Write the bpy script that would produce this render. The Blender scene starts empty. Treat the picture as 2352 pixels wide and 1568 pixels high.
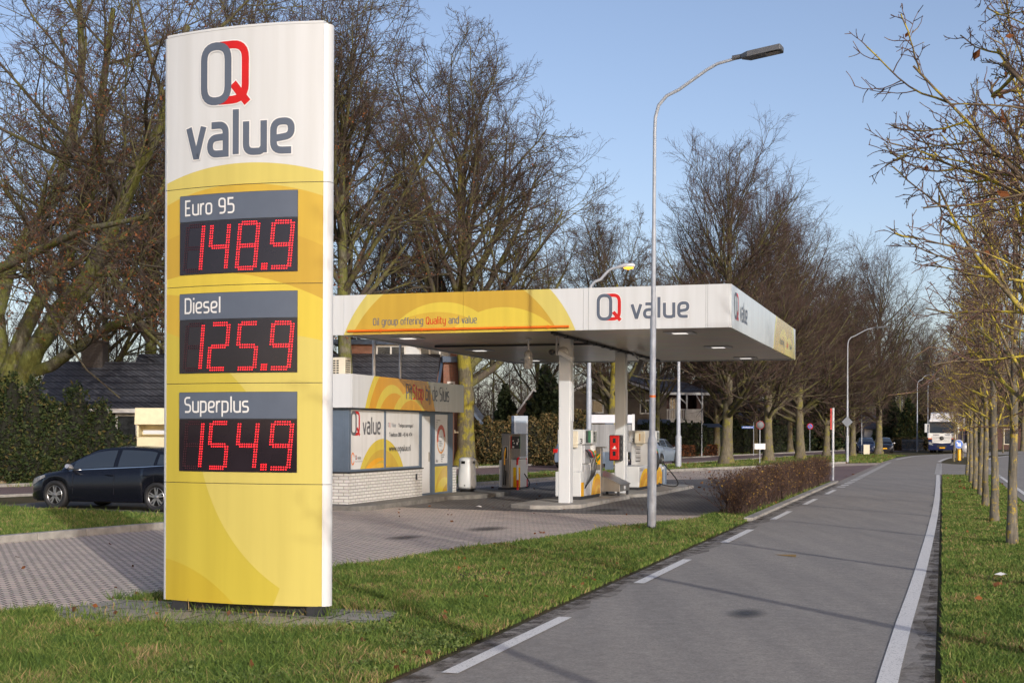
import bpy, bmesh, math, random
import numpy as np
from mathutils import Vector, Matrix
R = math.radians
SC = bpy.context.scene
COL = SC.collection

# ------------------------------------------------------------------ camera
CAM_H = 1.75
FPX = 3082.0            # focal length in photo pixels (photo 2352 wide)
V0 = 995.2              # row of the eye level
ROLL = R(0.22)
cam = bpy.data.cameras.new('camera')
cam_o = bpy.data.objects.new('camera', cam)
COL.objects.link(cam_o)
cam.sensor_width = 36.0
cam.lens = FPX / 2352.0 * 36.0
cam.shift_y = (V0 - 784.0) / 2352.0
cam.clip_start = 0.1
cam.clip_end = 5000.0
cam_o.location = (0, 0, CAM_H)
cam_o.rotation_euler = (R(90), -ROLL, 0)
SC.camera = cam_o

# ------------------------------------------------------------------ light
SUN_EL, SUN_AZ = R(17.5), R(157.2)      # azimuth clockwise from +Y
w = bpy.data.worlds.new('World')
SC.world = w
w.use_nodes = True
nt = w.node_tree
sky = nt.nodes.new('ShaderNodeTexSky')
sky.sky_type = 'NISHITA'
sky.sun_disc = False
sky.sun_elevation = SUN_EL
sky.sun_rotation = SUN_AZ
sky.air_density = 0.8
sky.dust_density = 2.0
sky.ozone_density = 0.5
bg = nt.nodes['Background']
bg.inputs['Strength'].default_value = 0.135
tint = nt.nodes.new('ShaderNodeMix'); tint.data_type = 'RGBA'; tint.blend_type = 'MULTIPLY'
tint.inputs[0].default_value = 1.0; tint.inputs[7].default_value = (1.03, 0.985, 1.04, 1)
nt.links.new(sky.outputs[0], tint.inputs[6])
nt.links.new(tint.outputs[2], bg.inputs['Color'])
sun = bpy.data.lights.new('sun', 'SUN')
sun.energy = 2.1
sun.angle = R(0.6)
sun.color = (1.0, 0.975, 0.935)
sun_o = bpy.data.objects.new('sun', sun)
COL.objects.link(sun_o)
sdir = Vector((math.sin(SUN_AZ) * math.cos(SUN_EL), math.cos(SUN_AZ) * math.cos(SUN_EL), math.sin(SUN_EL)))
sun_o.rotation_euler = (-sdir).to_track_quat('-Z', 'Y').to_euler()
SC.view_settings.view_transform = 'Standard'
SC.view_settings.look = 'None'
SC.view_settings.exposure = 0.35
SC.view_settings.gamma = 1.0
SC.render.engine = 'CYCLES'
SC.cycles.max_bounces = 6
SC.cycles.transparent_max_bounces = 8

# ------------------------------------------------------------------ helpers
def ray(u, v):
    dx, dy = (u - 1176.0) / FPX, -(v - V0) / FPX
    c, s = math.cos(ROLL), math.sin(ROLL)
    return dx * c - dy * s, dy * c + dx * s      # x per depth, z per depth
def G(u, v, z=0.0):
    """where the sight line through a photo pixel meets height z"""
    rx, rz = ray(u, v)
    d = (z - CAM_H) / rz
    return Vector((rx * d, d, z))
def D(u, v, d):
    """the point at depth d on a sight line"""
    rx, rz = ray(u, v)
    return Vector((rx * d, d, CAM_H + rz * d))
def srgb(r, g, b):
    f = lambda c: (c / 255 / 12.92) if c <= 10 else ((c / 255 + 0.055) / 1.055) ** 2.4
    return (f(r), f(g), f(b))

AX = math.atan(0.321)                # the road and the station lean this far right of +Y
STN = -AX                            # rotation of station objects: local +Y runs along the road
def stn(o, x, y, z=0):               # a point in a frame standing at o turned by STN
    c, s = math.cos(STN), math.sin(STN)
    return Vector((o[0] + c * x - s * y, o[1] + s * x + c * y, z))
def rot2(p, a):
    return (p[0] * math.cos(a) - p[1] * math.sin(a), p[0] * math.sin(a) + p[1] * math.cos(a))

def T(o, label=None, cat=None, group=None, kind=None):
    if label: o['label'] = label
    if cat: o['category'] = cat
    if group: o['group'] = group
    if kind: o['kind'] = kind
    return o
def root(name, loc, rz, label, cat, group=None):
    o = bpy.data.objects.new(name, None)
    COL.objects.link(o)
    o.empty_display_size = 0.3
    o.location = loc
    o.rotation_euler = (0, 0, rz)
    return T(o, label, cat, group)
def copy_tree(o, parent=None):
    c = o.copy()
    COL.objects.link(c)
    if parent: c.parent = parent
    for ch in o.children: copy_tree(ch, c)
    return c

class MB:
    """collects shapes and links them as one mesh object"""
    def __init__(s): s.v, s.f, s.m, s.sm = [], [], [], []
    def add(s, vs, fs, m=0, sm=False):
        b = len(s.v)
        s.v += [tuple(p) for p in vs]
        for f in fs:
            s.f.append([b + i for i in f]); s.m.append(m); s.sm.append(sm)
        return s
    def box(s, c, d, rz=0, m=0):
        x, y, z = d[0] / 2, d[1] / 2, d[2] / 2
        vs = []
        for sz in (-z, z):
            for sx, sy in ((-x, -y), (x, -y), (x, y), (-x, y)):
                q = rot2((sx, sy), rz)
                vs.append((c[0] + q[0], c[1] + q[1], c[2] + sz))
        return s.add(vs, [(3, 2, 1, 0), (4, 5, 6, 7), (0, 1, 5, 4), (1, 2, 6, 5), (2, 3, 7, 6), (3, 0, 4, 7)], m)
    def bb(s, x0, x1, y0, y1, z0, z1, m=0):
        return s.box(((x0 + x1) / 2, (y0 + y1) / 2, (z0 + z1) / 2), (abs(x1 - x0), abs(y1 - y0), abs(z1 - z0)), 0, m)
    def quad(s, a, b, c, d, m=0): return s.add([a, b, c, d], [(0, 1, 2, 3)], m)
    def prism(s, poly, h, axis='z', at=0, m=0):
        """poly extruded from `at` by h along an axis; poly gives the other two coordinates"""
        def P(p, k):
            if axis == 'z': return (p[0], p[1], k)
            if axis == 'y': return (p[0], k, p[1])
            return (k, p[0], p[1])
        n = len(poly)
        vs = [P(p, at) for p in poly] + [P(p, at + h) for p in poly]
        fs = [list(range(n))[::-1], list(range(n, 2 * n))] + [(i, (i + 1) % n, n + (i + 1) % n, n + i) for i in range(n)]
        return s.add(vs, fs, m)
    def tube(s, pts, rad, n=10, m=0, cap=True, sm=True):
        pts = [Vector(p) for p in pts]
        k = len(pts)
        if not hasattr(rad, '__len__'): rad = [rad] * k
        vs = []
        prev = None
        for i, p in enumerate(pts):
            t = (pts[min(i + 1, k - 1)] - pts[max(i - 1, 0)]).normalized()
            if prev is None:
                a = Vector((0, 0, 1)) if abs(t.z) < 0.9 else Vector((1, 0, 0))
                n1 = t.cross(a).normalized()
            else:
                n1 = (prev - t * prev.dot(t)).normalized()
            prev = n1
            n2 = t.cross(n1)
            for j in range(n):
                an = 2 * math.pi * j / n
                vs.append(p + (n1 * math.cos(an) + n2 * math.sin(an)) * rad[i])
        fs = []
        for i in range(k - 1):
            for j in range(n):
                fs.append((i * n + j, i * n + (j + 1) % n, (i + 1) * n + (j + 1) % n, (i + 1) * n + j))
        s.add(vs, fs, m, sm)
        if cap:
            s.add(vs[:n], [list(range(n))[::-1]], m)
            s.add(vs[-n:], [list(range(n))], m)
        return s
    def lathe(s, prof, c=(0, 0, 0), n=24, m=0, axis='z', sm=True):
        """profile of (radius, height) turned about an axis through c"""
        vs = []
        for r, h in prof:
            for j in range(n):
                a = 2 * math.pi * j / n
                p = (r * math.cos(a), r * math.sin(a), h)
                if axis == 'y': p = (p[0], h, p[1])
                if axis == 'x': p = (h, p[0], p[1])
                vs.append((c[0] + p[0], c[1] + p[1], c[2] + p[2]))
        fs = [(i * n + j, i * n + (j + 1) % n, (i + 1) * n + (j + 1) % n, (i + 1) * n + j) for i in range(len(prof) - 1) for j in range(n)]
        return s.add(vs, fs, m, sm)
    def disc(s, c, r, axis='y', n=20, m=0):
        vs = []
        for j in range(n):
            a = 2 * math.pi * j / n
            p = {'y': (math.cos(a) * r, 0, math.sin(a) * r), 'x': (0, math.cos(a) * r, math.sin(a) * r), 'z': (math.cos(a) * r, math.sin(a) * r, 0)}[axis]
            vs.append((c[0] + p[0], c[1] + p[1], c[2] + p[2]))
        return s.add(vs, [list(range(n))], m)
    def build(s, name, mats, parent=None, bevel=0, sub=0, seg=2):
        me = bpy.data.meshes.new(name)
        me.from_pydata(s.v, [], s.f)
        if not isinstance(mats, (list, tuple)): mats = [mats]
        for mt in mats: me.materials.append(mt)
        if len(mats) > 1: me.polygons.foreach_set('material_index', s.m)
        me.polygons.foreach_set('use_smooth', s.sm)
        me.update()
        o = bpy.data.objects.new(name, me)
        COL.objects.link(o)
        if parent: o.parent = parent
        if bevel:
            b = o.modifiers.new('bevel', 'BEVEL')
            b.width = bevel; b.segments = seg; b.limit_method = 'ANGLE'; b.angle_limit = R(35)
        if sub:
            b = o.modifiers.new('subd', 'SUBSURF'); b.levels = sub; b.render_levels = sub
        return o

def np_mesh(name, V, F, mats, midx=None, smooth=False, parent=None):
    """V [n,3], F [m,k] arrays -> object"""
    me = bpy.data.meshes.new(name)
    m, k = F.shape
    me.vertices.add(len(V)); me.vertices.foreach_set('co', np.ascontiguousarray(V, dtype=np.float32).ravel())
    me.loops.add(m * k); me.loops.foreach_set('vertex_index', np.ascontiguousarray(F, dtype=np.int32).ravel())
    me.polygons.add(m); me.polygons.foreach_set('loop_start', np.arange(0, m * k, k, dtype=np.int32))
    for mt in mats: me.materials.append(mt)
    if midx is not None: me.polygons.foreach_set('material_index', np.ascontiguousarray(midx, dtype=np.int32))
    if smooth: me.polygons.foreach_set('use_smooth', np.ones(m, dtype=bool))
    me.update(calc_edges=True)
    o = bpy.data.objects.new(name, me)
    COL.objects.link(o)
    if parent: o.parent = parent
    return o

# ------------------------------------------------------------------ materials
def N(nt, t, **kw):
    n = nt.nodes.new('ShaderNode' + t)
    for k, val in kw.items():
        if k in n.inputs: n.inputs[k].default_value = val
        else: setattr(n, k, val)
    return n
def c4(c): return (c[0], c[1], c[2], 1.0)
def base_mat(name, rough=0.6, metal=0.0, spec=0.5, coat=0.0):
    m = bpy.data.materials.new(name)
    m.use_nodes = True
    b = m.node_tree.nodes['Principled BSDF']
    b.inputs['Roughness'].default_value = rough
    b.inputs['Metallic'].default_value = metal
    b.inputs['Specular IOR Level'].default_value = spec
    b.inputs['Coat Weight'].default_value = coat
    return m, m.node_tree, b
def mat(name, col, rough=0.5, metal=0.0, spec=0.5, var=0.12, scale=6.0, bump=0.0, bscale=80.0, coat=0.0, col2=None, streak=False):
    """paint-like surface with a little dirt so that nothing is perfectly even"""
    m, nt, b = base_mat(name, rough, metal, spec, coat)
    tc = N(nt, 'TexCoord')
    nz = N(nt, 'TexNoise', Scale=scale, Detail=6.0, Roughness=0.6)
    if streak:
        mp = N(nt, 'Mapping'); mp.inputs['Scale'].default_value = (1, 1, 0.06)
        nt.links.new(tc.outputs['Object'], mp.inputs[0]); nt.links.new(mp.outputs[0], nz.inputs['Vector'])
    else: nt.links.new(tc.outputs['Object'], nz.inputs['Vector'])
    mx = N(nt, 'Mix', data_type='RGBA')
    c2 = col2 if col2 else tuple(c * (1 - var * 2) for c in col)
    mx.inputs[6].default_value = c4(col); mx.inputs[7].default_value = c4(c2)
    rp = N(nt, 'ValToRGB'); rp.color_ramp.elements[0].position = 0.35; rp.color_ramp.elements[1].position = 0.8
    nt.links.new(nz.outputs['Fac'], rp.inputs[0]); nt.links.new(rp.outputs[0], mx.inputs[0])
    nt.links.new(mx.outputs[2], b.inputs['Base Color'])
    if bump:
        n2 = N(nt, 'TexNoise', Scale=bscale, Detail=4.0)
        nt.links.new(tc.outputs['Object'], n2.inputs['Vector'])
        bp = N(nt, 'Bump', Strength=bump, Distance=0.02)
        nt.links.new(n2.outputs['Fac'], bp.inputs['Height']); nt.links.new(bp.outputs[0], b.inputs['Normal'])
    return m
def emit(name, col, s):
    m, nt, b = base_mat(name)
    b.inputs['Base Color'].default_value = c4(col)
    b.inputs['Emission Color'].default_value = c4(col); b.inputs['Emission Strength'].default_value = s
    return m
def glass(name, tint=(0.02, 0.025, 0.03), rough=0.03):
    m, nt, b = base_mat(name, rough, 0.0, 0.9)
    b.inputs['Base Color'].default_value = c4(tint)
    return m
def brick(name, c1, c2, mortar, bw=0.21, bh=0.065, ms=0.012, rough=0.85, bump=0.4, off=0.5, flat=False, rz=0.0, grime=0.35, dirt=(0.05, 0.045, 0.04)):
    """walls: u runs along x+y of the object, v up; flat=True: u,v are x,y turned by rz"""
    m, nt, b = base_mat(name, rough, 0.0, 0.3)
    tc = N(nt, 'TexCoord')
    if flat:
        mp = N(nt, 'Mapping'); mp.inputs['Rotation'].default_value = (0, 0, rz)
        nt.links.new(tc.outputs['Object'], mp.inputs[0]); vec = mp.outputs[0]
    else:
        sp = N(nt, 'SeparateXYZ'); nt.links.new(tc.outputs['Object'], sp.inputs[0])
        ad = N(nt, 'Math', operation='ADD'); nt.links.new(sp.outputs[0], ad.inputs[0]); nt.links.new(sp.outputs[1], ad.inputs[1])
        cb = N(nt, 'CombineXYZ'); nt.links.new(ad.outputs[0], cb.inputs[0]); nt.links.new(sp.outputs[2], cb.inputs[1]); vec = cb.outputs[0]
    bt = N(nt, 'TexBrick', offset=off)
    bt.inputs['Color1'].default_value = c4(c1); bt.inputs['Color2'].default_value = c4(c2); bt.inputs['Mortar'].default_value = c4(mortar)
    bt.inputs['Scale'].default_value = 1.0; bt.inputs['Mortar Size'].default_value = ms; bt.inputs['Mortar Smooth'].default_value = 0.3
    bt.inputs['Brick Width'].default_value = bw; bt.inputs['Row Height'].default_value = bh; bt.inputs['Bias'].default_value = -0.1
    nt.links.new(vec, bt.inputs['Vector'])
    nz = N(nt, 'TexNoise', Scale=0.6, Detail=8.0, Roughness=0.7); nt.links.new(tc.outputs['Object'], nz.inputs['Vector'])
    rp = N(nt, 'ValToRGB'); rp.color_ramp.elements[0].position = 0.42; rp.color_ramp.elements[1].position = 0.75
    rp.color_ramp.elements[1].color = (grime, grime, grime, 1)
    nt.links.new(nz.outputs['Fac'], rp.inputs[0])
    mx = N(nt, 'Mix', data_type='RGBA'); mx.inputs[7].default_value = c4(dirt)
    nt.links.new(rp.outputs[0], mx.inputs[0]); nt.links.new(bt.outputs['Color'], mx.inputs[6])
    n3 = N(nt, 'TexNoise', Scale=40.0, Detail=3.0); nt.links.new(tc.outputs['Object'], n3.inputs['Vector'])
    m2 = N(nt, 'Mix', data_type='RGBA', blend_type='OVERLAY'); m2.inputs[0].default_value = 0.35
    nt.links.new(mx.outputs[2], m2.inputs[6]); nt.links.new(n3.outputs['Color'], m2.inputs[7])
    hs = N(nt, 'HueSaturation'); hs.inputs['Saturation'].default_value = 0.9
    nt.links.new(m2.outputs[2], hs.inputs['Color']); nt.links.new(hs.outputs[0], b.inputs['Base Color'])
    bp = N(nt, 'Bump', Strength=bump, Distance=0.01, invert=True)
    nt.links.new(bt.outputs['Fac'], bp.inputs['Height']); nt.links.new(bp.outputs[0], b.inputs['Normal'])
    return m
def swirl(name, base, circles, ax=0, rough=0.3, zlim=None, streak=True):
    """flat printed artwork: overlapping discs (cx, cz, r, colour[, zmax]) in the object's own plane"""
    m, nt, b = base_mat(name, rough, 0.0, 0.5)
    tc = N(nt, 'TexCoord'); sp = N(nt, 'SeparateXYZ'); nt.links.new(tc.outputs['Object'], sp.inputs[0])
    cur = None
    for c in circles:
        cb = N(nt, 'CombineXYZ'); nt.links.new(sp.outputs[ax], cb.inputs[0]); nt.links.new(sp.outputs[2], cb.inputs[1])
        vd = N(nt, 'VectorMath', operation='DISTANCE'); nt.links.new(cb.outputs[0], vd.inputs[0]); vd.inputs[1].default_value = (c[0], c[1], 0)
        lt = N(nt, 'Math', operation='LESS_THAN'); nt.links.new(vd.outputs['Value'], lt.inputs[0]); lt.inputs[1].default_value = c[2]
        fac = lt.outputs[0]
        if len(c) > 4:
            l2 = N(nt, 'Math', operation='LESS_THAN'); nt.links.new(sp.outputs[2], l2.inputs[0]); l2.inputs[1].default_value = c[4]
            mu = N(nt, 'Math', operation='MULTIPLY'); nt.links.new(fac, mu.inputs[0]); nt.links.new(l2.outputs[0], mu.inputs[1]); fac = mu.outputs[0]
        mx = N(nt, 'Mix', data_type='RGBA')
        mx.inputs[6].default_value = c4(base); mx.inputs[7].default_value = c4(c[3])
        nt.links.new(fac, mx.inputs[0])
        if cur: nt.links.new(cur, mx.inputs[6])
        cur = mx.outputs[2]
    nz = N(nt, 'TexNoise', Scale=3.0, Detail=7.0)
    mp = N(nt, 'Mapping'); mp.inputs['Scale'].default_value = (2, 2, 0.12)
    nt.links.new(tc.outputs['Object'], mp.inputs[0]); nt.links.new(mp.outputs[0], nz.inputs['Vector'])
    rp = N(nt, 'ValToRGB'); rp.color_ramp.elements[0].position = 0.3; rp.color_ramp.elements[1].position = 0.8
    rp.color_ramp.elements[0].color = (1, 1, 1, 1); rp.color_ramp.elements[1].color = (0.86, 0.85, 0.83, 1)
    nt.links.new(nz.outputs['Fac'], rp.inputs[0])
    mu = N(nt, 'Mix', data_type='RGBA', blend_type='MULTIPLY'); mu.inputs[0].default_value = 1.0
    nt.links.new(cur, mu.inputs[6]); nt.links.new(rp.outputs[0], mu.inputs[7])
    nt.links.new(mu.outputs[2], b.inputs['Base Color'])
    return m

WHITE = (0.605, 0.625, 0.635)
GREYB = srgb(84, 93, 107)
RED = srgb(196, 24, 18)
M = {}
M['white'] = mat('white_enamel', WHITE, 0.35, var=0.05, streak=True, scale=3)
M['white_clean'] = mat('white_plastic', (0.71, 0.71, 0.70), 0.3, var=0.03)
M['cream'] = mat('cream_plastic', (0.72, 0.66, 0.52), 0.4, var=0.05)
M['cream_box'] = mat('cream_steel', (0.72, 0.63, 0.4), 0.5, var=0.08)
M['greyb'] = mat('slate_blue_paint', srgb(88, 97, 112), 0.45, var=0.06)
M['frame'] = mat('blue_grey_frame', srgb(92, 106, 122), 0.45, var=0.08)
M['red'] = mat('red_paint', RED, 0.4, var=0.08)
M['black'] = mat('black_rubber', (0.018, 0.018, 0.019), 0.6, var=0.2)
M['dark'] = mat('dark_plastic', (0.035, 0.036, 0.04), 0.5, var=0.2)
M['steel'] = mat('brushed_steel', (0.36, 0.34, 0.31), 0.42, 0.75, var=0.1, streak=True, scale=12)
M['galv'] = mat('galvanised_steel', (0.38, 0.41, 0.455), 0.55, 0.1, var=0.13, scale=9)
M['lampgrey'] = mat('lamp_head_grey', (0.13, 0.135, 0.145), 0.45, 0.3, var=0.1)
M['alu'] = mat('painted_aluminium', (0.55, 0.56, 0.58), 0.4, 0.3, var=0.06)
M['orange'] = mat('orange_tube', srgb(225, 110, 20), 0.4, var=0.1)
M['yellow'] = mat('yellow_paint', srgb(232, 170, 10), 0.4, var=0.08)
M['green'] = mat('green_paint', srgb(20, 120, 70), 0.4, var=0.08)
M['blue'] = mat('sign_blue', srgb(30, 95, 185), 0.35, var=0.05)
M['navy'] = mat('navy_paint', srgb(16, 28, 72), 0.3, var=0.05, coat=0.5)
M['concrete'] = mat('concrete_kerb', (0.36, 0.34, 0.305), 0.9, var=0.25, scale=5, bump=0.3, bscale=60)
M['concrete_dark'] = mat('old_concrete', (0.2, 0.19, 0.17), 0.9, var=0.3, scale=4, bump=0.3, bscale=60)
M['glass'] = glass('dark_glass')
M['tile'] = brick('roof_tiles', (0.085, 0.087, 0.1), (0.055, 0.057, 0.067), (0.02, 0.02, 0.024), 0.25, 0.3, 0.03, 0.5, 0.8, 0.0)
M['white_wood'] = mat('white_painted_wood', (0.62, 0.6, 0.56), 0.55, var=0.12)
M['slate'] = mat('slate_blue_wood', srgb(70, 86, 108), 0.5, var=0.1)
M['curtain'] = mat('window_dark', (0.06, 0.065, 0.07), 0.1, spec=0.8, var=0.5, scale=3)
M['chrome'] = mat('chrome', (0.7, 0.7, 0.7), 0.15, 1.0, var=0.05)
M['lit'] = emit('lit_lamp', (1.0, 0.95, 0.88), 0.7)
M['sodium'] = emit('sodium_lamp', (1.0, 0.42, 0.02), 3.0)
M['led'] = emit('red_led', (1.0, 0.02, 0.03), 1.35)

# ------------------------------------------------------------------ lettering drawn with strokes
X_ = 0.72
GL = {  # glyph: (advance, [(closed, [(x, y[, corner radius])...])...])
 'v': (.50, [(0, [(0, X_), (.21, 0), (.25, 0), (.46, X_)])]),
 'a': (.56, [(0, [(.04, X_), (.46, X_, .22), (.46, 0), (0, 0, .2), (0, .40, .2), (.46, .42)])]),
 'l': (.16, [(0, [(.03, -.04), (.03, 1.08)])]),
 'u': (.58, [(0, [(0, X_ + .04), (0, 0, .22), (.40, 0, .05), (.48, .1)]), (0, [(.48, X_ + .04), (.48, -.04)])]),
 'e': (.56, [(0, [(.46, 0), (0, 0, .22), (0, X_, .24), (.46, X_, .24), (.46, .36, .16), (.05, .30)])]),
 'E': (.54, [(0, [(.42, 1), (0, 1), (0, 0), (.42, 0)]), (0, [(.05, .5), (.36, .5)])]),
 'r': (.36, [(0, [(0, -.04), (0, X_ + .04)]), (0, [(.03, .52), (.08, X_, .1), (.3, X_)])]),
 'o': (.58, [(1, [(0, 0, .2), (.46, 0, .2), (.46, X_, .2), (0, X_, .2)])]),
 '9': (.60, [(0, [(.04, 0), (.48, 0, .22), (.48, 1, .22), (0, 1, .22), (0, .44, .2), (.46, .44)])]),
 '5': (.60, [(0, [(.45, 1), (.04, 1), (.04, .58), (.48, .58, .2), (.48, 0, .22), (0, 0)])]),
 'D': (.62, [(1, [(0, 0), (.5, 0, .28), (.5, 1, .28), (0, 1)])]),
 'i': (.14, [(0, [(.02, -.04), (.02, X_ + .02)]), (0, [(.02, .92), (.02, 1.06)])]),
 's': (.52, [(0, [(.42, X_), (0, X_, .17), (0, .38, .15), (.42, .35, .15), (.42, 0, .17), (-.02, 0)])]),
 'S': (.60, [(0, [(.47, 1), (0, 1, .24), (0, .53, .2), (.49, .49, .2), (.49, 0, .24), (0, 0)])]),
 'p': (.58, [(0, [(0, -.34), (0, X_), (.46, X_, .2), (.46, 0, .2), (.05, 0)])]),
 'b': (.58, [(0, [(0, 1.08), (0, 0), (.46, 0, .2), (.46, X_, .2), (.05, X_)])]),
 'd': (.58, [(0, [(.46, 1.08), (.46, 0), (0, 0, .2), (0, X_, .2), (.41, X_)])]),
 'O': (.66, [(1, [(0, 0, .24), (.52, 0, .24), (.52, 1, .24), (0, 1, .24)])]),
 'Q': (.66, [(1, [(0, 0, .24), (.52, 0, .24), (.52, 1, .24), (0, 1, .24)]), (0, [(.3, .26), (.58, -.14)])]),
 'g': (.58, [(0, [(.41, 0), (0, 0, .2), (0, X_, .2), (.46, X_), (.46, -.32, .2), (.03, -.32)])]),
 'f': (.38, [(0, [(.1, -.04), (.1, 1, .18), (.34, 1)]), (0, [(-.04, X_), (.3, X_)])]),
 'n': (.58, [(0, [(0, -.04), (0, X_), (.46, X_, .2), (.46, -.04)])]),
 'y': (.58, [(0, [(0, X_ + .04), (0, 0, .2), (.41, 0)]), (0, [(.46, X_ + .04), (.46, -.32, .2), (.05, -.32)])]),
 't': (.40, [(0, [(.08, 1), (.08, 0, .18), (.32, 0)]), (0, [(-.04, X_), (.3, X_)])]),
 'P': (.58, [(0, [(0, -.04), (0, 1), (.48, 1, .22), (.48, .42, .22), (.05, .42)])]),
 'j': (.16, [(0, [(.03, X_ + .02), (.03, -.32, .1), (-.1, -.32)]), (0, [(.03, .92), (.03, 1.06)])]),
 ' ': (.3, []),
}
def rounded(pts, closed):
    out = []
    n = len(pts)
    for i, p in enumerate(pts):
        r = p[2] if len(p) > 2 else 0
        if r == 0 or (not closed and i in (0, n - 1)):
            out.append((p[0], p[1])); continue
        c = Vector(p[:2]); a = Vector(pts[i - 1][:2]) - c; b = Vector(pts[(i + 1) % n][:2]) - c
        r = min(r, a.length * 0.499, b.length * 0.499)
        a.normalize(); b.normalize()
        s, e = c + a * r, c + b * r
        for k in range(7):
            t = k / 6
            q = s * (1 - t) ** 2 + c * (2 * t * (1 - t)) + e * t ** 2
            out.append((q.x, q.y))
    return out
def ribbon(mb, pts, closed, wd, fn, lift, m=0):
    """a band of width wd along a 2-D line; fn(x, y, lift) puts it on a surface"""
    P = [Vector(p) for p in pts]
    n = len(P)
    L, Rr = [], []
    for i in range(n):
        a = P[i - 1] if (closed or i > 0) else None
        b = P[(i + 1) % n] if (closed or i < n - 1) else None
        d1 = (P[i] - a).normalized() if a is not None else None
        d2 = (b - P[i]).normalized() if b is not None else None
        if d1 is None or d1.length == 0: d1 = d2
        if d2 is None or d2.length == 0: d2 = d1
        t = (d1 + d2)
        t = t.normalized() if t.length > 1e-6 else d1
        nn = Vector((-t.y, t.x))
        k = wd / 2 / max(0.35, nn.dot(Vector((-d1.y, d1.x))))
        L.append(P[i] + nn * k); Rr.append(P[i] - nn * k)
    vs = [fn(p.x, p.y, lift) for p in L] + [fn(p.x, p.y, lift) for p in Rr]
    fs = [(n + i, n + (i + 1) % n, (i + 1) % n, i) for i in range(n if closed else n - 1)]
    mb.add(vs, fs, m)
def text_width(s, size, sx=1.0): return sum(GL[c][0] + .02 for c in s) * size * sx
def write(mb, s, x, y, size, wd, fn, lift=0.004, sx=1.0, m=0, grow=0.0, sp=0.0):
    """strokes of a line of words; wd is the stroke width as a part of size"""
    k = 0
    for ch in s:
        adv, strokes = GL[ch]
        for closed, pts in strokes:
            q = [(x + px * sx * size, y + (py + wd / 2) * size) for px, py in rounded(pts, closed)]
            if grow and not closed:      # outlines run past the ends
                a, b = Vector(q[0]) - Vector(q[1]), Vector(q[-1]) - Vector(q[-2])
                a, b = Vector(q[0]) + a.normalized() * grow, Vector(q[-1]) + b.normalized() * grow
                q[0], q[-1] = tuple(a), tuple(b)
            ribbon(mb, q, closed, wd * size + 2 * grow, fn, lift + k * 0.00015, m)
            k += 1
        x += (adv + wd * .9 + sp) * size * sx
    return x
def oq(mbg, mbr, x, y, h, fn, lift=0.005, sx=1.0, grow=0.0, mg=0, mr=0):
    """the double ring emblem: grey O over red Q, h tall, left bottom corner at x, y"""
    w_ = 0.125 * h
    X = lambda a: x + a * h * sx
    Y = lambda a: y + a * h
    Q = [(X(.36), Y(.94)), (X(.82), Y(.94), .26 * h), (X(.82), Y(.06), .3 * h), (X(.34), Y(.06))]
    ribbon(mbr, rounded(Q, 0), 0, w_ + 2 * grow, fn, lift, mr)
    tl = Vector((X(.60), Y(.32))); tr = Vector((X(.86), Y(.0))); dv = (tr - tl).normalized() * grow
    ribbon(mbr, [tuple(tl - dv), tuple(tr + dv)], 0, w_ * 1.05 + 2 * grow, fn, lift + 0.0006, mr)
    O = [(X(.06), Y(.06), .26 * h), (X(.51), Y(.06), .26 * h), (X(.51), Y(.94), .26 * h), (X(.06), Y(.94), .26 * h)]
    ribbon(mbg, rounded(O, 1), 1, w_ + 2 * grow, fn, lift + 0.0012, mg)
def type_on(mb, s, x, y, size, fn, lift=0.004, sx=0.8, bold=0.0, m=0, align='LEFT'):
    """small print set in the built-in face"""
    cu = bpy.data.curves.new('type', 'FONT')
    cu.body = s; cu.size = size; cu.offset = bold * size; cu.align_x = align; cu.resolution_u = 3
    o = bpy.data.objects.new('type', cu)
    COL.objects.link(o)
    dg = bpy.context.evaluated_depsgraph_get()
    me = bpy.data.meshes.new_from_object(o.evaluated_get(dg))
    vs = [fn(x + v.co.x * sx, y + v.co.y, lift) for v in me.vertices]
    fs = [list(p.vertices) for p in me.polygons]
    mb.add(vs, fs, m)
    bpy.data.objects.remove(o); bpy.data.meshes.remove(me); bpy.data.curves.remove(cu)
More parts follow.
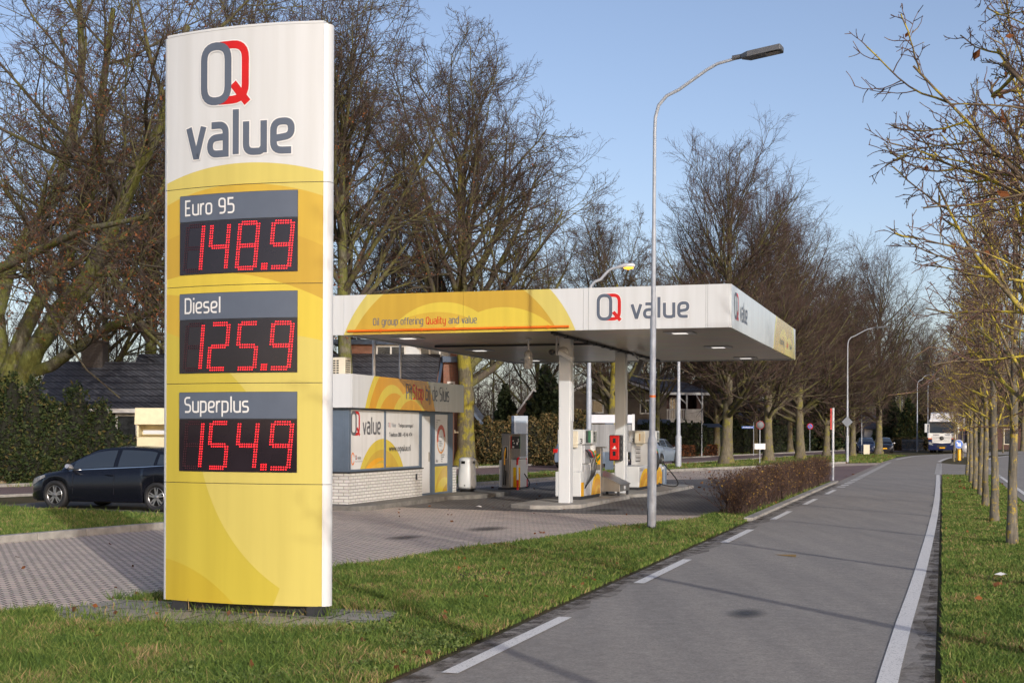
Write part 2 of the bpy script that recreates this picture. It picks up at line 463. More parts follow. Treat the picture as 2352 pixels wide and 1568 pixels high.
# ================================================================== setting
def asphalt(name, c1, c2, patch=0.5):
    m, nt, b = base_mat(name, 0.78, 0.0, 0.35)
    tc = N(nt, 'TexCoord')
    n1 = N(nt, 'TexNoise', Scale=34.0, Detail=8.0, Roughness=0.95)
    n2 = N(nt, 'TexNoise', Scale=0.35, Detail=7.0, Roughness=0.65)
    mp = N(nt, 'Mapping'); mp.inputs['Rotation'].default_value = (0, 0, AX); mp.inputs['Scale'].default_value = (2.6, 0.22, 1)
    n3 = N(nt, 'TexNoise', Scale=0.9, Detail=4.0)
    for n in (n1, n2): nt.links.new(tc.outputs['Object'], n.inputs['Vector'])
    nt.links.new(tc.outputs['Object'], mp.inputs[0]); nt.links.new(mp.outputs[0], n3.inputs['Vector'])
    r1 = N(nt, 'ValToRGB'); r1.color_ramp.elements[0].position = 0.34; r1.color_ramp.elements[1].position = 0.66
    r1.color_ramp.elements[0].color = c4(tuple(c * 0.45 for c in c1)); r1.color_ramp.elements[1].color = c4(tuple(c * 1.5 for c in c1))
    nt.links.new(n1.outputs['Fac'], r1.inputs[0])
    mx = N(nt, 'Mix', data_type='RGBA'); mx.inputs[7].default_value = c4(c2)
    r2 = N(nt, 'ValToRGB'); r2.color_ramp.elements[0].position = 0.42; r2.color_ramp.elements[1].position = 0.68
    r2.color_ramp.elements[1].color = (patch, patch, patch, 1)
    nt.links.new(n2.outputs['Fac'], r2.inputs[0]); nt.links.new(r2.outputs[0], mx.inputs[0]); nt.links.new(r1.outputs[0], mx.inputs[6])
    m3 = N(nt, 'Mix', data_type='RGBA', blend_type='MULTIPLY'); m3.inputs[0].default_value = 0.8
    r3 = N(nt, 'ValToRGB'); r3.color_ramp.elements[0].position = 0.35; r3.color_ramp.elements[1].position = 0.62
    r3.color_ramp.elements[0].color = (0.86, 0.86, 0.86, 1); r3.color_ramp.elements[1].color = (1.05, 1.04, 1.02, 1)
    nt.links.new(n3.outputs['Fac'], r3.inputs[0]); nt.links.new(mx.outputs[2], m3.inputs[6]); nt.links.new(r3.outputs[0], m3.inputs[7])
    n4 = N(nt, 'TexNoise', Scale=7.0, Detail=9.0, Roughness=0.8); nt.links.new(tc.outputs['Object'], n4.inputs['Vector'])
    r4 = N(nt, 'ValToRGB'); r4.color_ramp.elements[0].position = 0.3; r4.color_ramp.elements[1].position = 0.7
    r4.color_ramp.elements[0].color = (0.74, 0.74, 0.74, 1); r4.color_ramp.elements[1].color = (1.16, 1.16, 1.15, 1)
    nt.links.new(n4.outputs['Fac'], r4.inputs[0])
    m4 = N(nt, 'Mix', data_type='RGBA', blend_type='MULTIPLY'); m4.inputs[0].default_value = 1.0
    nt.links.new(m3.outputs[2], m4.inputs[6]); nt.links.new(r4.outputs[0], m4.inputs[7])
    # sparse dark scuffs drawn out along the lane
    m5 = N(nt, 'Mapping'); m5.inputs['Rotation'].default_value = (0, 0, AX + 0.25); m5.inputs['Scale'].default_value = (5.0, 1.6, 1)
    n5 = N(nt, 'TexNoise', Scale=1.4, Detail=6.0, Roughness=0.75); nt.links.new(tc.outputs['Object'], m5.inputs[0]); nt.links.new(m5.outputs[0], n5.inputs['Vector'])
    r5 = N(nt, 'ValToRGB'); r5.color_ramp.elements[0].position = 0.68; r5.color_ramp.elements[1].position = 0.76
    r5.color_ramp.elements[0].color = (1, 1, 1, 1); r5.color_ramp.elements[1].color = (0.6, 0.6, 0.6, 1)
    nt.links.new(n5.outputs['Fac'], r5.inputs[0])
    m6 = N(nt, 'Mix', data_type='RGBA', blend_type='MULTIPLY'); m6.inputs[0].default_value = 1.0
    nt.links.new(m4.outputs[2], m6.inputs[6]); nt.links.new(r5.outputs[0], m6.inputs[7])
    nt.links.new(m6.outputs[2], b.inputs['Base Color'])
    bp = N(nt, 'Bump', Strength=0.5, Distance=0.006); nt.links.new(n1.outputs['Fac'], bp.inputs['Height']); nt.links.new(bp.outputs[0], b.inputs['Normal'])
    return m
def soil(name, cols, scale=1.2):
    m, nt, b = base_mat(name, 0.95, 0.0, 0.15)
    tc = N(nt, 'TexCoord')
    n1 = N(nt, 'TexNoise', Scale=scale, Detail=9.0, Roughness=0.72); nt.links.new(tc.outputs['Object'], n1.inputs['Vector'])
    r1 = N(nt, 'ValToRGB')
    e = r1.color_ramp.elements
    e[0].position, e[0].color = 0.3, c4(cols[0]); e[1].position, e[1].color = 0.72, c4(cols[2])
    x = e.new(0.5); x.color = c4(cols[1])
    nt.links.new(n1.outputs['Fac'], r1.inputs[0])
    n2 = N(nt, 'TexNoise', Scale=60.0, Detail=3.0); nt.links.new(tc.outputs['Object'], n2.inputs['Vector'])
    m2 = N(nt, 'Mix', data_type='RGBA', blend_type='OVERLAY'); m2.inputs[0].default_value = 0.7
    nt.links.new(r1.outputs[0], m2.inputs[6]); nt.links.new(n2.outputs['Color'], m2.inputs[7])
    hs = N(nt, 'HueSaturation'); hs.inputs['Saturation'].default_value = 0.85; nt.links.new(m2.outputs[2], hs.inputs['Color'])
    nt.links.new(hs.outputs[0], b.inputs['Base Color'])
    bp = N(nt, 'Bump', Strength=0.8, Distance=0.04); nt.links.new(n2.outputs['Fac'], bp.inputs['Height']); nt.links.new(bp.outputs[0], b.inputs['Normal'])
    return m
M['asphalt'] = asphalt('asphalt', (0.32, 0.292, 0.258), (0.26, 0.238, 0.212))
M['asphalt_dark'] = asphalt('asphalt_patch', (0.11, 0.105, 0.1), (0.08, 0.078, 0.075))
M['pave'] = brick('clay_paving', (0.66, 0.525, 0.41), (0.53, 0.43, 0.34), (0.05, 0.042, 0.038), 0.107, 0.212, 0.0095, 0.85, 0.5, 0.5, True, R(-37), 0.4, (0.3, 0.265, 0.235))
M['pave_dark'] = brick('dark_paving', (0.19, 0.175, 0.16), (0.145, 0.135, 0.125), (0.03, 0.028, 0.026), 0.107, 0.212, 0.0085, 0.75, 0.5, 0.5, True, R(17.8), 0.5, (0.07, 0.066, 0.062))  # darker brick tone for the sheet under and past the canopy
M['pave_red'] = brick('red_brick_road', (0.25, 0.165, 0.155), (0.2, 0.135, 0.13), (0.05, 0.04, 0.038), 0.107, 0.212, 0.008, 0.85, 0.4, 0.5, True, R(27), 0.35, (0.1, 0.08, 0.08))
M['slab'] = brick('mossy_slabs', (0.33, 0.30, 0.245), (0.26, 0.24, 0.195), (0.07, 0.075, 0.03), 0.5, 0.5, 0.018, 0.9, 0.5, 0.5, True, R(17.8), 0.45, (0.13, 0.125, 0.07))
M['turf'] = soil('turf_soil', [(0.038, 0.045, 0.016), (0.075, 0.085, 0.026), (0.12, 0.10, 0.045)])
M['litter'] = soil('leaf_litter', [(0.045, 0.05, 0.018), (0.085, 0.075, 0.032), (0.14, 0.085, 0.04)], 0.7)

def line_paint():
    m, nt, b = base_mat('road_paint', 0.75, 0.0, 0.3)
    tc = N(nt, 'TexCoord')
    n1 = N(nt, 'TexNoise', Scale=45.0, Detail=4.0, Roughness=0.7); nt.links.new(tc.outputs['Object'], n1.inputs['Vector'])
    vo = N(nt, 'TexVoronoi', Scale=38.0, feature='DISTANCE_TO_EDGE'); nt.links.new(tc.outputs['Object'], vo.inputs['Vector'])
    ad = N(nt, 'Math', operation='MULTIPLY_ADD'); nt.links.new(vo.outputs['Distance'], ad.inputs[0]); ad.inputs[1].default_value = 1.6; nt.links.new(n1.outputs['Fac'], ad.inputs[2])
    r = N(nt, 'ValToRGB'); r.color_ramp.elements[0].position = 0.44; r.color_ramp.elements[1].position = 0.54
    nt.links.new(ad.outputs[0], r.inputs[0])
    mx = N(nt, 'Mix', data_type='RGBA'); mx.inputs[6].default_value = (0.2, 0.19, 0.18, 1); mx.inputs[7].default_value = (0.74, 0.72, 0.68, 1)
    nt.links.new(r.outputs[0], mx.inputs[0]); nt.links.new(mx.outputs[2], b.inputs['Base Color'])
    return m
M['paint'] = line_paint()

def poly_obj(name, pts, z, m, kind='structure'):
    mb = MB(); mb.add([(p[0], p[1], z) for p in pts], [list(range(len(pts)))])
    o = mb.build(name, m)
    if kind: o['kind'] = kind
    return o
def strip(mb, left, right, z, m=0):
    n = len(left)
    vs = [(p[0], p[1], z) for p in left] + [(p[0], p[1], z) for p in right]
    mb.add(vs, [(i, n + i, n + i + 1, i + 1) for i in range(n - 1)], m)
def off(o, d): return (o + 0.321 * d, d)
def offset_line(pts, w_):
    out = []
    for i, p in enumerate(pts):
        a, b = Vector(pts[max(i - 1, 0)][:2]), Vector(pts[min(i + 1, len(pts) - 1)][:2])
        t = (b - a).normalized(); out.append((p[0] - t.y * w_, p[1] + t.x * w_))
    return out
def smooth_line(pts, step=2.0):
    """Catmull-Rom through the points"""
    P = [Vector(p[:2]) for p in pts]
    out = []
    for i in range(len(P) - 1):
        p0, p1, p2, p3 = P[max(i - 1, 0)], P[i], P[i + 1], P[min(i + 2, len(P) - 1)]
        n = max(1, int((p2 - p1).length / step))
        for k in range(n):
            t = k / n
            out.append(0.5 * ((2 * p1) + (p2 - p0) * t + (2 * p0 - 5 * p1 + 4 * p2 - p3) * t * t + (3 * p1 - p0 - 3 * p2 + p3) * t ** 3))
    out.append(P[-1])
    return [(p.x, p.y) for p in out]

poly_obj('ground', [(-2500, -400), (2500, -400), (2500, 4000), (-2500, 4000)], -0.012, M['litter'])

ROAD_L = [off(-3.85, d) for d in (-20, 0, 10, 20, 30, 40, 60, 80, 95)] + [(33.2, 112), (38.2, 121), (47, 135), (64, 160), (96, 200), (150, 260)]
ROAD_R = [off(-0.05, d) for d in (-20, 0, 10, 20, 30, 40, 60, 80, 88)] + [(33.4, 102), (37.4, 110), (46, 124), (62, 147), (95, 186), (150, 243)]
ROAD2_L = [off(2.15, d) for d in (-20, 0, 20, 40, 60, 85)] + [(35.3, 100), (42.2, 115), (52, 133), (73, 166), (110, 210), (170, 270)]
def resample(pts, n):
    P = [Vector(p) for p in pts]; L = [0]
    for a, b in zip(P, P[1:]): L.append(L[-1] + (b - a).length)
    out = []; i = 0
    for k in range(n):
        s = L[-1] * k / (n - 1)
        while i < len(L) - 2 and L[i + 1] < s: i += 1
        t = (s - L[i]) / (L[i + 1] - L[i]); q = P[i].lerp(P[i + 1], t); out.append((q.x, q.y))
    return out
mb = MB(); strip(mb, resample(smooth_line(ROAD_L), 140), resample(smooth_line(ROAD_R), 140), 0.004)
mb.build('road', M['asphalt'])['kind'] = 'structure'
r2l = resample(smooth_line(ROAD2_L), 140)
mb = MB(); strip(mb, r2l, offset_line(r2l, -3.9), 0.004)
mb.build('far_lane', M['asphalt'])['kind'] = 'structure'
poly_obj('crossover', [off(-0.1, 59), off(2.2, 59), off(2.2, 79), off(0.6, 81), off(-0.1, 84)], 0.008, M['asphalt'])

# road markings: one long thing per line, the dashes are its pattern
def seg_line(mb, o, d0, d1, wd, z=0.012):
    n = Vector((0.952, -0.306)) * wd / 2
    a, b = Vector(off(o, d0)), Vector(off(o, d1))
    mb.add([(a + n).to_3d() + Vector((0, 0, z)), (b + n).to_3d() + Vector((0, 0, z)), (b - n).to_3d() + Vector((0, 0, z)), (a - n).to_3d() + Vector((0, 0, z))], [(0, 1, 2, 3)])
mb = MB()
for k in range(-4, 6): seg_line(mb, -3.58 + 0.006 * max(0, k * 5.9), 9.75 + k * 5.92, 12.75 + k * 5.92, 0.13)
for k in range(26): seg_line(mb, -3.38, 44.5 + k * 1.6, 45.2 + k * 1.6, 0.26)
ll = resample(offset_line(smooth_line(ROAD_L[8:]), -0.45), 60)
strip(mb, ll, offset_line(ll, -0.16), 0.012)
mb.build('dashed_lane_line', M['paint'])['kind'] = 'structure'
mb = MB()
el = smooth_line([off(o, d) for o, d in ((-0.45, -20), (-0.4, 0), (-0.38, 10), (-0.28, 17), (-0.18, 28), (-0.15, 40), (-0.2, 59))]); strip(mb, offset_line(el, 0.072), offset_line(el, -0.072), 0.012)
for k in range(24): seg_line(mb, -0.2, 60 + k * 0.95, 60.5 + k * 0.95, 0.3)
rl = resample(offset_line(smooth_line(ROAD_R[8:]), 0.3), 60)
strip(mb, rl, offset_line(rl, -0.2), 0.012)
mb.build('edge_line', M['paint'])['kind'] = 'structure'
mb = MB()
seg_line(mb, 2.45, -20, 57, 0.13)
for k in range(12): seg_line(mb, 2.45, 58 + k * 2, 59 + k * 2, 0.13)
fl = resample(offset_line(smooth_line(ROAD2_L[5:]), -0.25), 60)
strip(mb, fl, offset_line(fl, -0.15), 0.012)
seg_line(mb, 5.8, -20, 90, 0.13)
mb.build('far_lane_line', M['paint'])['kind'] = 'structure'
mb = MB()                             # a worn yellow survey mark and an oil stain on the lane
a = G(1778, 1274); b = G(1828, 1280); c = G(1829, 1274)
mb.add([(a.x, a.y, 0.009), (b.x, b.y, 0.009), (c.x, c.y, 0.009)], [(0, 1, 2)])
T(mb.build('survey_mark', mat('yellow_chalk', (0.4, 0.24, 0.06), 0.9, var=0.3)), 'thin faded yellow wedge sprayed on the grey asphalt', 'road mark')
def stain_mat():
    m, nt, b = base_mat('oil_stain', 0.6)
    b.inputs['Base Color'].default_value = (0.05, 0.05, 0.05, 1)
    tc = N(nt, 'TexCoord'); g = N(nt, 'TexGradient', gradient_type='SPHERICAL'); nt.links.new(tc.outputs['Object'], g.inputs[0])
    nz = N(nt, 'TexNoise', Scale=25.0, Detail=6.0); nt.links.new(tc.outputs['Object'], nz.inputs['Vector'])
    mu = N(nt, 'Math', operation='MULTIPLY'); nt.links.new(g.outputs['Fac'], mu.inputs[0]); nt.links.new(nz.outputs['Fac'], mu.inputs[1])
    m2 = N(nt, 'Math', operation='MULTIPLY', use_clamp=True); nt.links.new(mu.outputs[0], m2.inputs[0]); m2.inputs[1].default_value = 1.6
    nt.links.new(m2.outputs[0], b.inputs['Alpha'])
    return m
sm_ = stain_mat()
for u, v, s, lb in ((1715, 1410, 0.42, 'dark round oil stain in the near part of the lane'), (1890, 1120, 0.6, 'faint long dark patch far up the lane'), (1120, 1215, 0.8, 'dark oil blotch on the paving between the kiosk and the lamp'), (1390, 1172, 0.9, 'wide dark drip stain on the paving before the near column'), (930, 1235, 0.6, 'small dark stain on the paving right of the pylon')):
    p = G(u, v)
    mb = MB(); mb.disc((0, 0, 0), 1.0, 'z', 24)
    o = T(mb.build('oil_stain', sm_), lb, 'stain', 'stains on the road'); o.location = (p.x, p.y, 0.0125); o.scale = (s * 0.5, s, 1); o.rotation_euler.z = STN

def dirt_mat():
    m, nt, b = base_mat('edge_dirt', 0.95, 0.0, 0.1)
    tc = N(nt, 'TexCoord'); nz = N(nt, 'TexNoise', Scale=3.0, Detail=9.0, Roughness=0.75); nt.links.new(tc.outputs['Object'], nz.inputs['Vector'])
    r = N(nt, 'ValToRGB'); r.color_ramp.elements[0].position = 0.42; r.color_ramp.elements[1].position = 0.62
    nt.links.new(nz.outputs['Fac'], r.inputs[0]); mu = N(nt, 'Math', operation='MULTIPLY'); nt.links.new(r.outputs[0], mu.inputs[0]); mu.inputs[1].default_value = 0.5; nt.links.new(mu.outputs[0], b.inputs['Alpha'])
    b.inputs['Base Color'].default_value = (0.1, 0.08, 0.06, 1)
    return m
M['dirt'] = dirt_mat()
mb = MB()
for o_, w0, w1 in ((-3.85, 0.28, 0.0), (-3.85, 0.16, 0.0), (-0.05, -0.2, 0.0), (-0.05, -0.1, 0.0)):
    e0 = [off(o_, d) for d in np.arange(2, 48, 0.5)]
    jig = np.random.default_rng(int(abs(w0) * 100))
    e1 = [off(o_ + w0 * (0.6 + 0.8 * jig.random()), d) for d in np.arange(2, 48, 0.5)]
    strip(mb, e0, e1, 0.007 + 0.002 * abs(w0))
T(mb.build('edge_dirt', M['dirt']), 'dark crumbly soil washed onto both edges of the lane', 'soil', kind='stuff')

# the paved yard of the station
VERGE_B = [(-9.5, 7.0), tuple(G(0, 1408)[:2]), tuple(G(200, 1388)[:2]), tuple(G(380, 1362)[:2]), tuple(G(560, 1335)[:2]), tuple(G(761, 1307)[:2]), tuple(G(1003, 1268)[:2]),
           tuple(G(1222, 1240)[:2]), tuple(G(1405, 1213)[:2]), tuple(G(1608, 1191)[:2])]
HB0, HB1 = Vector(G(1672, 1187)[:2]), Vector(off(-4.45, 50))
YARD = VERGE_B + [tuple(HB0 + Vector((-0.5, 0.4))), off(-5.0, 49.5), off(-3.86, 50.5), off(-3.86, 84), (20.5, 82)] + \
       [(14.7, 73.0), (7.0, 61.8), (-0.83, 45.6), (-3.5, 40.5), (-4.6, 28.0), (-6.3, 24.2), (-8.0, 21.0), (-12, 13.6), (-16, 6)]
poly_obj('forecourt', YARD, 0.004, M['pave'])
c0 = (4.61, 28.46)
poly_obj('pump_lane', [tuple(stn(c0, x, y)[:2]) for x, y in ((-9.6, 2.5), (-8, 0.9), (-2.5, -0.2), (-0.3, 0.3), (0.2, 4), (0.3, 15), (-0.6, 20), (-4, 24), (-9.3, 19), (-10, 10))], 0.009, M['pave_dark'])
poly_obj('parking_bay', [(-12.2, 31.4), (-7.6, 28.4), (-5.4, 26.4), (-3.2, 30), (-4, 38), (-11, 36.8)], 0.002, M['asphalt_dark'])
near = [(-40, -10), (-28, 10), (-14.1, 35.4), (-1.0, 55.7), (12.8, 86), (25.8, 115), (45, 150), (70, 190)]
far = [(-46, -8), (-33, 14), (-16.6, 41.5), (-2.7, 66), (12.2, 97), (25, 124), (43, 160), (66, 200)]
mb = MB(); strip(mb, resample(smooth_line(near), 90), resample(smooth_line(far), 90), 0.004)
mb.build('service_road', M['pave_red'])['kind'] = 'structure'
poly_obj('exit_apron', [off(-4.9, 50.5), off(-3.88, 50.5), off(-3.88, 78), (14.2, 70), (12.4, 57)], 0.008, M['pave_red'])
so = Vector((-1.80, 12.75))
poly_obj('slab_apron', [tuple(stn(so, x, y)[:2]) for x, y in ((-2.6, -0.6), (-2.1, -1.15), (-0.9, -1.0), (0.1, -0.95), (0.75, 0.1), (0.55, 0.75), (-0.6, 0.6), (-2.7, 0.55), (-3.2, 0.2))], 0.003, M['slab'])

a, b = G(765, 1172), G(790, 1166)
mb = MB(); mb.add([(a.x - 1.2, a.y - 0.9, 0.011), (b.x, b.y, 0.011), (b.x - 0.08, b.y + 0.1, 0.011), (a.x - 1.28, a.y - 0.8, 0.011)], [(0, 1, 2, 3)]); T(mb.build('bay_line', M['paint']), kind='structure')
lit_rng = np.random.default_rng(3)
for k, (u, v, lb) in enumerate(((1100, 1166, 'flat scrap of white paper on the paving before the kiosk door'), (1233, 1157, 'crumpled white litter beside the pump island kerb'), (2298, 1328, 'white litter scrap lying in the grass under the young trees'))):
    q = G(u, v); mb = MB(); pts_ = [(0.09 * (0.6 + 0.6 * lit_rng.random()) * math.cos(t), 0.06 * (0.6 + 0.6 * lit_rng.random()) * math.sin(t), 0.01 + 0.03 * lit_rng.random()) for t in np.linspace(0, 5.5, 7)]
    mb.add(pts_ + [(0, 0, 0.05)], [(i, (i + 1) % 7, 7) for i in range(7)])
    o = T(mb.build('litter', M['white_clean']), lb, 'litter', 'scraps of litter'); o.location = (q.x, q.y, 0.01 if v < 1300 else 0.03)

def kerb(name, pts, wd=0.14, h=0.11, m='concrete', joints=1.0):
    """kerbstones laid end to end, each with a tiny gap"""
    mb = MB()
    pts = resample(smooth_line(pts, 0.8), max(3, int(sum((Vector(b) - Vector(a)).length for a, b in zip(pts, pts[1:])) / joints)))
    for a, b in zip(pts, pts[1:]):
        a, b = Vector(a), Vector(b); t = (b - a); ln = t.length; t.normalize()
        c = (a + b) / 2
        mb.box((c.x, c.y, h / 2 - 0.03), (ln - 0.012, wd, h + 0.06), math.atan2(t.y, t.x))
    o = mb.build(name, M[m], bevel=0.015); o['kind'] = 'structure'
    return o
kerb('left_island_kerb', [(-16.1, 6), (-12.1, 13.6), (-8.1, 21), (-6.35, 24.3), (-5.2, 26.3)], 0.16, 0.12)
kerb('rear_yard_kerb', [(-3.4, 40.7), (-0.8, 45.9), (7.0, 62), (14.7, 73.2), (20.4, 82.3)], 0.16, 0.11)
kerb('hedge_kerb', [off(-3.95, 27.3), off(-3.97, 38), off(-3.95, 49.6)], 0.2, 0.06)
kerb('service_kerb', [tuple(p) for p in far[1:]], 0.16, 0.1, joints=1.6)
kerb('service_near_kerb', [tuple(p) for p in near[1:6]], 0.12, 0.06, joints=1.6)

# ================================================================== price pylon
PY = root('price_pylon', (-1.80, 12.75, 0), STN, 'tall yellow and white price pylon with red number displays on the near grass', 'price sign')
PWD = 1.70; BUL = 0.10; PZ0, PZ1 = 0.10, 5.64
def pyf(x, z, l=0.0):          # curved front face
    t = (x + PWD / 2) / (PWD / 2)
    return (x, -BUL * (1 - t * t) - l, z)
PALE, GOLD, GOLD2, BRIGHT, MID, DEEP = srgb(201, 187, 100), srgb(198, 166, 60), srgb(190, 156, 55), srgb(208, 186, 68), srgb(192, 176, 68), srgb(188, 166, 54)
art = swirl('pylon_artwork', (0.605, 0.625, 0.635), [
    (-.80, 1.33, 3.01, PALE), (-.83, 1.64, 2.5, GOLD), (-1.0, 1.4, 2.35, GOLD2), (-1.2, .6, 2.7, BRIGHT), (-1.95, .5, 2.62, GOLD), (-.6, .3, 2.4, PALE),
    (-2.2, .9, 1.9, MID), (.6, 1.9, 1.92, PALE, 1.95), (-1.9, -.9, 1.42, DEEP)], 0, 0.32)
mb = MB(); nx = 24
zs = [PZ0, 1.256, 1.262, 2.222, 2.228, 3.168, 3.174, 4.130, 4.136, PZ1]
for k in range(0, 10, 2):
    vs = [pyf(-PWD + PWD * i / nx, z) for z in (zs[k], zs[k + 1]) for i in range(nx + 1)]
    mb.add(vs, [(i, i + 1, nx + 2 + i, nx + 1 + i) for i in range(nx)], 0, True)
    if k < 8:
        vs = [pyf(-PWD + PWD * i / nx, z, -0.006) for z in (zs[k + 1], zs[k + 2]) for i in range(nx + 1)]
        mb.add(vs, [(i, i + 1, nx + 2 + i, nx + 1 + i) for i in range(nx)], 1, True)
vs = [pyf(-PWD + PWD * i / nx, PZ1) for i in range(nx + 1)] + [pyf(-PWD + PWD * i / nx, PZ1, -0.025) for i in range(nx + 1)]
mb.build('front_panel', [art, M['dark']], PY)
body = MB()
fp = [pyf(-PWD + PWD * i / nx, 0, -0.02)[:2] for i in range(nx + 1)]
bp_ = [(p[0], 0.16 - p[1]) for p in fp][::-1]
body.prism(fp + bp_, PZ1 - PZ0 - 0.01, 'z', PZ0 + 0.005)
body.build('core', M['white'], PY)
cap = MB()
fp2 = [pyf(-PWD + PWD * i / nx, 0, 0.004)[:2] for i in range(nx + 1)]
cap.prism(fp2 + [(p[0], 0.16 - p[1]) for p in fp2][::-1], 0.022, 'z', PZ1 + 0.001)
cap.build('top_cap', M['white'], PY)
for sd in (0, 1):
    e = MB()
    for z0, z1 in ((PZ0, 1.256), (1.262, 4.131), (4.137, PZ1 - 0.004)):
        pr = [(0.0, -0.004)] + [(0.055 * math.sin(a), 0.08 - 0.078 * math.cos(a)) for a in np.linspace(0.15, math.pi - 0.15, 22)] + [(0.0, 0.164)]
        pr = [(p[0] + 0.001, p[1]) for p in pr]
        if sd: pr = [(-PWD - p[0], p[1]) for p in pr][::-1]
        e.prism(pr, z1 - z0, 'z', z0)
    e.build('edge_trim', M['white'], PY)
for x in (-1.62, -0.16):
    lg = MB(); lg.bb(x, x + 0.16, -0.01, 0.15, -0.02, PZ0 + 0.003); lg.bb(x - 0.02, x + 0.18, 0.02, 0.13, -0.02, 0.012)
    lg.build('leg', M['dark'], PY, bevel=0.004)
lg = MB(); lg.bb(-1.44, -0.18, 0.06, 0.12, 0.02, PZ0 + 0.001); lg.build('cross_beam', M['dark'], PY)
# emblem and word on the head
def plate(name, draw, parent, cols, fn, lift):
    pass
def logo_on(parent, fn, parts, lift=0.003, outline=0.02):
    """raised emblem letters: dark hairline, white border, coloured face"""
    a, b_, g, r_ = MB(), MB(), MB(), MB()
    for kind, args in parts:
        for mbx, gr, lf in ((a, outline * 1.25, lift), (b_, outline, lift + 0.002)):
            if kind == 'oq': oq(mbx, mbx, *args[:3], fn, lf, args[3], gr)
            else: write(mbx, args[0], args[1], args[2], args[3], args[4], fn, lf, args[5], grow=gr)
        if kind == 'oq': oq(g, r_, *args[:3], fn, lift + 0.005, args[3])
        else: write(g, args[0], args[1], args[2], args[3], args[4], fn, lift + 0.005, args[5])
    a.build('letter_edge', M['alu'], parent); b_.build('letter_border', M['white_clean'], parent)
    g.build('lettering', M['greyb'], parent)
    if r_.v: r_.build('red_ring', M['red'], parent)
def zp(v, u=565):              # height of a photo row on the pylon front
    d = 12.75 + 0.305 * (741 - u) / 356 * 1.7 - 0.05
    return CAM_H + ray(u, v)[1] * d
logo_on(PY, pyf, [('oq', (-1.275, zp(243, 525), 0.605, 1.0)), ('text', ('value', -1.42, zp(361, 560), 0.385, 0.175, 1.0))], 0.003, 0.013)
# three price displays
SEGS = {'1': 'BC', 'u': 'AFGED', '2': 'ABGED', '3': 'ABCDG', '4': 'FGBC', '5': 'AFGCD', '8': 'ABCDEFG', '9': 'ABFGCD'}
def led_digit(ch, x, z, wd, ht, sl=0.09):
    """double rows of round diodes along each segment"""
    mb = MB()
    st = 0.0235; n = 5
    def row(x0, z0, x1, z1, k):
        for i in range(k):
            t = i / (k - 1)
            px, pz = x0 + (x1 - x0) * t, z0 + (z1 - z0) * t
            px += (pz - z) * sl
            vs = [pyf(px + 0.0075 * math.cos(a), pz + 0.0075 * math.sin(a), 0.016) for a in (0, 1.05, 2.09, 3.14, 4.19, 5.24)]
            mb.add(vs, [list(range(6))])
    if ch == '.':
        for i in range(3):
            for j in range(3): row(x + i * st, z + j * st, x + i * st, z + j * st + 1e-4, 2)
        return mb
    nh, nv = int(wd / st), int(ht / 2 / st)
    h2 = ht / 2
    seg = {'A': (0, ht, wd, ht), 'G': (0, h2, wd, h2), 'D': (0, 0, wd, 0), 'F': (0, h2, 0, ht), 'B': (wd, h2, wd, ht), 'E': (0, 0, 0, h2), 'C': (wd, 0, wd, h2)}
    for s in SEGS[ch]:
        a0, b0, a1, b1 = seg[s]
        hz = b0 == b1
        for o_ in (-st / 2, st / 2):
            if hz: row(x + a0 + st, z + b0 + o_, x + a1 - st, z + b0 + o_, nh - 1)
            else: row(x + a0 + o_, z + b0 + st * 0.5, x + a0 + o_, z + b1 - st * 0.5, nv)
    return mb
scr = mat('display_glass', (0.022, 0.016, 0.022), 0.06, spec=0.6, var=0.2, scale=1.5)
ghost = mat('unlit_diodes', (0.06, 0.015, 0.02), 0.4, var=0.1)
for name, price, zt, zh, zb, u in (('Euro 95', '148.9', 4.057, 3.797, 3.290, 1), ('Diesel', '125.9', 3.099, 2.842, 2.328, 1), ('Superplus', '154.9', 2.137, 1.878, 1.374, 1)):
    x0, x1 = -1.525, -0.242
    def sheet(z0, z1, l, mt, nm, par):
        s = MB(); k = 14
        vs = [pyf(x0 + (x1 - x0) * i / k, z, l) for z in (z0, z1) for i in range(k + 1)]
        s.add(vs, [(i, i + 1, k + 2 + i, k + 1 + i) for i in range(k)], 0, True)
        for zz in (z0, z1):
            vs = [pyf(x0 + (x1 - x0) * i / k, zz, q) for q in (0, l) for i in range(k + 1)]
            s.add(vs, [(i, i + 1, k + 2 + i, k + 1 + i) for i in range(k)], 0)
        for xx in (x0, x1):
            s.add([pyf(xx, z0, 0), pyf(xx, z0, l), pyf(xx, z1, l), pyf(xx, z1, 0)], [(0, 1, 2, 3)])
        return s.build(nm, mt, par)
    pd = sheet(zb - 0.004, zt + 0.004, 0.006, M['dark'], 'price_panel', PY)
    sheet(zh + 0.006, zt, 0.012, M['greyb'], 'header', pd)
    sheet(zb, zh - 0.004, 0.010, scr, 'display', pd)
    wm = MB(); write(wm, name, x0 + 0.075, zh + 0.062, 0.138, 0.125, pyf, 0.016, 0.98)
    wm.build('lettering', M['white_clean'], pd)
    dh, dw = 0.432, 0.192
    zd = zb + 0.036
    gh = MB()
    gx = x0 + 0.05
    for i, ch in enumerate(price.replace('.', '')):
        dx = x0 + (0.062, 0.352, 0.665, 1.012)[i]
        led_digit(ch, dx, zd, dw, dh).build('price_digit', M['led'], pd)
    led_digit('.', x0 + 0.93, zd - 0.012, dw, dh).build('decimal_point', M['led'], pd)
    for k_, dx in enumerate((0.062,)):
        led_digit('u', x0 + dx, zd, dw, dh).build('unlit_digit', ghost, pd)

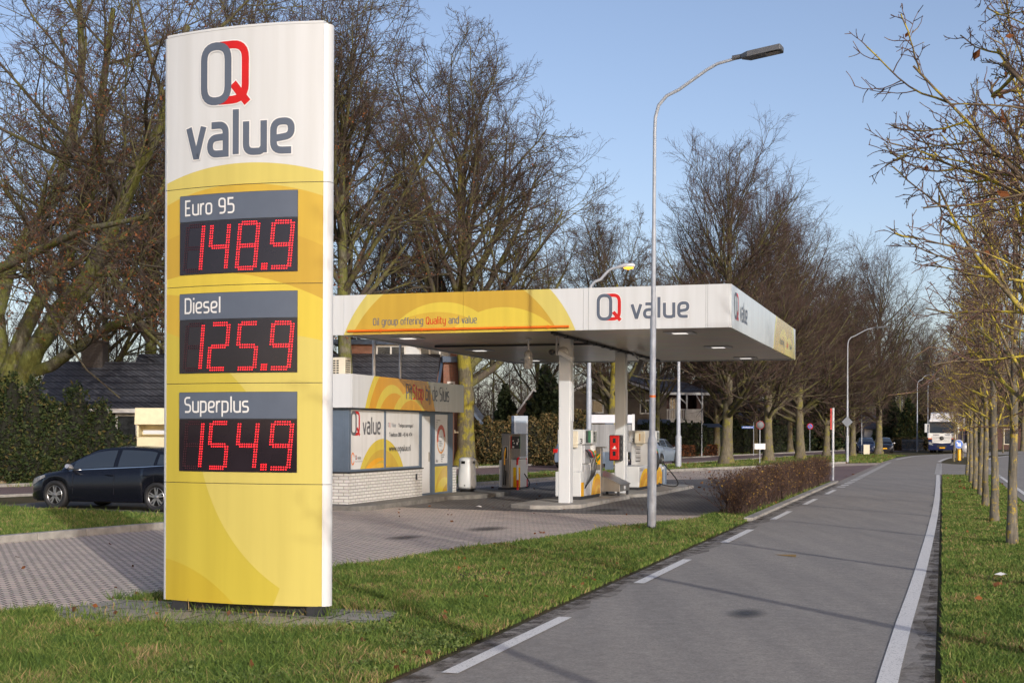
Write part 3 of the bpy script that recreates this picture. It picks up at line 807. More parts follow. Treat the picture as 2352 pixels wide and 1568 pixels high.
# ================================================================== canopy
CN = root('pump_canopy', (c0[0], c0[1], 0), STN, 'flat white and yellow filling station canopy on two square columns', 'canopy')
W_, L_, S0, S1 = 8.96, 13.0, 4.05, 4.94
def cart(ax, c):
    s = -1 if ax == 0 else 1
    return [(c, -1.15 + S0, 3.0, PALE), (c - 0.1, -1.33 + S0, 2.79, GOLD2), (c - 0.35, -.95 + S0, 1.62, BRIGHT), (c - 0.5, -1.75 + S0, 2.2, GOLD), (c + 1.1, -1.2 + S0, 1.72, BRIGHT), (c + 1.35, -1.5 + S0, 1.5, GOLD)]
art_f = swirl('fascia_artwork', (0.605, 0.625, 0.635), cart(0, -6.16), 0, 0.3)
art_r = swirl('side_fascia_artwork', (0.605, 0.625, 0.635), cart(1, 10.2), 1, 0.16)
mb = MB()
for a, b in ((-9.9, -8.95), (-8.944, -6.003), (-5.997, -3.205), (-3.199, -3.09), (-3.084, -.51), (-.504, -.47), (-.464, 0.0)):
    mb.bb(a, b, -0.03, 0.03, S0 - 0.03, S1)
mb.bb(-9.89, -0.01, -0.02, 0.02, S0 - 0.02, S1 - 0.01, 1)
mb.build('front_fascia', [art_f, M['dark']], CN)
mb = MB()
for a, b in ((0.031, 2.8), (2.806, 5.4), (5.406, 8.2), (8.206, 10.9), (10.906, L_)): mb.bb(-0.03, 0.03, a, b, S0 - 0.03, S1)
mb.bb(-0.02, 0.02, 0.04, L_ - 0.01, S0 - 0.02, S1 - 0.01, 1)
mb.build('side_fascia', [art_r, M['dark']], CN)
mb = MB(); mb.bb(-W_ - 0.03, -W_ + 0.03, 0.031, L_, S0 - 0.03, S1); mb.build('side_fascia', M['white'], CN)
mb = MB(); mb.bb(-W_, 0, L_ + 0.001, L_ + 0.06, S0 - 0.03, S1); mb.build('rear_fascia', M['white'], CN)
def soffit_mat():
    m, nt, b = base_mat('slatted_soffit', 0.28, 0.2, 0.6)
    tc = N(nt, 'TexCoord'); sp = N(nt, 'SeparateXYZ'); nt.links.new(tc.outputs['Object'], sp.inputs[0])
    mm = N(nt, 'Math', operation='MULTIPLY'); nt.links.new(sp.outputs[1], mm.inputs[0]); mm.inputs[1].default_value = 1 / 0.3
    fr = N(nt, 'Math', operation='FRACT'); nt.links.new(mm.outputs[0], fr.inputs[0])
    r = N(nt, 'ValToRGB'); r.color_ramp.elements[0].position = 0.14; r.color_ramp.elements[1].position = 0.3
    r.color_ramp.elements[0].color = (0.09, 0.07, 0.045, 1); r.color_ramp.elements[1].color = (0.55, 0.44, 0.29, 1)
    nt.links.new(fr.outputs[0], r.inputs[0])
    nz = N(nt, 'TexNoise', Scale=1.5, Detail=5.0); nt.links.new(tc.outputs['Object'], nz.inputs['Vector'])
    mx = N(nt, 'Mix', data_type='RGBA', blend_type='MULTIPLY'); mx.inputs[0].default_value = 0.5
    nt.links.new(r.outputs[0], mx.inputs[6]); nt.links.new(nz.outputs['Color'], mx.inputs[7]); 
    hs = N(nt, 'HueSaturation'); hs.inputs['Saturation'].default_value = 0.9; hs.inputs['Value'].default_value = 1.2; nt.links.new(mx.outputs[2], hs.inputs['Color'])
    nt.links.new(hs.outputs[0], b.inputs['Base Color'])
    bp = N(nt, 'Bump', Strength=0.6, Distance=0.02); nt.links.new(fr.outputs[0], bp.inputs['Height']); nt.links.new(bp.outputs[0], b.inputs['Normal'])
    return m
mb = MB(); mb.bb(-W_ + 0.035, -0.035, 0.035, L_ - 0.002, S0, S0 + 0.05); mb.build('soffit', soffit_mat(), CN)
mb = MB(); mb.bb(-W_ + 0.04, -0.04, 0.04, L_ - 0.01, S1 - 0.25, S1 - 0.2); mb.build('roof', M['alu'], CN)
mb = MB(); mb.tube([(-8.83, -0.06, S0 + 0.055), (-3.52, -0.06, S0 + 0.055)], 0.028, 10)
for x in (-8, -7, -6.2, -5, -4): mb.bb(x - 0.02, x + 0.02, -0.075, -0.031, S0 + 0.02, S0 + 0.09)
mb.build('neon_tube', M['orange'], CN)
ff = lambda x, z, l: (x, -0.03 - l, z)
wm = MB(); wr = MB()
sx_ = 3.03 / 1.0 / text_width('Oil group offering Quality and value', 0.15, 1.0)
xe = -8.2
for k, wd_ in enumerate(('Oil group offering ', 'Quality', ' and value')):
    xe = write(wr if k == 1 else wm, wd_, xe, 4.225, 0.15, 0.12, ff, 0.003, 0.86)
wm.build('lettering', M['greyb'], CN); wr.build('red_word', M['red'], CN)
logo_on(CN, ff, [('oq', (-2.9, 4.215, 0.585, 1.06)), ('text', ('value', -2.11, 4.235, 0.40, 0.17, 1.06))], 0.003, 0.016)
fr_ = lambda y, z, l: (0.03 + l, y, z)
g, r_ = MB(), MB(); oq(g, r_, 0.45, 4.24, 0.58, fr_, 0.003, 1.2); g.build('grey_ring', M['greyb'], CN); g = MB(); write(g, 'value', 1.32, 4.25, 0.40, 0.15, fr_, 0.003, 1.0)
g.build('lettering', M['greyb'], CN); g = MB(); write(g, 'Oil group offering', 8.9, 4.25, 0.15, 0.1, fr_, 0.003, 0.75); write(g, 'and value', 11.35, 4.25, 0.15, 0.1, fr_, 0.003, 0.75); rq = MB(); write(rq, 'Quality', 10.6, 4.25, 0.15, 0.1, fr_, 0.003, 0.75); rq.build('red_word', M['red'], CN)
g.build('slogan', M['greyb'], CN); r_.build('red_ring', M['red'], CN)
for y in (2.4, 8.18):
    cl = MB(); x = -4.30
    cl.bb(x - 0.145, x + 0.145, y, y + 0.29, 0.0, S0 + 0.002)
    co = cl.build('column', M['white'], CN, bevel=0.02)
    cl = MB(); cl.bb(x + 0.146, x + 0.165, y + 0.05, y + 0.26, 2.05, 3.0); cl.build('number_board', M['white'], co, bevel=0.004)
tray = MB(); tray.bb(-4.1, -4.04, 0.5, 12.5, S0 - 0.06, S0 - 0.001); tray.bb(-8.4, -4.1, 4.4, 4.46, S0 - 0.055, S0 - 0.001)
for y in np.arange(0.8, 12.4, 0.9): tray.bb(-4.12, -4.02, y, y + 0.05, S0 - 0.075, S0 - 0.001)
tray.build('cable_tray', M['dark'], CN)
for u, v in ((937, 774.7), (1102, 803), (1225.5, 826), (1562, 762.6), (1650, 795.6), (1712.6, 820.6)):
    p = G(u, v, S0); q = rot2((p.x - c0[0], p.y - c0[1]), -STN)
    f = MB(); f.bb(q[0] - 0.33, q[0] + 0.33, q[1] - 0.33, q[1] + 0.33, S0 - 0.03, S0 - 0.001)
    fo = f.build('ceiling_light', M['alu'], CN, bevel=0.01)
    f = MB(); f.bb(q[0] - 0.16, q[0] + 0.16, q[1] - 0.16, q[1] + 0.16, S0 - 0.036, S0 - 0.031); f.build('lens', M['lit'], fo)

# things that hang from the canopy
p = stn(c0, -5.25, 2.55)
lt = root('bottle_lamp', (p.x, p.y, 0), STN, 'clear cylindrical lamp hanging from the soffit left of the columns', 'lamp')
mb = MB(); mb.lathe([(0.0, S0), (0.07, S0), (0.07, S0 - 0.03), (0.018, S0 - 0.04), (0.018, S0 - 0.28)], n=14); mb.build('stem', M['alu'], lt)
mb = MB(); mb.lathe([(0.02, S0 - 0.28), (0.09, S0 - 0.33), (0.105, S0 - 0.42), (0.1, S0 - 0.7), (0.07, S0 - 0.74), (0, S0 - 0.74)], n=18); mb.build('lamp_glass', mat('lamp_glass', (0.45, 0.45, 0.45), 0.1, 0.0, 0.8, var=0.3, scale=14), lt)
p = stn(c0, -4.47, 2.33)
cv = root('security_camera', (p.x, p.y, 0), STN, 'white security camera on a bracket at the top of the near column', 'camera')
mb = MB(); mb.tube([(0, 0.0, S0), (0, -0.05, S0 - 0.3), (0.03, -0.1, S0 - 0.42), (0.1, -0.1, S0 - 0.42)], 0.025, 10); mb.lathe([(0, -0.03), (0.13, -0.03), (0.13, 0.03), (0, 0.03)], (0.15, 0.03, S0 - 0.35), 16, axis='y'); mb.build('bracket', M['alu'], cv)
mb = MB(); mb.tube([(0.1, -0.16, S0 - 0.36), (0.45, -0.2, S0 - 0.56)], 0.06, 12); mb.build('camera_body', M['white'], cv)
mb = MB(); mb.lathe([(0, -0.18), (0.06, -0.18), (0.07, -0.05), (0, -0.05)], (-0.1, 0, S0 - 0.36), 14, axis='y'); mb.build('lens_hood', M['dark'], cv)
p = stn(c0, -3.95, 8.3)
cv = root('floodlight', (p.x, p.y, 0), STN, 'grey tilted floodlight box fixed behind the top of the far column', 'floodlight')
mb = MB(); mb.add([(-0.02, 0.1, 3.45), (0.16, 0.1, 3.85), (0.16, 0.35, 3.85), (-0.02, 0.35, 3.45), (0.1, 0.1, 3.4), (0.26, 0.1, 3.8), (0.26, 0.35, 3.8), (0.1, 0.35, 3.4)], [(3, 2, 1, 0), (4, 5, 6, 7), (0, 1, 5, 4), (1, 2, 6, 5), (2, 3, 7, 6), (3, 0, 4, 7)]); mb.build('housing', M['lampgrey'], cv)
mb = MB(); mb.tube([(0.24, 0.2, 3.8), (0.3, 0.2, 3.65), (0.2, 0.2, 3.6)], 0.012, 8); mb.tube([(0.1, 0.2, 3.85), (-0.05, 0.2, 4.05)], 0.02, 8); mb.build('bracket', M['alu'], cv)

# ================================================================== shop kiosk
KO = (-3.745, 30.8)
pk = MB()
pts = [(-4.3, -0.62), (0.55, -0.62), (0.72, -0.3), (0.72, 4.7), (1.15, 5.6), (1.35, 7.0), (1.25, 8.3), (0.4, 9.0), (-4.3, 9.0)]
pk.prism([tuple(stn(KO, *p)[:2]) for p in pts], 0.135, 'z', -0.02)
pk.build('kiosk_pavement', M['concrete_dark'], bevel=0.02)['kind'] = 'structure'
KI = root('shop_kiosk', (KO[0], KO[1], 0), STN, 'small white brick filling station shop with yellow and white fascia', 'kiosk')
wb = brick('white_painted_brick', (0.68, 0.665, 0.63), (0.6, 0.59, 0.555), (0.33, 0.315, 0.29), 0.25, 0.075, 0.011, 0.7, 0.7, 0.5, False, 0, 0.15, (0.4, 0.36, 0.3))
mb = MB(); mb.bb(-3.6, 0, 0, 0.2, 0.1, 0.82); mb.bb(-0.2, 0, 0.2, 4.57, 0.1, 0.82); mb.bb(-0.2, 0, 6.9, 7.16, 0.1, 0.82); mb.bb(-3.6, -3.4, 0.2, 7.16, 0.1, 2.4); mb.bb(-3.4, -0.2, 6.96, 7.16, 0.1, 2.4)
mb.build('brick_wall', wb, KI)
mb = MB()
mb.bb(-3.62, 0.03, -0.03, 0.1, 0.822, 0.852); mb.bb(-0.1, 0.03, 0.101, 4.6, 0.822, 0.852); mb.bb(-0.1, 0.03, 6.88, 7.18, 0.822, 0.852); mb.build('sill', M['dark'], KI)
fz0, fz1 = 0.853, 2.36
fr = MB()
fr.bb(-0.14, -0.01, 0.01, 0.14, fz0, fz1)                                       # corner post
for y0, y1 in ((2.1, 2.2), (4.4, 4.58), (5.2, 5.53), (6.52, 6.9)): fr.bb(-0.12, -0.012, y0, y1, fz0 if y0 < 4.4 else 0.11, fz1)
for y0, y1 in ((0.14, 2.1), (2.2, 4.4)):
    fr.bb(-0.12, -0.013, y0, y1, fz0, 0.905); fr.bb(-0.12, -0.013, y0, y1, 2.29, fz1)
fr.bb(-0.12, -0.013, 4.58, 5.2, 2.2, fz1); fr.bb(-0.12, -0.013, 4.58, 5.2, 0.105, 0.17); fr.bb(-0.12, -0.013, 5.53, 6.52, 2.26, fz1); fr.bb(-0.12, -0.013, 5.53, 6.52, 0.86, 0.93); fr.bb(-0.12, -0.013, 5.53, 6.52, 0.105, 0.16)
fr.bb(-1.05, -0.141, 0.013, 0.12, fz0, 0.905); fr.bb(-1.05, -0.141, 0.013, 0.12, 2.29, fz1); fr.bb(-0.42, -0.141, 0.014, 0.12, 0.905, 2.29)
fr.bb(-3.6, -3.4, 0.012, 0.14, fz0, fz1); fr.bb(-2.1, -2.0, 0.013, 0.12, fz0, fz1); fr.bb(-3.4, -1.05, 0.013, 0.12, 2.29, fz1); fr.bb(-3.4, -1.05, 0.013, 0.12, fz0, 0.905)
fr.build('window_frame', M['frame'], KI, bevel=0.006)
film = [(2.02, 0.02, 1.59, BRIGHT), (2.0, -0.1, 1.45, GOLD), (1.85, -.35, 1.5, srgb(228, 165, 30)), (2.15, -.3, 1.4, GOLD), (1.9, -.6, 1.62, srgb(225, 175, 50)), (2.3, -.7, 1.65, GOLD2)]
filmm = swirl('window_film', (0.7, 0.7, 0.69), film, 1, 0.18)
for y0, y1 in ((0.14, 2.1), (2.2, 4.4)):
    mb = MB(); mb.bb(-0.06, -0.03, y0, y1, 0.905, 2.29); wo = mb.build('window', filmm, KI)
    fk = lambda y, z, l: (-0.03 + l, y, z)
    if y0 < 1:
        g, r_ = MB(), MB(); oq(g, r_, 0.16, 1.69, 0.57, fk, 0.003, 1.02); write(g, 'value', 0.86, 1.71, 0.36, 0.17, fk, 0.003, 0.98)
        g2 = MB(); oq(g2, r_, 0.42, 1.13, 0.1, fk, 0.003, 1.0); write(g2, 'value', 0.55, 1.135, 0.065, 0.14, fk, 0.003, 1.0)
        g2.build('small_lettering', M['dark'], wo); g3 = MB()
        type_on(g3, 'Oil group offering Quality and value', 0.42, 1.075, 0.035, fk, 0.003, 0.8); g3.build('slogan', M['dark'], wo)
        e = MB()
        ribbon(e, [(0.28 + 0.085 * math.cos(a), 1.15 + 0.13 * math.sin(a)) for a in np.linspace(0.3, 5.9, 24)], 0, 0.035, fk, 0.003)
        e.build('ring_emblem', mat('orange_print', srgb(225, 120, 40), 0.3), wo)
        g.build('lettering', mat('grey_print', (0.12, 0.12, 0.13), 0.4), wo); r_.build('red_ring', M['red'], wo)
    else:
        g, r_ = MB(), MB()
        type_on(g, 'O', 2.33, 1.90, 0.16, fk, 0.003, 0.62); type_on(r_, 'Q', 2.42, 1.90, 0.16, fk, 0.003, 0.62); type_on(g, 'Value', 2.57, 1.90, 0.16, fk, 0.003, 0.78)
        bp2 = mat('black_print', (0.04, 0.04, 0.045), 0.4)
        for s, y_, z_, sz_, sx2 in (('Telefoon 088 - 45 46 474', 2.42, 1.66, 0.155, 0.94), ('www.oqvalue.nl', 2.42, 1.30, 0.22, 1.0), ('Tankpas aanvragen?', 3.01, 1.90, 0.13, 0.96)):
            gg = MB(); type_on(gg, s, y_, z_, sz_, fk, 0.003, sx2, 0.022); gg.build('lettering', bp2, wo)
        g.build('lettering', M['greyb'], wo); r_.build('red_letter', M['red'], wo)
mb = MB(); mb.bb(-0.42 - 0.63, -0.42, 0.04, 0.07, 0.905, 2.29); mb.bb(-2.0, -1.05, 0.04, 0.07, 0.905, 2.29); mb.bb(-3.4, -2.1, 0.04, 0.07, 0.905, 2.29); mb.build('window', M['white_clean'], KI)
mb = MB(); mb.bb(-0.07, -0.035, 4.58, 5.2, 0.17, 2.2); do = mb.build('door', M['white_clean'], KI)
mb = MB(); mb.bb(-0.034, 0.0, 5.1, 5.14, 1.0, 1.25); mb.build('handle', M['steel'], do)
mb = MB(); mb.bb(-0.06, -0.03, 5.53, 6.52, 0.93, 2.26); wo = mb.build('poster', M['white_clean'], KI)
e = MB(); e2 = MB(); g = MB()
ribbon(e, [(6.02 + 0.3 * math.cos(a), 1.58 + 0.36 * math.sin(a)) for a in np.linspace(0, 6.283, 32)][:-1], 1, 0.05, fk, 0.002); e.build('ring_emblem', mat('gold_print', srgb(220, 150, 60), 0.3), wo)
ribbon(e2, [(6.02 + 0.26 * math.cos(a), 1.62 + 0.3 * math.sin(a)) for a in np.linspace(0.1, 3.5, 20)], 0, 0.12, fk, 0.004); e2.build('crescent', mat('brick_red_print', srgb(190, 80, 50), 0.3), wo)
for i, s in enumerate(("'s Heerenberg", 'Wehl', 'Loo', 'A')): type_on(g, '\u2022 ' + s, 5.62, 2.09 - i * 0.06, 0.055, fk, 0.006, 0.9, 0.01)
for i, s in enumerate(('Barneveld', '', 'Albergen', 'Glanerbrug', 'Hengelo')):
    if s: type_on(g, '\u2022 ' + s, 5.85, 1.64 - i * 0.06, 0.055, fk, 0.007, 0.9, 0.01)
type_on(g, '\u2022 Ter Aar', 5.95, 1.27, 0.055, fk, 0.006, 0.9, 0.01)
for i, s in enumerate(('Sas van Gent', 'Terneuzen', 'Hulst', 'Axel')): type_on(g, '\u2022 ' + s, 6.0, 1.15 - i * 0.06, 0.055, fk, 0.006, 0.9, 0.01)
write(g, 'value', 5.62, 0.97, 0.07, 0.12, fk, 0.004, 0.9); g.build('lettering', M['dark'], wo)
mb = MB(); mb.bb(-0.06, -0.03, 5.53, 6.52, 0.16, 0.86); mb.build('yellow_panel', swirl('door_panel_art', BRIGHT, [(6.5, -.1, .95, GOLD), (6.3, -.2, .75, BRIGHT), (6.6, -.25, .62, GOLD2)], 1, 0.2), KI)
mb = MB(); mb.bb(0.0, 0.03, 6.95, 7.02, 1.75, 1.85); mb.bb(0.03, 0.12, 6.95, 7.02, 1.76, 1.8); mb.build('door_chime', M['cream'], KI)
mb = MB(); mb.bb(0.001, 0.02, 4.1, 4.18, 0.55, 0.7); mb.build('wall_socket', M['dark'], KI)
mb = MB(); mb.bb(-3.5, -0.15, 0.15, 7.0, 0.12, 2.3); mb.build('interior_wall', M['frame'], KI)
kc = [(2.84, 2.33 - .99, 2.48, BRIGHT), (2.95, 2.33 - 1.1, 2.42, srgb(205, 150, 42)), (2.2, 2.33 - .55, 1.15, BRIGHT), (2.35, 2.33 - .8, 1.2, srgb(206, 150, 36)), (3.3, 2.33 - .9, 1.35, BRIGHT), (3.45, 2.33 - 1.0, 1.25, srgb(204, 150, 40))]
mb = MB()
for a, b in ((-0.15, 0.862), (0.868, 3.58), (3.586, 6.1), (6.106, 7.35)): mb.bb(0.09, 0.15, a, b, 2.33, 3.1)
mb.bb(0.095, 0.14, -0.13, 7.33, 2.34, 3.09, 1)
kf = mb.build('fascia', [swirl('kiosk_fascia_art', (0.605, 0.625, 0.635), kc, 1, 0.1), M['dark']], KI)
mb = MB(); mb.bb(-3.75, 0.089, -0.15, -0.09, 2.33, 3.1); mb.bb(-3.75, 0.089, 7.29, 7.35, 2.33, 3.1); mb.bb(-3.75, -3.69, -0.089, 7.289, 2.33, 3.1); mb.bb(-3.689, 0.088, -0.089, 7.289, 2.37, 2.41); mb.bb(-3.689, 0.088, -0.089, 7.289, 3.0, 3.05)
mb.build('roof_box', M['white'], KI)
fk2 = lambda y, z, l: (0.15 + l, y, z)
g, r_ = MB(), MB(); ye = 3.1
for k, s in enumerate(('Pit', 'Stop', ' bij de Sluis')): ye = write(r_ if k == 1 else g, s, ye, 2.60, 0.345, 0.125, fk2, 0.003, 0.86)
g.build('lettering', M['greyb'], KI); r_.build('red_word', M['red'], KI)
ac = root('air_conditioner', tuple(stn(KO, -1.2, 1.5, 3.05)), STN, 'cream air conditioner unit with grille on the kiosk roof', 'air conditioner')
mb = MB(); mb.bb(-0.48, 0.48, -0.18, 0.18, 0.02, 0.52); mb.build('casing', M['cream'], ac, bevel=0.015)
mb = MB()
for i in range(9):
    for j in range(7): mb.bb(-0.42 + i * 0.085, -0.36 + i * 0.085, -0.186, -0.181, 0.07 + j * 0.058, 0.105 + j * 0.058)
for i in range(4):
    for j in range(8): mb.bb(0.481, 0.486, -0.14 + i * 0.07, -0.09 + i * 0.07, 0.06 + j * 0.052, 0.09 + j * 0.052)
mb.build('grille', M['dark'], ac)
for x, y, lb in ((-0.5, 2.55, 'thin steel pipe from kiosk roof to canopy, the thicker one'), (-0.5, 4.25, 'thin steel pipe from kiosk roof to canopy, the far thinner one')):
    p = stn(KO, x, y)
    mb = MB(); mb.tube([(0, 0, 3.04), (0, 0, S0 + 0.02)], 0.045 if y < 3 else 0.035, 10); mb.lathe([(0.09, 3.04), (0.09, 3.07), (0.05, 3.09)], n=12)
    o = T(mb.build('drain_pipe', M['alu']), lb, 'pipe', 'pipes between kiosk and canopy'); o.location = (p.x, p.y, 0)
# ================================================================== pump islands
def island(name, pts):
    mb = MB(); mb.prism([tuple(stn(c0, *p)[:2]) for p in pts], 0.12, 'z', -0.02)
    o = mb.build(name, M['concrete'], bevel=0.015); T(o, kind='structure')
island('pump_island', [(-5.35, 1.5), (-4.75, 1.1), (-4.1, 1.25), (-3.75, 1.9), (-3.7, 6.9), (-4.0, 7.3), (-5.2, 7.3), (-5.35, 6.9)])
island('far_pump_island', [(-5.3, 7.7), (-3.8, 7.7), (-3.4, 8.3), (-3.35, 14.6), (-3.8, 15.3), (-5.1, 15.3), (-5.3, 14.8)])
pump_art = swirl('pump_artwork', (0.605, 0.625, 0.635), [(0.62, 0.0, 0.62, srgb(238, 190, 30)), (0.66, -0.1, 0.6, srgb(228, 165, 30)), (0.75, -0.1, 0.42, srgb(236, 190, 50)), (0.85, -0.15, 0.4, srgb(222, 165, 45))], 1, 0.25)
def hose(mb, p0, p1, sag, out, n=14, r=0.017, m=0, swing=0.0):
    pts = []
    for i in range(n + 1):
        t = i / n
        q = Vector(p0).lerp(Vector(p1), t)
        q.x += out * math.sin(math.pi * t); q.y += swing * math.sin(math.pi * t); q.z -= sag * math.sin(math.pi * t) ** 0.9
        pts.append(q)
    mb.tube(pts, r, 8, m)
NOZ = ('black', 'navy', 'red', 'green')
def pump(x, y, c1, tw, c2, digits, label, short=False):
    """fuel dispenser: low cabinet, tower with head and hoses, second low cabinet, in line along the island"""
    p = stn(c0, x, y)
    o = root('fuel_pump', (p.x, p.y, 0.10), STN, label, 'fuel pump', 'white fuel pumps under the canopy')
    wd, h = 0.66, 0.70
    mb = MB(); mb.bb(-wd + 0.03, -0.03, 0.02, c1 + tw + c2 - 0.02, 0, 0.08); mb.build('plinth', M['dark'], o)
    for a, b in ((0.0, c1), (c1 + tw, c1 + tw + c2)):
        mb = MB(); mb.bb(-wd, 0, a, b - 0.003, 0.081, h)
        cb = mb.build('cabinet', M['white'], o, bevel=0.02)
        if b - a > 0.5:
            mb = MB(); mb.bb(0.001, 0.008, 0.0, b - a - 0.03, 0.085, h - 0.03)
            ao = mb.build('artwork', pump_art, cb); ao.location.y = a + 0.01
            if b - a > 1.2: ao.scale = (1, (b - a) / 1.1, 1)
            g, r_ = MB(), MB(); f2 = lambda yy, z, l: (0.009 + l, yy, z)
            oq(g, r_, a + 0.1, 0.55, 0.1, f2, 0.002, 1.2); write(g, 'value', a + 0.25, 0.555, 0.07, 0.14, f2, 0.002, 1.2)
            g.build('lettering', M['greyb'], cb); r_.build('red_ring', M['red'], cb)
        else:
            mb = MB(); mb.bb(0.001, 0.008, a + 0.03, b - 0.02, 0.085, h * 0.62); mb.build('artwork', swirl('pump_strip', srgb(238, 190, 30), [(0, 0.3, 0.3, srgb(226, 168, 30))], 1, 0.25), cb)
    mb = MB(); mb.bb(-wd + 0.06, -0.06, c1, c1 + tw, 0.081, 1.38)
    tb = mb.build('tower', M['white'], o, bevel=0.015)
    mb = MB(); mb.bb(-wd - 0.02, 0.02, c1 - 0.05, c1 + tw * 0.92, 1.381, 1.76); mb.bb(-wd + 0.1, 0.05, c1 + tw * 0.93, c1 + tw + 0.42, 1.40, 1.75)
    hd = mb.build('head', M['white'], o, bevel=0.025)
    mb = MB()
    for i, c in enumerate(('black', 'black', 'green', 'green')):
        yy = c1 + 0.1 + i * 0.125; mb.bb(0.021, 0.026, yy, yy + 0.095, 1.42, 1.73, 0 if c == 'black' else 1)

    mb.build('grade_sign', [M['dark'], M['green']], hd)
    mb = MB(); mb.bb(0.051, 0.055, c1 + tw + 0.02, c1 + tw + 0.38, 1.43, 1.72); dp = mb.build('display', mat('pale_display', (0.4, 0.43, 0.4), 0.15), hd)
    mb = MB()
    for k in range(3): mb.bb(0.056, 0.059, c1 + tw + 0.08, c1 + tw + 0.2, 1.45 + k * 0.09, 1.51 + k * 0.09)
    mb.build('readout', M['dark'], dp)
    g = MB(); f3 = lambda xx, z, l: (xx, c1 - 0.05 - l, z)
    if len(digits) == 1: type_on(g, digits, -0.1, 1.41, 0.17, f3, 0.003, 1.0, 0.02)
    else: type_on(g, '2', -0.56, 1.41, 0.15, f3, 0.003, 1.0, 0.02); type_on(g, '1', -0.08, 1.41, 0.15, f3, 0.003, 1.0, 0.02)
    g.build('pump_number', M['dark'], hd)
    mb = MB(); mb.bb(-0.001 - 0.06, 0.001, c1 + 0.06, c1 + tw - 0.04, 0.9, 1.36); mb.build('nozzle_holder', M['alu'], o, bevel=0.01)
    for i in range(4):
        yy = c1 + 0.14 + i * (tw - 0.25) / 3.2
        nb = MB(); nb.tube([(0.01, yy, 1.25), (0.07, yy + 0.04, 1.18), (0.1, yy + 0.07, 1.08)], [0.016, 0.028, 0.022], 8)
        nb.tube([(0.08, yy + 0.05, 1.17), (0.1, yy + 0.16, 1.05)], [0.02, 0.012], 8)
        no = nb.build('nozzle', M[NOZ[i]], o)
        hb = MB(); hose(hb, (0.1, yy + 0.07, 1.08), (0.02, c1 + 0.04 + i * 0.03, 0.28 + 0.02 * i), 0.02, 0.07, 14, 0.014, 0, 0.12 + 0.05 * i); hb.build('hose', M['black'], o)
    mb = MB()
    for i in range(5): mb.bb(-0.02, 0.005, c1 + 0.06 + i * tw / 5.4, c1 + 0.12 + i * tw / 5.4, 0.085, 0.86)
    mb.build('hose_channel', M['alu'], o)
    return o, c1, tw
po, a_, b_ = pump(-4.29, 3.9, 0.32, 0.70, 1.0, '3', 'white fuel pump numbered 3 standing right behind the near column')
mb = MB(); mb.bb(-0.5, -0.14, 0.2, 0.268, 1.37, 1.72); mb.bb(-0.5, -0.14, 0.215, 0.268, 1.3, 1.369); mb.build('towel_dispenser', M['cream'], po, bevel=0.015)
mb = MB(); mb.lathe([(0.0, 0.702), (0.2, 0.702), (0.205, 1.3), (0.19, 1.36), (0.02, 1.42), (0, 1.42)], (-0.22, 1.55, 0), 24); mb.build('drum', M['white_clean'], po)
mb = MB()
for k in range(2): mb.bb(-0.02, -0.01, 1.45, 1.6, 1.05 + k * 0.1, 1.12 + k * 0.1, k)
mb.build('sticker', [M['red'], M['yellow']], po)
pq, a_, b_ = pump(-4.19, 10.2, 1.6, 0.70, 1.1, '21', 'white fuel pump numbered 2 and 1 standing behind the far column')
mb = MB(); mb.bb(-0.46, -0.14, 1.44, 1.53, 1.36, 1.74); mb.add([(-0.42, 1.44, 1.34), (-0.2, 1.44, 1.34), (-0.24, 1.47, 1.29), (-0.4, 1.47, 1.28)], [(0, 1, 2, 3)]); td = mb.build('towel_dispenser', M['cream'], pq, bevel=0.02)
mb = MB(); mb.bb(-0.31, -0.28, 1.432, 1.438, 1.44, 1.66); mb.build('sight_slot', mat('ochre_paper', srgb(196, 150, 70), 0.6), td)
mb = MB()
for z in (0.84, 0.95, 1.09, 1.21): mb.bb(-0.46, -0.3, 1.585, 1.598, z, z + 0.07); mb.bb(-0.45, -0.31, 1.58, 1.598, z - 0.03, z - 0.012, 1)
mb.build('card_slot', [M['alu'], M['dark']], pq)
hb = MB(); hose(hb, (0.05, 3.3, 0.75), (0.05, 2.6, 0.12), 0.35, 0.55, 18, 0.02); hb.build('loose_hose', M['black'], pq)

# stainless dispenser numbered 5 at the left rear
p = G(1152, 1122.5, 0.02)
o = root('fuel_pump', (p.x, p.y, 0), STN, 'brushed steel fuel pump numbered 5 with one yellow nozzle at the left rear', 'fuel pump', 'steel pump at the rear')
mb = MB(); mb.bb(0.0, 0.27, 0, 0.75, 0.06, 1.72); mb.bb(-0.02, 0.62, -0.02, 0.77, 1.721, 1.745); mb.bb(0.271, 0.58, 0.1, 0.7, 0.95, 1.72); mb.build('cabinet', M['steel'], o, bevel=0.01)
mb = MB(); mb.bb(-0.1, 0.65, -0.05, 0.85, 0, 0.055); mb.build('plinth', M['dark'], o)
mb = MB(); mb.bb(-0.1, -0.005, 0.05, 0.5, 0.08, 0.92); mb.build('side_cover', M['white'], o, bevel=0.01)
mb = MB(); mb.bb(0.272, 0.6, 0.06, 0.72, 0.08, 0.945); mb.build('lower_cover', M['white'], o, bevel=0.015)
mb = MB(); mb.bb(0.36, 0.59, 0.05, 0.059, 0.08, 0.7); mb.build('yellow_art', swirl('steel_pump_art', srgb(238, 195, 30), [(0.6, 0.2, 0.3, srgb(225, 165, 30))], 0, 0.25), o)
mb = MB(); mb.bb(0.29, 0.56, 0.085, 0.099, 1.28, 1.66); dsp = mb.build('display', M['dark'], o)
mb = MB(); mb.bb(0.273, 0.289, 0.08, 0.099, 1.28, 1.66); mb.build('red_stripe', M['red'], o)
mb = MB(); mb.bb(0.561, 0.577, 0.08, 0.099, 1.28, 1.66); mb.build('green_stripe', M['green'], o)
g = MB(); f4 = lambda xx, z, l: (xx, 0.085 - l, z)
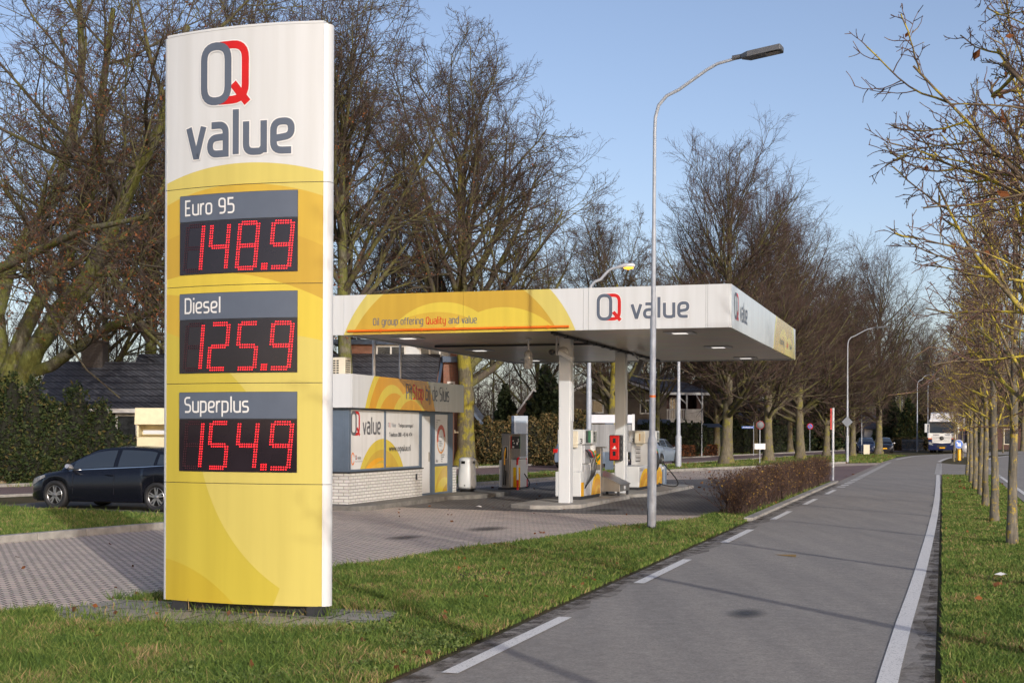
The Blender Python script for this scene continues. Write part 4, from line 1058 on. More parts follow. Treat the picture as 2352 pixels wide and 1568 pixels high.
type_on(g, '5', 0.49, 1.49, 0.14, f4, 0.003, 0.8, 0.02)
for q in ((0.32, 0.38, 1.3, 1.36), (0.33, 0.37, 1.5, 1.54), (0.46, 0.5, 1.4, 1.48), (0.36, 0.4, 1.43, 1.47)): g.add([f4(q[0], q[2], .003), f4(q[1], q[2], .003), f4(q[1], q[3], .003), f4(q[0], q[3], .003)], [(0, 1, 2, 3)])
g.build('lettering', M['white_clean'], dsp)
mb = MB(); mb.bb(0.07, 0.2, -0.012, -0.001, 0.95, 1.36); mb.build('nozzle_frame', M['alu'], o)
mb = MB(); mb.bb(0.09, 0.18, -0.016, -0.0125, 0.97, 1.34); mb.build('nozzle_recess', M['black'], o)
mb = MB(); mb.tube([(0.14, -0.03, 1.3), (0.12, -0.06, 1.15), (0.11, -0.06, 1.02)], [0.015, 0.03, 0.02], 8); mb.tube([(0.11, -0.06, 1.0), (0.11, -0.06, 0.78)], 0.022, 8); mb.build('nozzle', M['yellow'], o)
mb = MB(); mb.tube([(0.11, -0.06, 0.78), (0.1, -0.07, 0.4), (0.09, -0.07, 0.16), (0.14, -0.06, 0.14), (0.15, -0.03, 0.5), (0.14, -0.02, 0.6)], 0.02, 8); mb.build('hose', M['black'], o)
mb = MB(); hose(mb, (0.62, 0.4, 0.5), (0.6, 0.6, 0.06), 0.1, 0.15); mb.build('hose', M['black'], o)

# forecourt furniture
p0, p1 = G(1189, 1125), G(1209, 1122.5)
o = root('guard_rail', (p0.x, p0.y, 0), math.atan2(p1.y - p0.y, p1.x - p0.x), 'bent red and white guard hoop in front of the steel pump', 'guard rail')
ln = (p1 - p0).length
path = [(0, 0, -0.02), (-0.02, 0, 0.32), (-0.05, 0, 0.78), (-0.05, 0, 0.9), (0.0, 0, 0.97), (0.1, 0, 1.0), (ln - 0.13, 0, 1.0), (ln - 0.06, 0, 0.96), (ln - 0.04, 0, 0.86), (ln - 0.02, 0, 0.78), (ln, 0, 0.32), (ln + 0.02, 0, -0.02)]
mb = MB(); mb.tube(path, 0.035, 12); mb.build('hoop', M['red'], o)
mb = MB(); mb.tube(path[1:3], 0.037, 12); mb.tube(path[9:11], 0.037, 12); mb.tube([(0.08, 0, 1.0), (ln - 0.12, 0, 1.0)], 0.037, 12); mb.build('white_band', M['white'], o)
p = G(1197, 1102)
o = root('sign_pillar', (p.x, p.y, 0), STN + R(14), 'tall pale blue blank sign pillar behind the steel pump', 'sign')
mb = MB(); mb.bb(-0.28, 0.24, 0, 0.16, 0.42, 2.42); mb.bb(-0.38, -0.281, 0.02, 0.17, 0.42, 2.42, 1); mb.build('case', [mat('pale_blue_steel', (0.5, 0.56, 0.62), 0.35, var=0.06), M['slate']], o, bevel=0.015)
mb = MB(); mb.bb(-0.2, 0.19, -0.006, -0.001, 0.5, 2.24); mb.build('face', mat('blank_blue_sheet', (0.38, 0.45, 0.53), 0.25, var=0.12, streak=True, scale=8), o)
mb = MB(); mb.bb(-0.26, 0.22, 0.02, 0.15, -0.02, 0.419); mb.build('foot', M['frame'], o)
p = G(1072.7, 1128.2, 0.115)
o = root('litter_bin', (p.x, p.y, 0.115), STN, 'white domed litter bin beside the kiosk door', 'litter bin')
mb = MB(); mb.lathe([(0.0, 0.1), (0.245, 0.1), (0.265, 0.16), (0.258, 0.4), (0.235, 0.72), (0.23, 0.78)], n=28); mb.build('body', M['white'], o)
mb = MB(); mb.lathe([(0.232, 0.86), (0.225, 0.92), (0.16, 0.96), (0, 0.965)], n=28)
for a in (0.6, 2.2, 3.75, 5.3): mb.add([(0.228 * math.cos(a + t), 0.228 * math.sin(a + t), z) for z in (0.775, 0.865) for t in (-0.5, -0.25, 0, 0.25, 0.5)], [(i, i + 1, i + 6, i + 5) for i in range(4)])
mb.build('hood', M['white'], o)
mb = MB(); mb.lathe([(0, 0.79), (0.18, 0.79), (0.18, 0.86), (0, 0.86)], n=20); mb.build('opening', M['black'], o)
mb = MB(); mb.lathe([(0.0, 0.0), (0.2, 0.0), (0.2, 0.05), (0.262, 0.06), (0.262, 0.099), (0, 0.099)], n=24); mb.build('base', M['dark'], o)
mb = MB(); mb.box((0.02, -0.262, 0.18), (0.03, 0.012, 0.035)); mb.build('lock', M['dark'], o)
p = G(1523.3, 1118.4)
o = root('bollard', (p.x, p.y, 0), STN, 'grey steel bollard with a white reflector beside the far pump', 'bollard')
mb = MB(); mb.lathe([(0.11, -0.02), (0.11, 0.7), (0.1, 0.73), (0, 0.735)], n=18); mb.build('post', M['frame'], o)
mb = MB(); mb.disc((0, -0.113, 0.64), 0.045, 'y', 14); mb.build('reflector', M['white_clean'], o)
# red extinguisher box on the far column
p = stn(c0, -4.36, 8.17)
o = root('extinguisher_box', (p.x, p.y, 0), STN, 'red and black fire extinguisher box hung on the far column', 'extinguisher box')
mb = MB(); mb.bb(-0.2, 0.17, -0.19, -0.003, 1.0, 1.72); mb.build('case', M['dark'], o, bevel=0.03)
mb = MB(); mb.bb(-0.17, 0.1, -0.225, -0.191, 1.03, 1.7); bx_ = mb.build('lid', M['red'], o, bevel=0.02)
mb = MB()
for z in (1.14, 1.5): mb.bb(-0.08, 0.0, -0.229, -0.2255, z, z + 0.13)
mb.build('window', M['glass'], o)
mb = MB(); mb.bb(-0.09, 0.02, -0.229, -0.2255, 1.335, 1.36); mb.bb(-0.05, -0.01, -0.229, -0.2255, 1.361, 1.41); mb.build('pictogram', M['white_clean'], o)
mb = MB()
for z in (1.07, 1.22, 1.4, 1.58): mb.bb(0.1, 0.19, -0.21, -0.19, z, z + 0.09)
mb.build('latch', M['dark'], o, bevel=0.008)
# slanted steel chest, marker post
p = stn(c0, -4.5, 6.25)
o = root('steel_chest', (p.x, p.y, 0.10), STN, 'low stainless steel chest with slanted lid between the two pumps', 'chest')
mb = MB(); mb.prism([(0.0, 0.12), (0.66, 0.12), (0.66, 0.3), (0.0, 0.62)], 1.15, 'y', 0.0)
mb.build('body', M['steel'], o, bevel=0.008)
mb = MB(); mb.add([(-0.02, -0.02, 0.642), (0.70, -0.02, 0.302), (0.70, 1.17, 0.302), (-0.02, 1.17, 0.642), (-0.02, -0.02, 0.625), (0.68, -0.02, 0.29), (0.68, 1.17, 0.29), (-0.02, 1.17, 0.625)], [(0, 1, 2, 3), (7, 6, 5, 4), (0, 4, 5, 1), (1, 5, 6, 2), (2, 6, 7, 3), (3, 7, 4, 0)]); mb.build('lid', M['steel'], o)
mb = MB()
for x, y in ((0.05, 0.05), (0.61, 0.05), (0.61, 1.1), (0.05, 1.1)): mb.bb(x - 0.03, x + 0.03, y - 0.03, y + 0.03, 0, 0.119)
mb.build('foot', M['dark'], o)
mb = MB(); mb.bb(0.665, 0.68, 0.5, 0.62, 0.17, 0.26); mb.build('padlock', M['white'], o)
p = stn(c0, -4.42, 6.05)
o = root('steel_post', (p.x, p.y, 0.10), STN, 'square steel post with a yellow and green KB sign beside pump 3', 'post')
mb = MB(); mb.bb(-0.11, 0.11, 0, 0.2, 0, 1.28); mb.bb(-0.11, 0.24, 0.0, 0.12, 1.281, 1.31); mb.build('post', M['steel'], o, bevel=0.008)
mb = MB(); mb.bb(-0.115, 0.1, -0.01, -0.002, 0.84, 1.12); so_ = mb.build('sign_plate', M['yellow'], o)
mb = MB(); mb.add([(-0.11, -0.012, 0.9), (-0.11, -0.012, 0.98), (0.0, -0.012, 1.12), (0.07, -0.012, 1.12)], [(3, 2, 1, 0)]); mb.add([(0.02, -0.012, 0.91), (0.02, -0.012, 0.98), (0.095, -0.012, 1.08), (0.095, -0.012, 1.0)], [(3, 2, 1, 0)]); mb.bb(-0.1, 0.02, -0.014, -0.011, 0.85, 0.895); mb.build('stripe', M['green'], so_)
g = MB(); type_on(g, 'KB', -0.095, 0.93, 0.13, lambda a, b, l: (a, -0.013 - l, b), 0.003, 0.8); g.build('lettering', M['dark'], so_)

# information board and notice post behind the pumps
p = D(1405, 1000, 58); p.z = 0
o = root('notice_board', (p.x, p.y, 0), R(-4), 'large grey glazed notice board with white header behind the pumps', 'notice board')
mb = MB(); mb.bb(-0.9, 0.88, -0.02, 0.16, 2.22, 2.58); mb.build('header', mat('pale_header', (0.66, 0.68, 0.74), 0.35, var=0.04), o, bevel=0.01)
mb = MB(); mb.bb(-0.86, 0.85, 0.0, 0.1, 0.97, 2.16); bo = mb.build('panel', mat('grey_panel', (0.3, 0.31, 0.32), 0.3, var=0.25, streak=True, scale=5), o)
mb = MB(); mb.disc((0.42, -0.004, 1.4), 0.22, 'y', 9); mb.build('sticker', M['white'], bo)
g = MB()
for k in range(2): g.bb(0.24, 0.62, -0.004, -0.001, 1.62 + k * 0.05, 1.645 + k * 0.05)
g.build('print', M['dark'], bo)
for x in (-1.0, 0.93):
    mb = MB(); mb.bb(x - 0.06, x + 0.06, 0.0, 0.12, -0.02, 2.6); mb.build('post', M['white'], o)
p = G(1399, 1081)
o = root('notice_post', (p.x, p.y, 0), R(-10), 'slim slate grey pillar with a white price list left of the extinguisher box', 'notice pillar')
mb = MB(); mb.bb(-0.2, 0.2, 0, 0.12, -0.02, 2.45); mb.build('pillar', M['frame'], o, bevel=0.01)
mb = MB(); mb.bb(-0.17, 0.17, -0.006, -0.001, 1.05, 2.15); no = mb.build('sheet', M['white_clean'], o)
mb = MB()
for k in range(6): mb.bb(-0.12, 0.12, -0.009, -0.0065, 1.15 + k * 0.16, 1.165 + k * 0.16)
mb.build('print', M['dark'], no)
p = D(1440, 1060, 72); p.z = 0
o = root('garden_lantern', (p.x, p.y, 0), 0, 'small post lantern with wide flat shade beside the notice board', 'lantern')
mb = MB(); mb.tube([(0, 0, -0.02), (0, 0, 2.1)], 0.05, 10); mb.build('post', M['white'], o)
mb = MB(); mb.lathe([(0.05, 2.1), (0.3, 2.3), (0.32, 2.34), (0.1, 2.42), (0, 2.42)], n=16); mb.build('lamp_shade', M['frame'], o)

# textile container and garden wall at the left
p = D(362, 1000, 36.0); p.z = 0
o = root('clothing_container', (p.x, p.y, 0), R(5), 'cream textile collection container with open hopper behind the black car', 'container')
mb = MB(); mb.bb(-0.55, 0.9, 0, 1.1, 0.02, 1.62); mb.build('body', M['cream_box'], o, bevel=0.02)
mb = MB(); mb.prism([(-0.08, 1.95), (0.0, 2.4), (1.12, 2.4), (1.15, 1.95)], 1.6, 'x', -0.6); mb.build('roof', M['cream_box'], o, bevel=0.015)
mb = MB(); mb.bb(-0.55, -0.5, 0, 1.1, 1.621, 1.95); mb.bb(0.85, 0.9, 0, 1.1, 1.621, 1.95); mb.bb(-0.499, 0.849, 0.5, 1.1, 1.621, 1.95); mb.build('hopper', M['cream_box'], o)
mb = MB(); mb.bb(-0.4, 0.75, 0.1, 0.14, 1.7, 1.8); mb.build('flap', M['white'], o)
mb = MB(); mb.bb(-0.5, 0.85, -0.008, -0.001, 0.98, 1.15); mb.build('label_plate', M['white_clean'], o)
p = G(0, 1116)
o = root('garden_wall', (p.x - 1.2, p.y + 0.6, 0), R(4), 'low yellow brick garden wall at the left edge', 'wall')
mb = MB(); mb.bb(-3, 1.5, 0, 0.3, -0.02, 0.78); mb.build('brickwork', brick('yellow_brick', (0.3, 0.2, 0.1), (0.22, 0.15, 0.08), (0.2, 0.18, 0.14)), o)
mb = MB(); mb.bb(-3.05, 1.55, -0.04, 0.34, 0.781, 0.84); mb.build('coping', brick('coping_brick', (0.26, 0.18, 0.1), (0.2, 0.14, 0.08), (0.2, 0.18, 0.14), 0.1, 0.2), o)

# ================================================================== street lamps
def street_lamp(loc, h, reach, rz, label, group, rise=0.45, head='flat', step=1.65, k=1.0, lit=False):
    o = root('street_lamp', loc, rz, label, 'street lamp', group)
    mb = MB(); prof = [(0.083, -0.02), (0.083, step - 0.05), (0.078, step), (0.056, step + 0.06), (0.054, 3.9), (0.05, 3.92), (0.042, 3.97), (0.04, h * 0.68), (0.033, h * 0.69), (0.031, h - 0.75)]
    mb.lathe([(r * k, z) for r, z in prof], n=20); po = mb.build('pole', M['galv'], o)
    mb = MB(); mb.tube([(0, 0, h - 0.76), (0.01, 0, h - 0.5), (0.07, 0, h - 0.28), (0.22, 0, h - 0.12), (0.45, 0, h - 0.03), (reach * 0.6, 0, h + rise * 0.62), (reach * 0.72, 0, h + rise * 0.82), (reach * 0.85, 0, h + rise * 0.9), (reach, 0, h + rise)], [0.031 * k, 0.031 * k, 0.031 * k, 0.031 * k, 0.03 * k, 0.028 * k, 0.028 * k, 0.027 * k, 0.027 * k], 12); mb.build('arm', M['galv'], o)
    zz = h + rise
    mb = MB()
    if head == 'flat':
        vs = [(reach - 0.02, -0.06, zz - 0.04), (reach + 0.12, -0.15, zz - 0.05), (reach + 0.7, -0.15, zz + 0.02), (reach + 0.72, -0.08, zz + 0.03)]
        vs = vs + [(x, -y, z) for x, y, z in vs[::-1]]
        top = [(x, y, z + (0.07 if i in (0, 3, 4, 7) else 0.1)) for i, (x, y, z) in enumerate(vs)]
        n = len(vs)
        mb.add(vs + top, [list(range(n))[::-1], list(range(n, 2 * n))] + [(i, (i + 1) % n, n + (i + 1) % n, n + i) for i in range(n)])
        mb.tube([(reach - 0.18, 0, zz - 0.01), (reach + 0.05, 0, zz + 0.01)], 0.045, 12)
        hd = mb.build('lamp_head', M['lampgrey'], o, bevel=0.006)
        mb = MB(); mb.add([(reach + 0.42, -0.1, zz - 0.022), (reach + 0.66, -0.1, zz + 0.007), (reach + 0.66, 0.1, zz + 0.007), (reach + 0.42, 0.1, zz - 0.022)], [(3, 2, 1, 0)]); mb.build('lamp_glass', mat('frosted_led', (0.3, 0.3, 0.28), 0.2), hd)
    else:
        mb.tube([(reach - 0.1, 0, zz), (reach + 0.05, 0, zz + 0.02), (reach + 0.2, 0, zz + 0.05), (reach + 0.5, 0, zz + 0.05), (reach + 0.58, 0, zz + 0.03)], [0.04, 0.07, 0.1, 0.095, 0.05], 14)
        hd = mb.build('lamp_head', M['alu'], o)
        mb = MB(); mb.tube([(reach + 0.15, 0, zz - 0.02), (reach + 0.32, 0, zz - 0.04), (reach + 0.52, 0, zz - 0.02)], [0.045, 0.08, 0.05], 12); mb.build('lamp_glass', M['sodium'] if lit else mat('old_lamp_glass', (0.45, 0.43, 0.38), 0.3), hd)
    return o, po
GL_ = 'grey street lamps along the lane'
p = G(1496.5, 1216)
lo, lp = street_lamp((p.x, p.y, 0), 8.03, 1.62, STN + R(-6), 'tall grey street lamp with flat dark head in the near verge', GL_)
lo.rotation_euler.y = R(0.25)
mb = MB()
rng = random.Random(4)
for i in range(20):
    a0, a1 = i / 20 * 6.2832, (i + 1) / 20 * 6.2832
    hh = 0.32 + rng.uniform(-0.12, 0.12) if (i % 20) < 13 else 0.06
    mb.add([(0.0845 * math.cos(a0), 0.0845 * math.sin(a0), 0.0), (0.0845 * math.cos(a1), 0.0845 * math.sin(a1), 0.0), (0.0845 * math.cos(a1), 0.0845 * math.sin(a1), hh), (0.0845 * math.cos(a0), 0.0845 * math.sin(a0), hh + rng.uniform(-.1, .1))], [(0, 1, 2, 3)])
mb.build('peeling_black_paint', M['dark'], lp)
mb = MB(); vs = [(0.085 * math.cos(a), 0.085 * math.sin(a), z) for z in (0.62, 1.18) for a in np.linspace(-1.9, -1.1, 7)]; mb.add(vs, [(i, i + 1, i + 8, i + 7) for i in range(6)]); mb.build('access_door', mat('door_galv', (0.36, 0.39, 0.43), 0.5, 0.25), lp)
mb = MB(); mb.lathe([(0.0565, 2.42), (0.0565, 2.46)], n=16); mb.build('orange_tag', M['orange'], lp)
for u, v, h, rc, lb, hd, lt_, rz in ((1946, 1062, 8.0, 1.7, 'slim grey street lamp with diamond sign past the brown hedge', 'flat', False, STN),
                             (2106.5, 1037, 7.6, 1.1, 'farthest slim grey street lamp left of the white truck', 'flat', False, STN),
                             (1352, 1098, 7.85, 1.2, 'grey street lamp with a glowing orange head above the canopy', 'round', True, R(-8)),
                             (1558, 1073, 9.0, 1.25, 'thick grey lamp pole right of the near lamp behind the canopy', 'round', False, R(-8)),
                             (1611.6, 1050, 5.9, 1.0, 'thin dark lamp post in front of the balcony house', 'flat', False, R(-8)),
                             (1979, 1042.5, 6.0, 0.9, 'thin dark lamp post behind the beige cabinet by the parked cars', 'flat', False, R(-20))):
    p = G(u, v)
    street_lamp((p.x, p.y, 0), h, rc, rz, lb, GL_, head=hd, lit=lt_, k=0.55 if h < 7 else (1.9 if 'thick' in lb or 'glowing' in lb else 1.1))
p = D(2131, 1029, 160); p.z = 0
street_lamp((p.x, p.y, 0), 8.2, 2.0, R(-10), 'most distant lamp post just left of the truck cab', GL_, k=1.0)

# ================================================================== traffic signs
def sign_post(name, u, v, h, label, cat='traffic sign', r=0.03, d=None):
    p = G(u, v) if d is None else D(u, v, d); p.z = 0
    o = root(name, (p.x, p.y, 0), 0, label, cat, 'traffic signs')
    mb = MB(); mb.tube([(0, 0, -0.02), (0, 0, h)], r, 10); mb.build('post', M['galv'], o)
    return o
o = sign_post('traffic_sign', 1745, 1066, 2.55, 'round sign seen from behind with a small white board below it'); 
mb = MB(); mb.lathe([(0, -0.06), (0.225, -0.06), (0.225, -0.04), (0, -0.04)], (0, 0, 2.3), 24, axis='y'); mb.build('sign_back', mat('grey_sign_back', (0.15, 0.16, 0.175), 0.6, 0.0), o)
mb = MB(); mb.lathe([(0.226, -0.062), (0.24, -0.062), (0.24, -0.038), (0.226, -0.038)], (0.012, 0, 2.3), 24, axis='y'); mb.build('red_rim', M['red'], o)
mb = MB(); mb.bb(-0.32, 0.32, -0.05, -0.032, 0.88, 1.22); mb.build('lower_board', M['alu'], o, bevel=0.006)
o = sign_post('traffic_sign', 1860, 1037, 2.95, 'round blue and red no parking sign under the trees')
mb = MB(); mb.lathe([(0, -0.05), (0.33, -0.05), (0.33, -0.035), (0, -0.035)], (0, 0, 2.6), 24, axis='y'); mb.build('red_disc', M['red'], o)
mb = MB(); mb.disc((0, -0.055, 2.6), 0.25, 'y', 24); mb.build('blue_disc', M['blue'], o)
mb = MB(); mb.add([(-0.22, -0.06, 2.78), (-0.17, -0.06, 2.82), (0.22, -0.06, 2.42), (0.17, -0.06, 2.38)], [(0, 1, 2, 3)]); mb.build('red_bar', M['red'], o)
o = sign_post('traffic_sign', 1604, 1037.5, 2.2, 'thin triangular sign seen edge on beside the dark lamp post')
mb = MB(); mb.add([(-0.22, -0.05, 2.95), (0.12, -0.04, 2.95), (0.0, -0.05, 2.15), (-0.22, -0.02, 2.95), (0.12, -0.01, 2.95), (0.0, -0.02, 2.15)], [(0, 2, 1), (3, 4, 5), (0, 1, 4, 3), (1, 2, 5, 4), (2, 0, 3, 5)]); mb.build('sign_plate', M['alu'], o)
p = G(1946, 1062)
o = root('traffic_sign', (p.x - 0.05, p.y - 0.14, 0), R(8), 'grey diamond sign back fixed to the slim lamp past the hedge', 'traffic sign', 'traffic signs')
mb = MB(); mb.prism([(0, 2.2), (0.36, 2.56), (0, 2.92), (-0.36, 2.56)], 0.02, 'y', -0.02); mb.build('sign_back', mat('blue_grey_back', (0.13, 0.15, 0.18), 0.6, 0.0), o, bevel=0.006)
mb = MB(); mb.bb(-0.05, 0.05, 0.0, 0.16, 2.5, 2.6); mb.build('clamp', M['galv'], o)
o = sign_post('striped_post', 1913, 1103, 2.78, 'white post with a narrow red plate at the end of the brown hedge', 'marker post', 0.045)
mb = MB(); mb.bb(-0.12, -0.06, -0.06, -0.04, 1.95, 2.76); mb.build('red_plate', M['red'], o)
mb = MB(); mb.lathe([(0.047, 0.5), (0.047, 2.77)], n=10); mb.build('white_sleeve', M['white'], o)
o = sign_post('street_name_sign', 1731, 978, 2.75, 'small blue street name sign between the tree trunks', 'street sign', 0.025, 110)
mb = MB(); mb.bb(-0.98, 0.0, -0.06, -0.03, 2.25, 2.42); so_ = mb.build('name_plate', M['blue'], o)
g = MB(); g.bb(-0.9, -0.08, -0.064, -0.061, 2.31, 2.35); g.build('print', M['white_clean'], so_)
def keep_right(u, v, h, face, label, group):
    p = G(u, v)
    o = root('bollard_sign', (p.x, p.y, 0), 0, label, 'bollard sign', group)
    mb = MB(); mb.lathe([(0.12, 0.06), (0.12, h), (0.11, h + 0.02), (0, h + 0.02)], n=18); mb.build('bollard', M['yellow'], o)
    mb = MB(); mb.lathe([(0.09, -0.02), (0.09, 0.059)], n=14); mb.lathe([(0.05, h + 0.02), (0.05, h + 0.1)], n=10); mb.build('foot', M['dark'], o)
    return o
o = keep_right(2203, 1059, 0.80, True, 'yellow bollard carrying a round blue sign with white arrow', 'yellow traffic bollards')
mb = MB(); mb.lathe([(0, -0.06), (0.3, -0.06), (0.3, -0.03), (0, -0.03)], (-0.05, 0, 1.15), 26, axis='y'); mb.build('white_rim', M['white_clean'], o)
mb = MB(); mb.disc((-0.05, -0.065, 1.15), 0.275, 'y', 26); mb.build('blue_face', M['blue'], o)
ar = [(-0.17, 0.11), (-0.11, 0.17), (0.03, 0.03), (0.1, 0.12), (0.15, -0.15), (-0.12, -0.1), (-0.03, -0.03)]
mb = MB(); mb.add([(-0.05 + a, -0.07, 1.15 + b) for a, b in ar], [list(range(7))]); mb.build('white_arrow', M['white_clean'], o)
o = keep_right(2225.7, 1078, 0.72, False, 'yellow bollard with the grey back of a round sign', 'yellow traffic bollards')
mb = MB(); mb.lathe([(0, 0.03), (0.26, 0.03), (0.26, 0.05), (0, 0.05)], (-0.1, 0, 1.12), 24, axis='y'); mb.build('sign_back', M['alu'], o)
p = G(1990.6, 1042.7)
o = root('utility_cabinet', (p.x, p.y, 0), R(-8), 'beige utility cabinet in the grass beside the parked cars', 'cabinet')
mb = MB(); mb.bb(-0.27, 0.27, 0, 0.4, -0.02, 0.83); mb.build('body', M['cream'], o, bevel=0.01)
mb = MB(); mb.bb(-0.3, 0.3, -0.03, 0.43, 0.831, 0.87); mb.build('roof', M['cream'], o)

# ================================================================== cars
def car(loc, rz, label, paint, L=4.4, W=1.8, H=1.44, wb=2.65, plate=True, detail=True, hatch=0.0, name='parked_car', group='parked cars'):
    """x forward (front at +), y left; profile lofted over stations, wheel arches cut into the lower edge"""
    o = root(name, loc, rz, label, 'car', group)
    xf, xr = L / 2 - 0.87 * L / 4.4, L / 2 - 0.87 * L / 4.4 - wb
    wr, ar_ = 0.325, 0.365
    hw = W / 2
    xs = sorted(set([round(v, 3) for v in list(np.linspace(-L / 2, L / 2, 46))] + [round(c + s * ar_, 3) for c in (xf, xr) for s in (-1, -.97, -.8, -.5, 0, .5, .8, .97, 1)]))
    def I(x, pts): return float(np.interp(x / L * 4.4, [p[0] for p in pts], [p[1] for p in pts]))
    belt = [(-2.2, 0.78), (-2.1, 0.98), (-1.8, 1.04), (-1.0, 0.985), (0.0, 0.935), (0.75, 0.90), (1.2, 0.86), (1.7, 0.79), (2.0, 0.70), (2.13, 0.60), (2.2, 0.46)]
    wdt = [(-2.2, 0.80), (-2.1, 0.90), (-1.8, 0.965), (-1.2, 1.0), (1.2, 1.0), (1.8, 0.95), (2.05, 0.84), (2.15, 0.72), (2.2, 0.6)]
    def zlow(x):
        z = 0.2 + (0.12 if x < -2.0 else 0.0)
        for c in (xf, xr):
            if abs(x - c) < ar_: z = max(z, wr - 0.02 + math.sqrt(max(0, ar_ ** 2 - (x - c) ** 2)))
        return z
    rings = []
    for x in xs:
        zb, zt, w_ = zlow(x), I(x, belt) * H / 1.44, I(x, wdt) * hw
        zt = max(zt, zb + 0.05)
        zm = zb + (zt - zb) * 0.45
        rings.append([(x, w_ * 0.95, zb), (x, w_ * 0.995, zb + (zt - zb) * 0.2), (x, w_, zm), (x, w_ * 0.985, zb + (zt - zb) * 0.75), (x, w_ * 0.93, zt), (x, w_ * 0.75, zt + 0.035), (x, w_ * 0.4, zt + 0.06), (x, 0, zt + 0.066)])
    mb = MB(); k = len(rings[0])
    for sgn in (1, -1):
        vs = [(p[0], p[1] * sgn, p[2]) for r in rings for p in r]
        mb.add(vs, [((i * k + j, (i + 1) * k + j, (i + 1) * k + j + 1, i * k + j + 1) if sgn < 0 else (i * k + j, i * k + j + 1, (i + 1) * k + j + 1, (i + 1) * k + j)) for i in range(len(rings) - 1) for j in range(k - 1)], 0, True)
        for r, fl in ((rings[0], 1), (rings[-1], -1)):
            mb.add([(p[0], p[1] * sgn, p[2]) for p in r] + [(r[0][0], 0, r[0][2])], [list(range(k + 1))], 0)
    mb.build('body', paint, o)
    mb = MB(); mb.bb(-L / 2 + 0.15, L / 2 - 0.2, -hw * 0.75, hw * 0.75, 0.17, 0.5); mb.bb(xr + 0.45, xf - 0.45, -hw * 0.9, hw * 0.9, 0.19, 0.34); mb.build('underbody', M['black'], o)
    # cabin
    roof = [(-2.05, 1.02), (-1.95, 1.12), (-1.6, 1.30), (-1.1, 1.41), (-0.5, 1.445), (0.0, 1.435), (0.35, 1.38), (0.75, 1.2), (1.1, 1.02), (1.22, 0.94)]
    if hatch: roof = [(-2.15, 1.0), (-2.05, 1.15), (-1.85, 1.34), (-1.2, 1.43), (-0.5, 1.455), (0.0, 1.44), (0.35, 1.38), (0.8, 1.2), (1.2, 1.0), (1.3, 0.93)]
    xs2 = list(np.linspace(roof[0][0], roof[-1][0], 34))
    def S(x, s, sgn, l=0.0):
        """cabin surface: s=0 belt, 1 roof edge, 2 centre line"""
        X = x * L / 4.4; zr = I(X, roof) * H / 1.44; zb = I(X, belt) * H / 1.44 - 0.01; w_ = I(X, wdt) * hw
        zr = max(zr, zb + 0.01)
        tum = 0.10 + 0.17 * min(1, (zr - zb) / 0.45)
        if s <= 1:
            y = w_ * 0.925 * (1 - tum * s ** 1.3); z = zb + (zr - zb) * 0.93 * s
        else:
            t = s - 1; y = w_ * 0.925 * (1 - tum) * (1 - t); z = zb + (zr - zb) * (0.93 + 0.07 * math.sin(t * math.pi / 2))
        return (X, sgn * (y + l * (1 if s <= 1.0 else 0.3)), z + l * (0.25 if s <= 1 else 1))
    ss = [0, .25, .5, .75, .92, 1.0, 1.12, 1.4, 1.7, 2.0]
    mb = MB()
    for sgn in (1, -1):
        vs = [S(x, s, sgn) for x in xs2 for s in ss]; k = len(ss)
        mb.add(vs, [((i * k + j, i * k + j + 1, (i + 1) * k + j + 1, (i + 1) * k + j) if sgn > 0 else (i * k + j, (i + 1) * k + j, (i + 1) * k + j + 1, i * k + j + 1)) for i in range(len(xs2) - 1) for j in range(k - 1)], 0, True)
    mb.build('cabin', paint, o)
    # glass
    def glass_patch(nm, xa, xb, s0, s1, sides=(1, -1), cut=None):
        for sgn in sides:
            g = MB(); n = 12; q = 5
            vs = []
            for i in range(n + 1):
                x = xa + (xb - xa) * i / n
                for j in range(q + 1):
                    s = s0 + (s1 - s0) * j / q
                    vs.append(S(x, s, sgn, 0.006))
            g.add(vs, [((i * (q + 1) + j, i * (q + 1) + j + 1, (i + 1) * (q + 1) + j + 1, (i + 1) * (q + 1) + j) if sgn > 0 else (i * (q + 1) + j, (i + 1) * (q + 1) + j, (i + 1) * (q + 1) + j + 1, i * (q + 1) + j + 1)) for i in range(n) for j in range(q)], 0, True)
            g.build(nm, M['carglass'], o)
    glass_patch('side_window', -0.22, 0.88, 0.08, 0.88)
    glass_patch('side_window', -1.28, -0.34, 0.08, 0.88)
    glass_patch('side_window', -1.72, -1.36, 0.12, 0.82)
    g = MB()
    for sgn in (1, -1):
        n, q = 10, 6
        vs = [S(0.36 + (1.14 - 0.36) * i / n, 1.02 + 0.98 * j / q, sgn, 0.012) for i in range(n + 1) for j in range(q + 1)]
        g.add(vs, [((i * (q + 1) + j, i * (q + 1) + j + 1, (i + 1) * (q + 1) + j + 1, (i + 1) * (q + 1) + j) if sgn > 0 else (i * (q + 1) + j, (i + 1) * (q + 1) + j, (i + 1) * (q + 1) + j + 1, i * (q + 1) + j + 1)) for i in range(n) for j in range(q)], 0, True)
    g.build('windscreen', M['carglass'], o)
    g = MB()
    xa = roof[1][0] + 0.03
    for sgn in (1, -1):
        n, q = 8, 6
        vs = [S(xa + 0.42 * i / n, 1.04 + 0.96 * j / q, sgn, 0.012) for i in range(n + 1) for j in range(q + 1)]
        g.add(vs, [((i * (q + 1) + j, i * (q + 1) + j + 1, (i + 1) * (q + 1) + j + 1, (i + 1) * (q + 1) + j) if sgn > 0 else (i * (q + 1) + j, (i + 1) * (q + 1) + j, (i + 1) * (q + 1) + j + 1, i * (q + 1) + j + 1)) for i in range(n) for j in range(q)], 0, True)
    g.build('rear_window', M['carglass'], o)
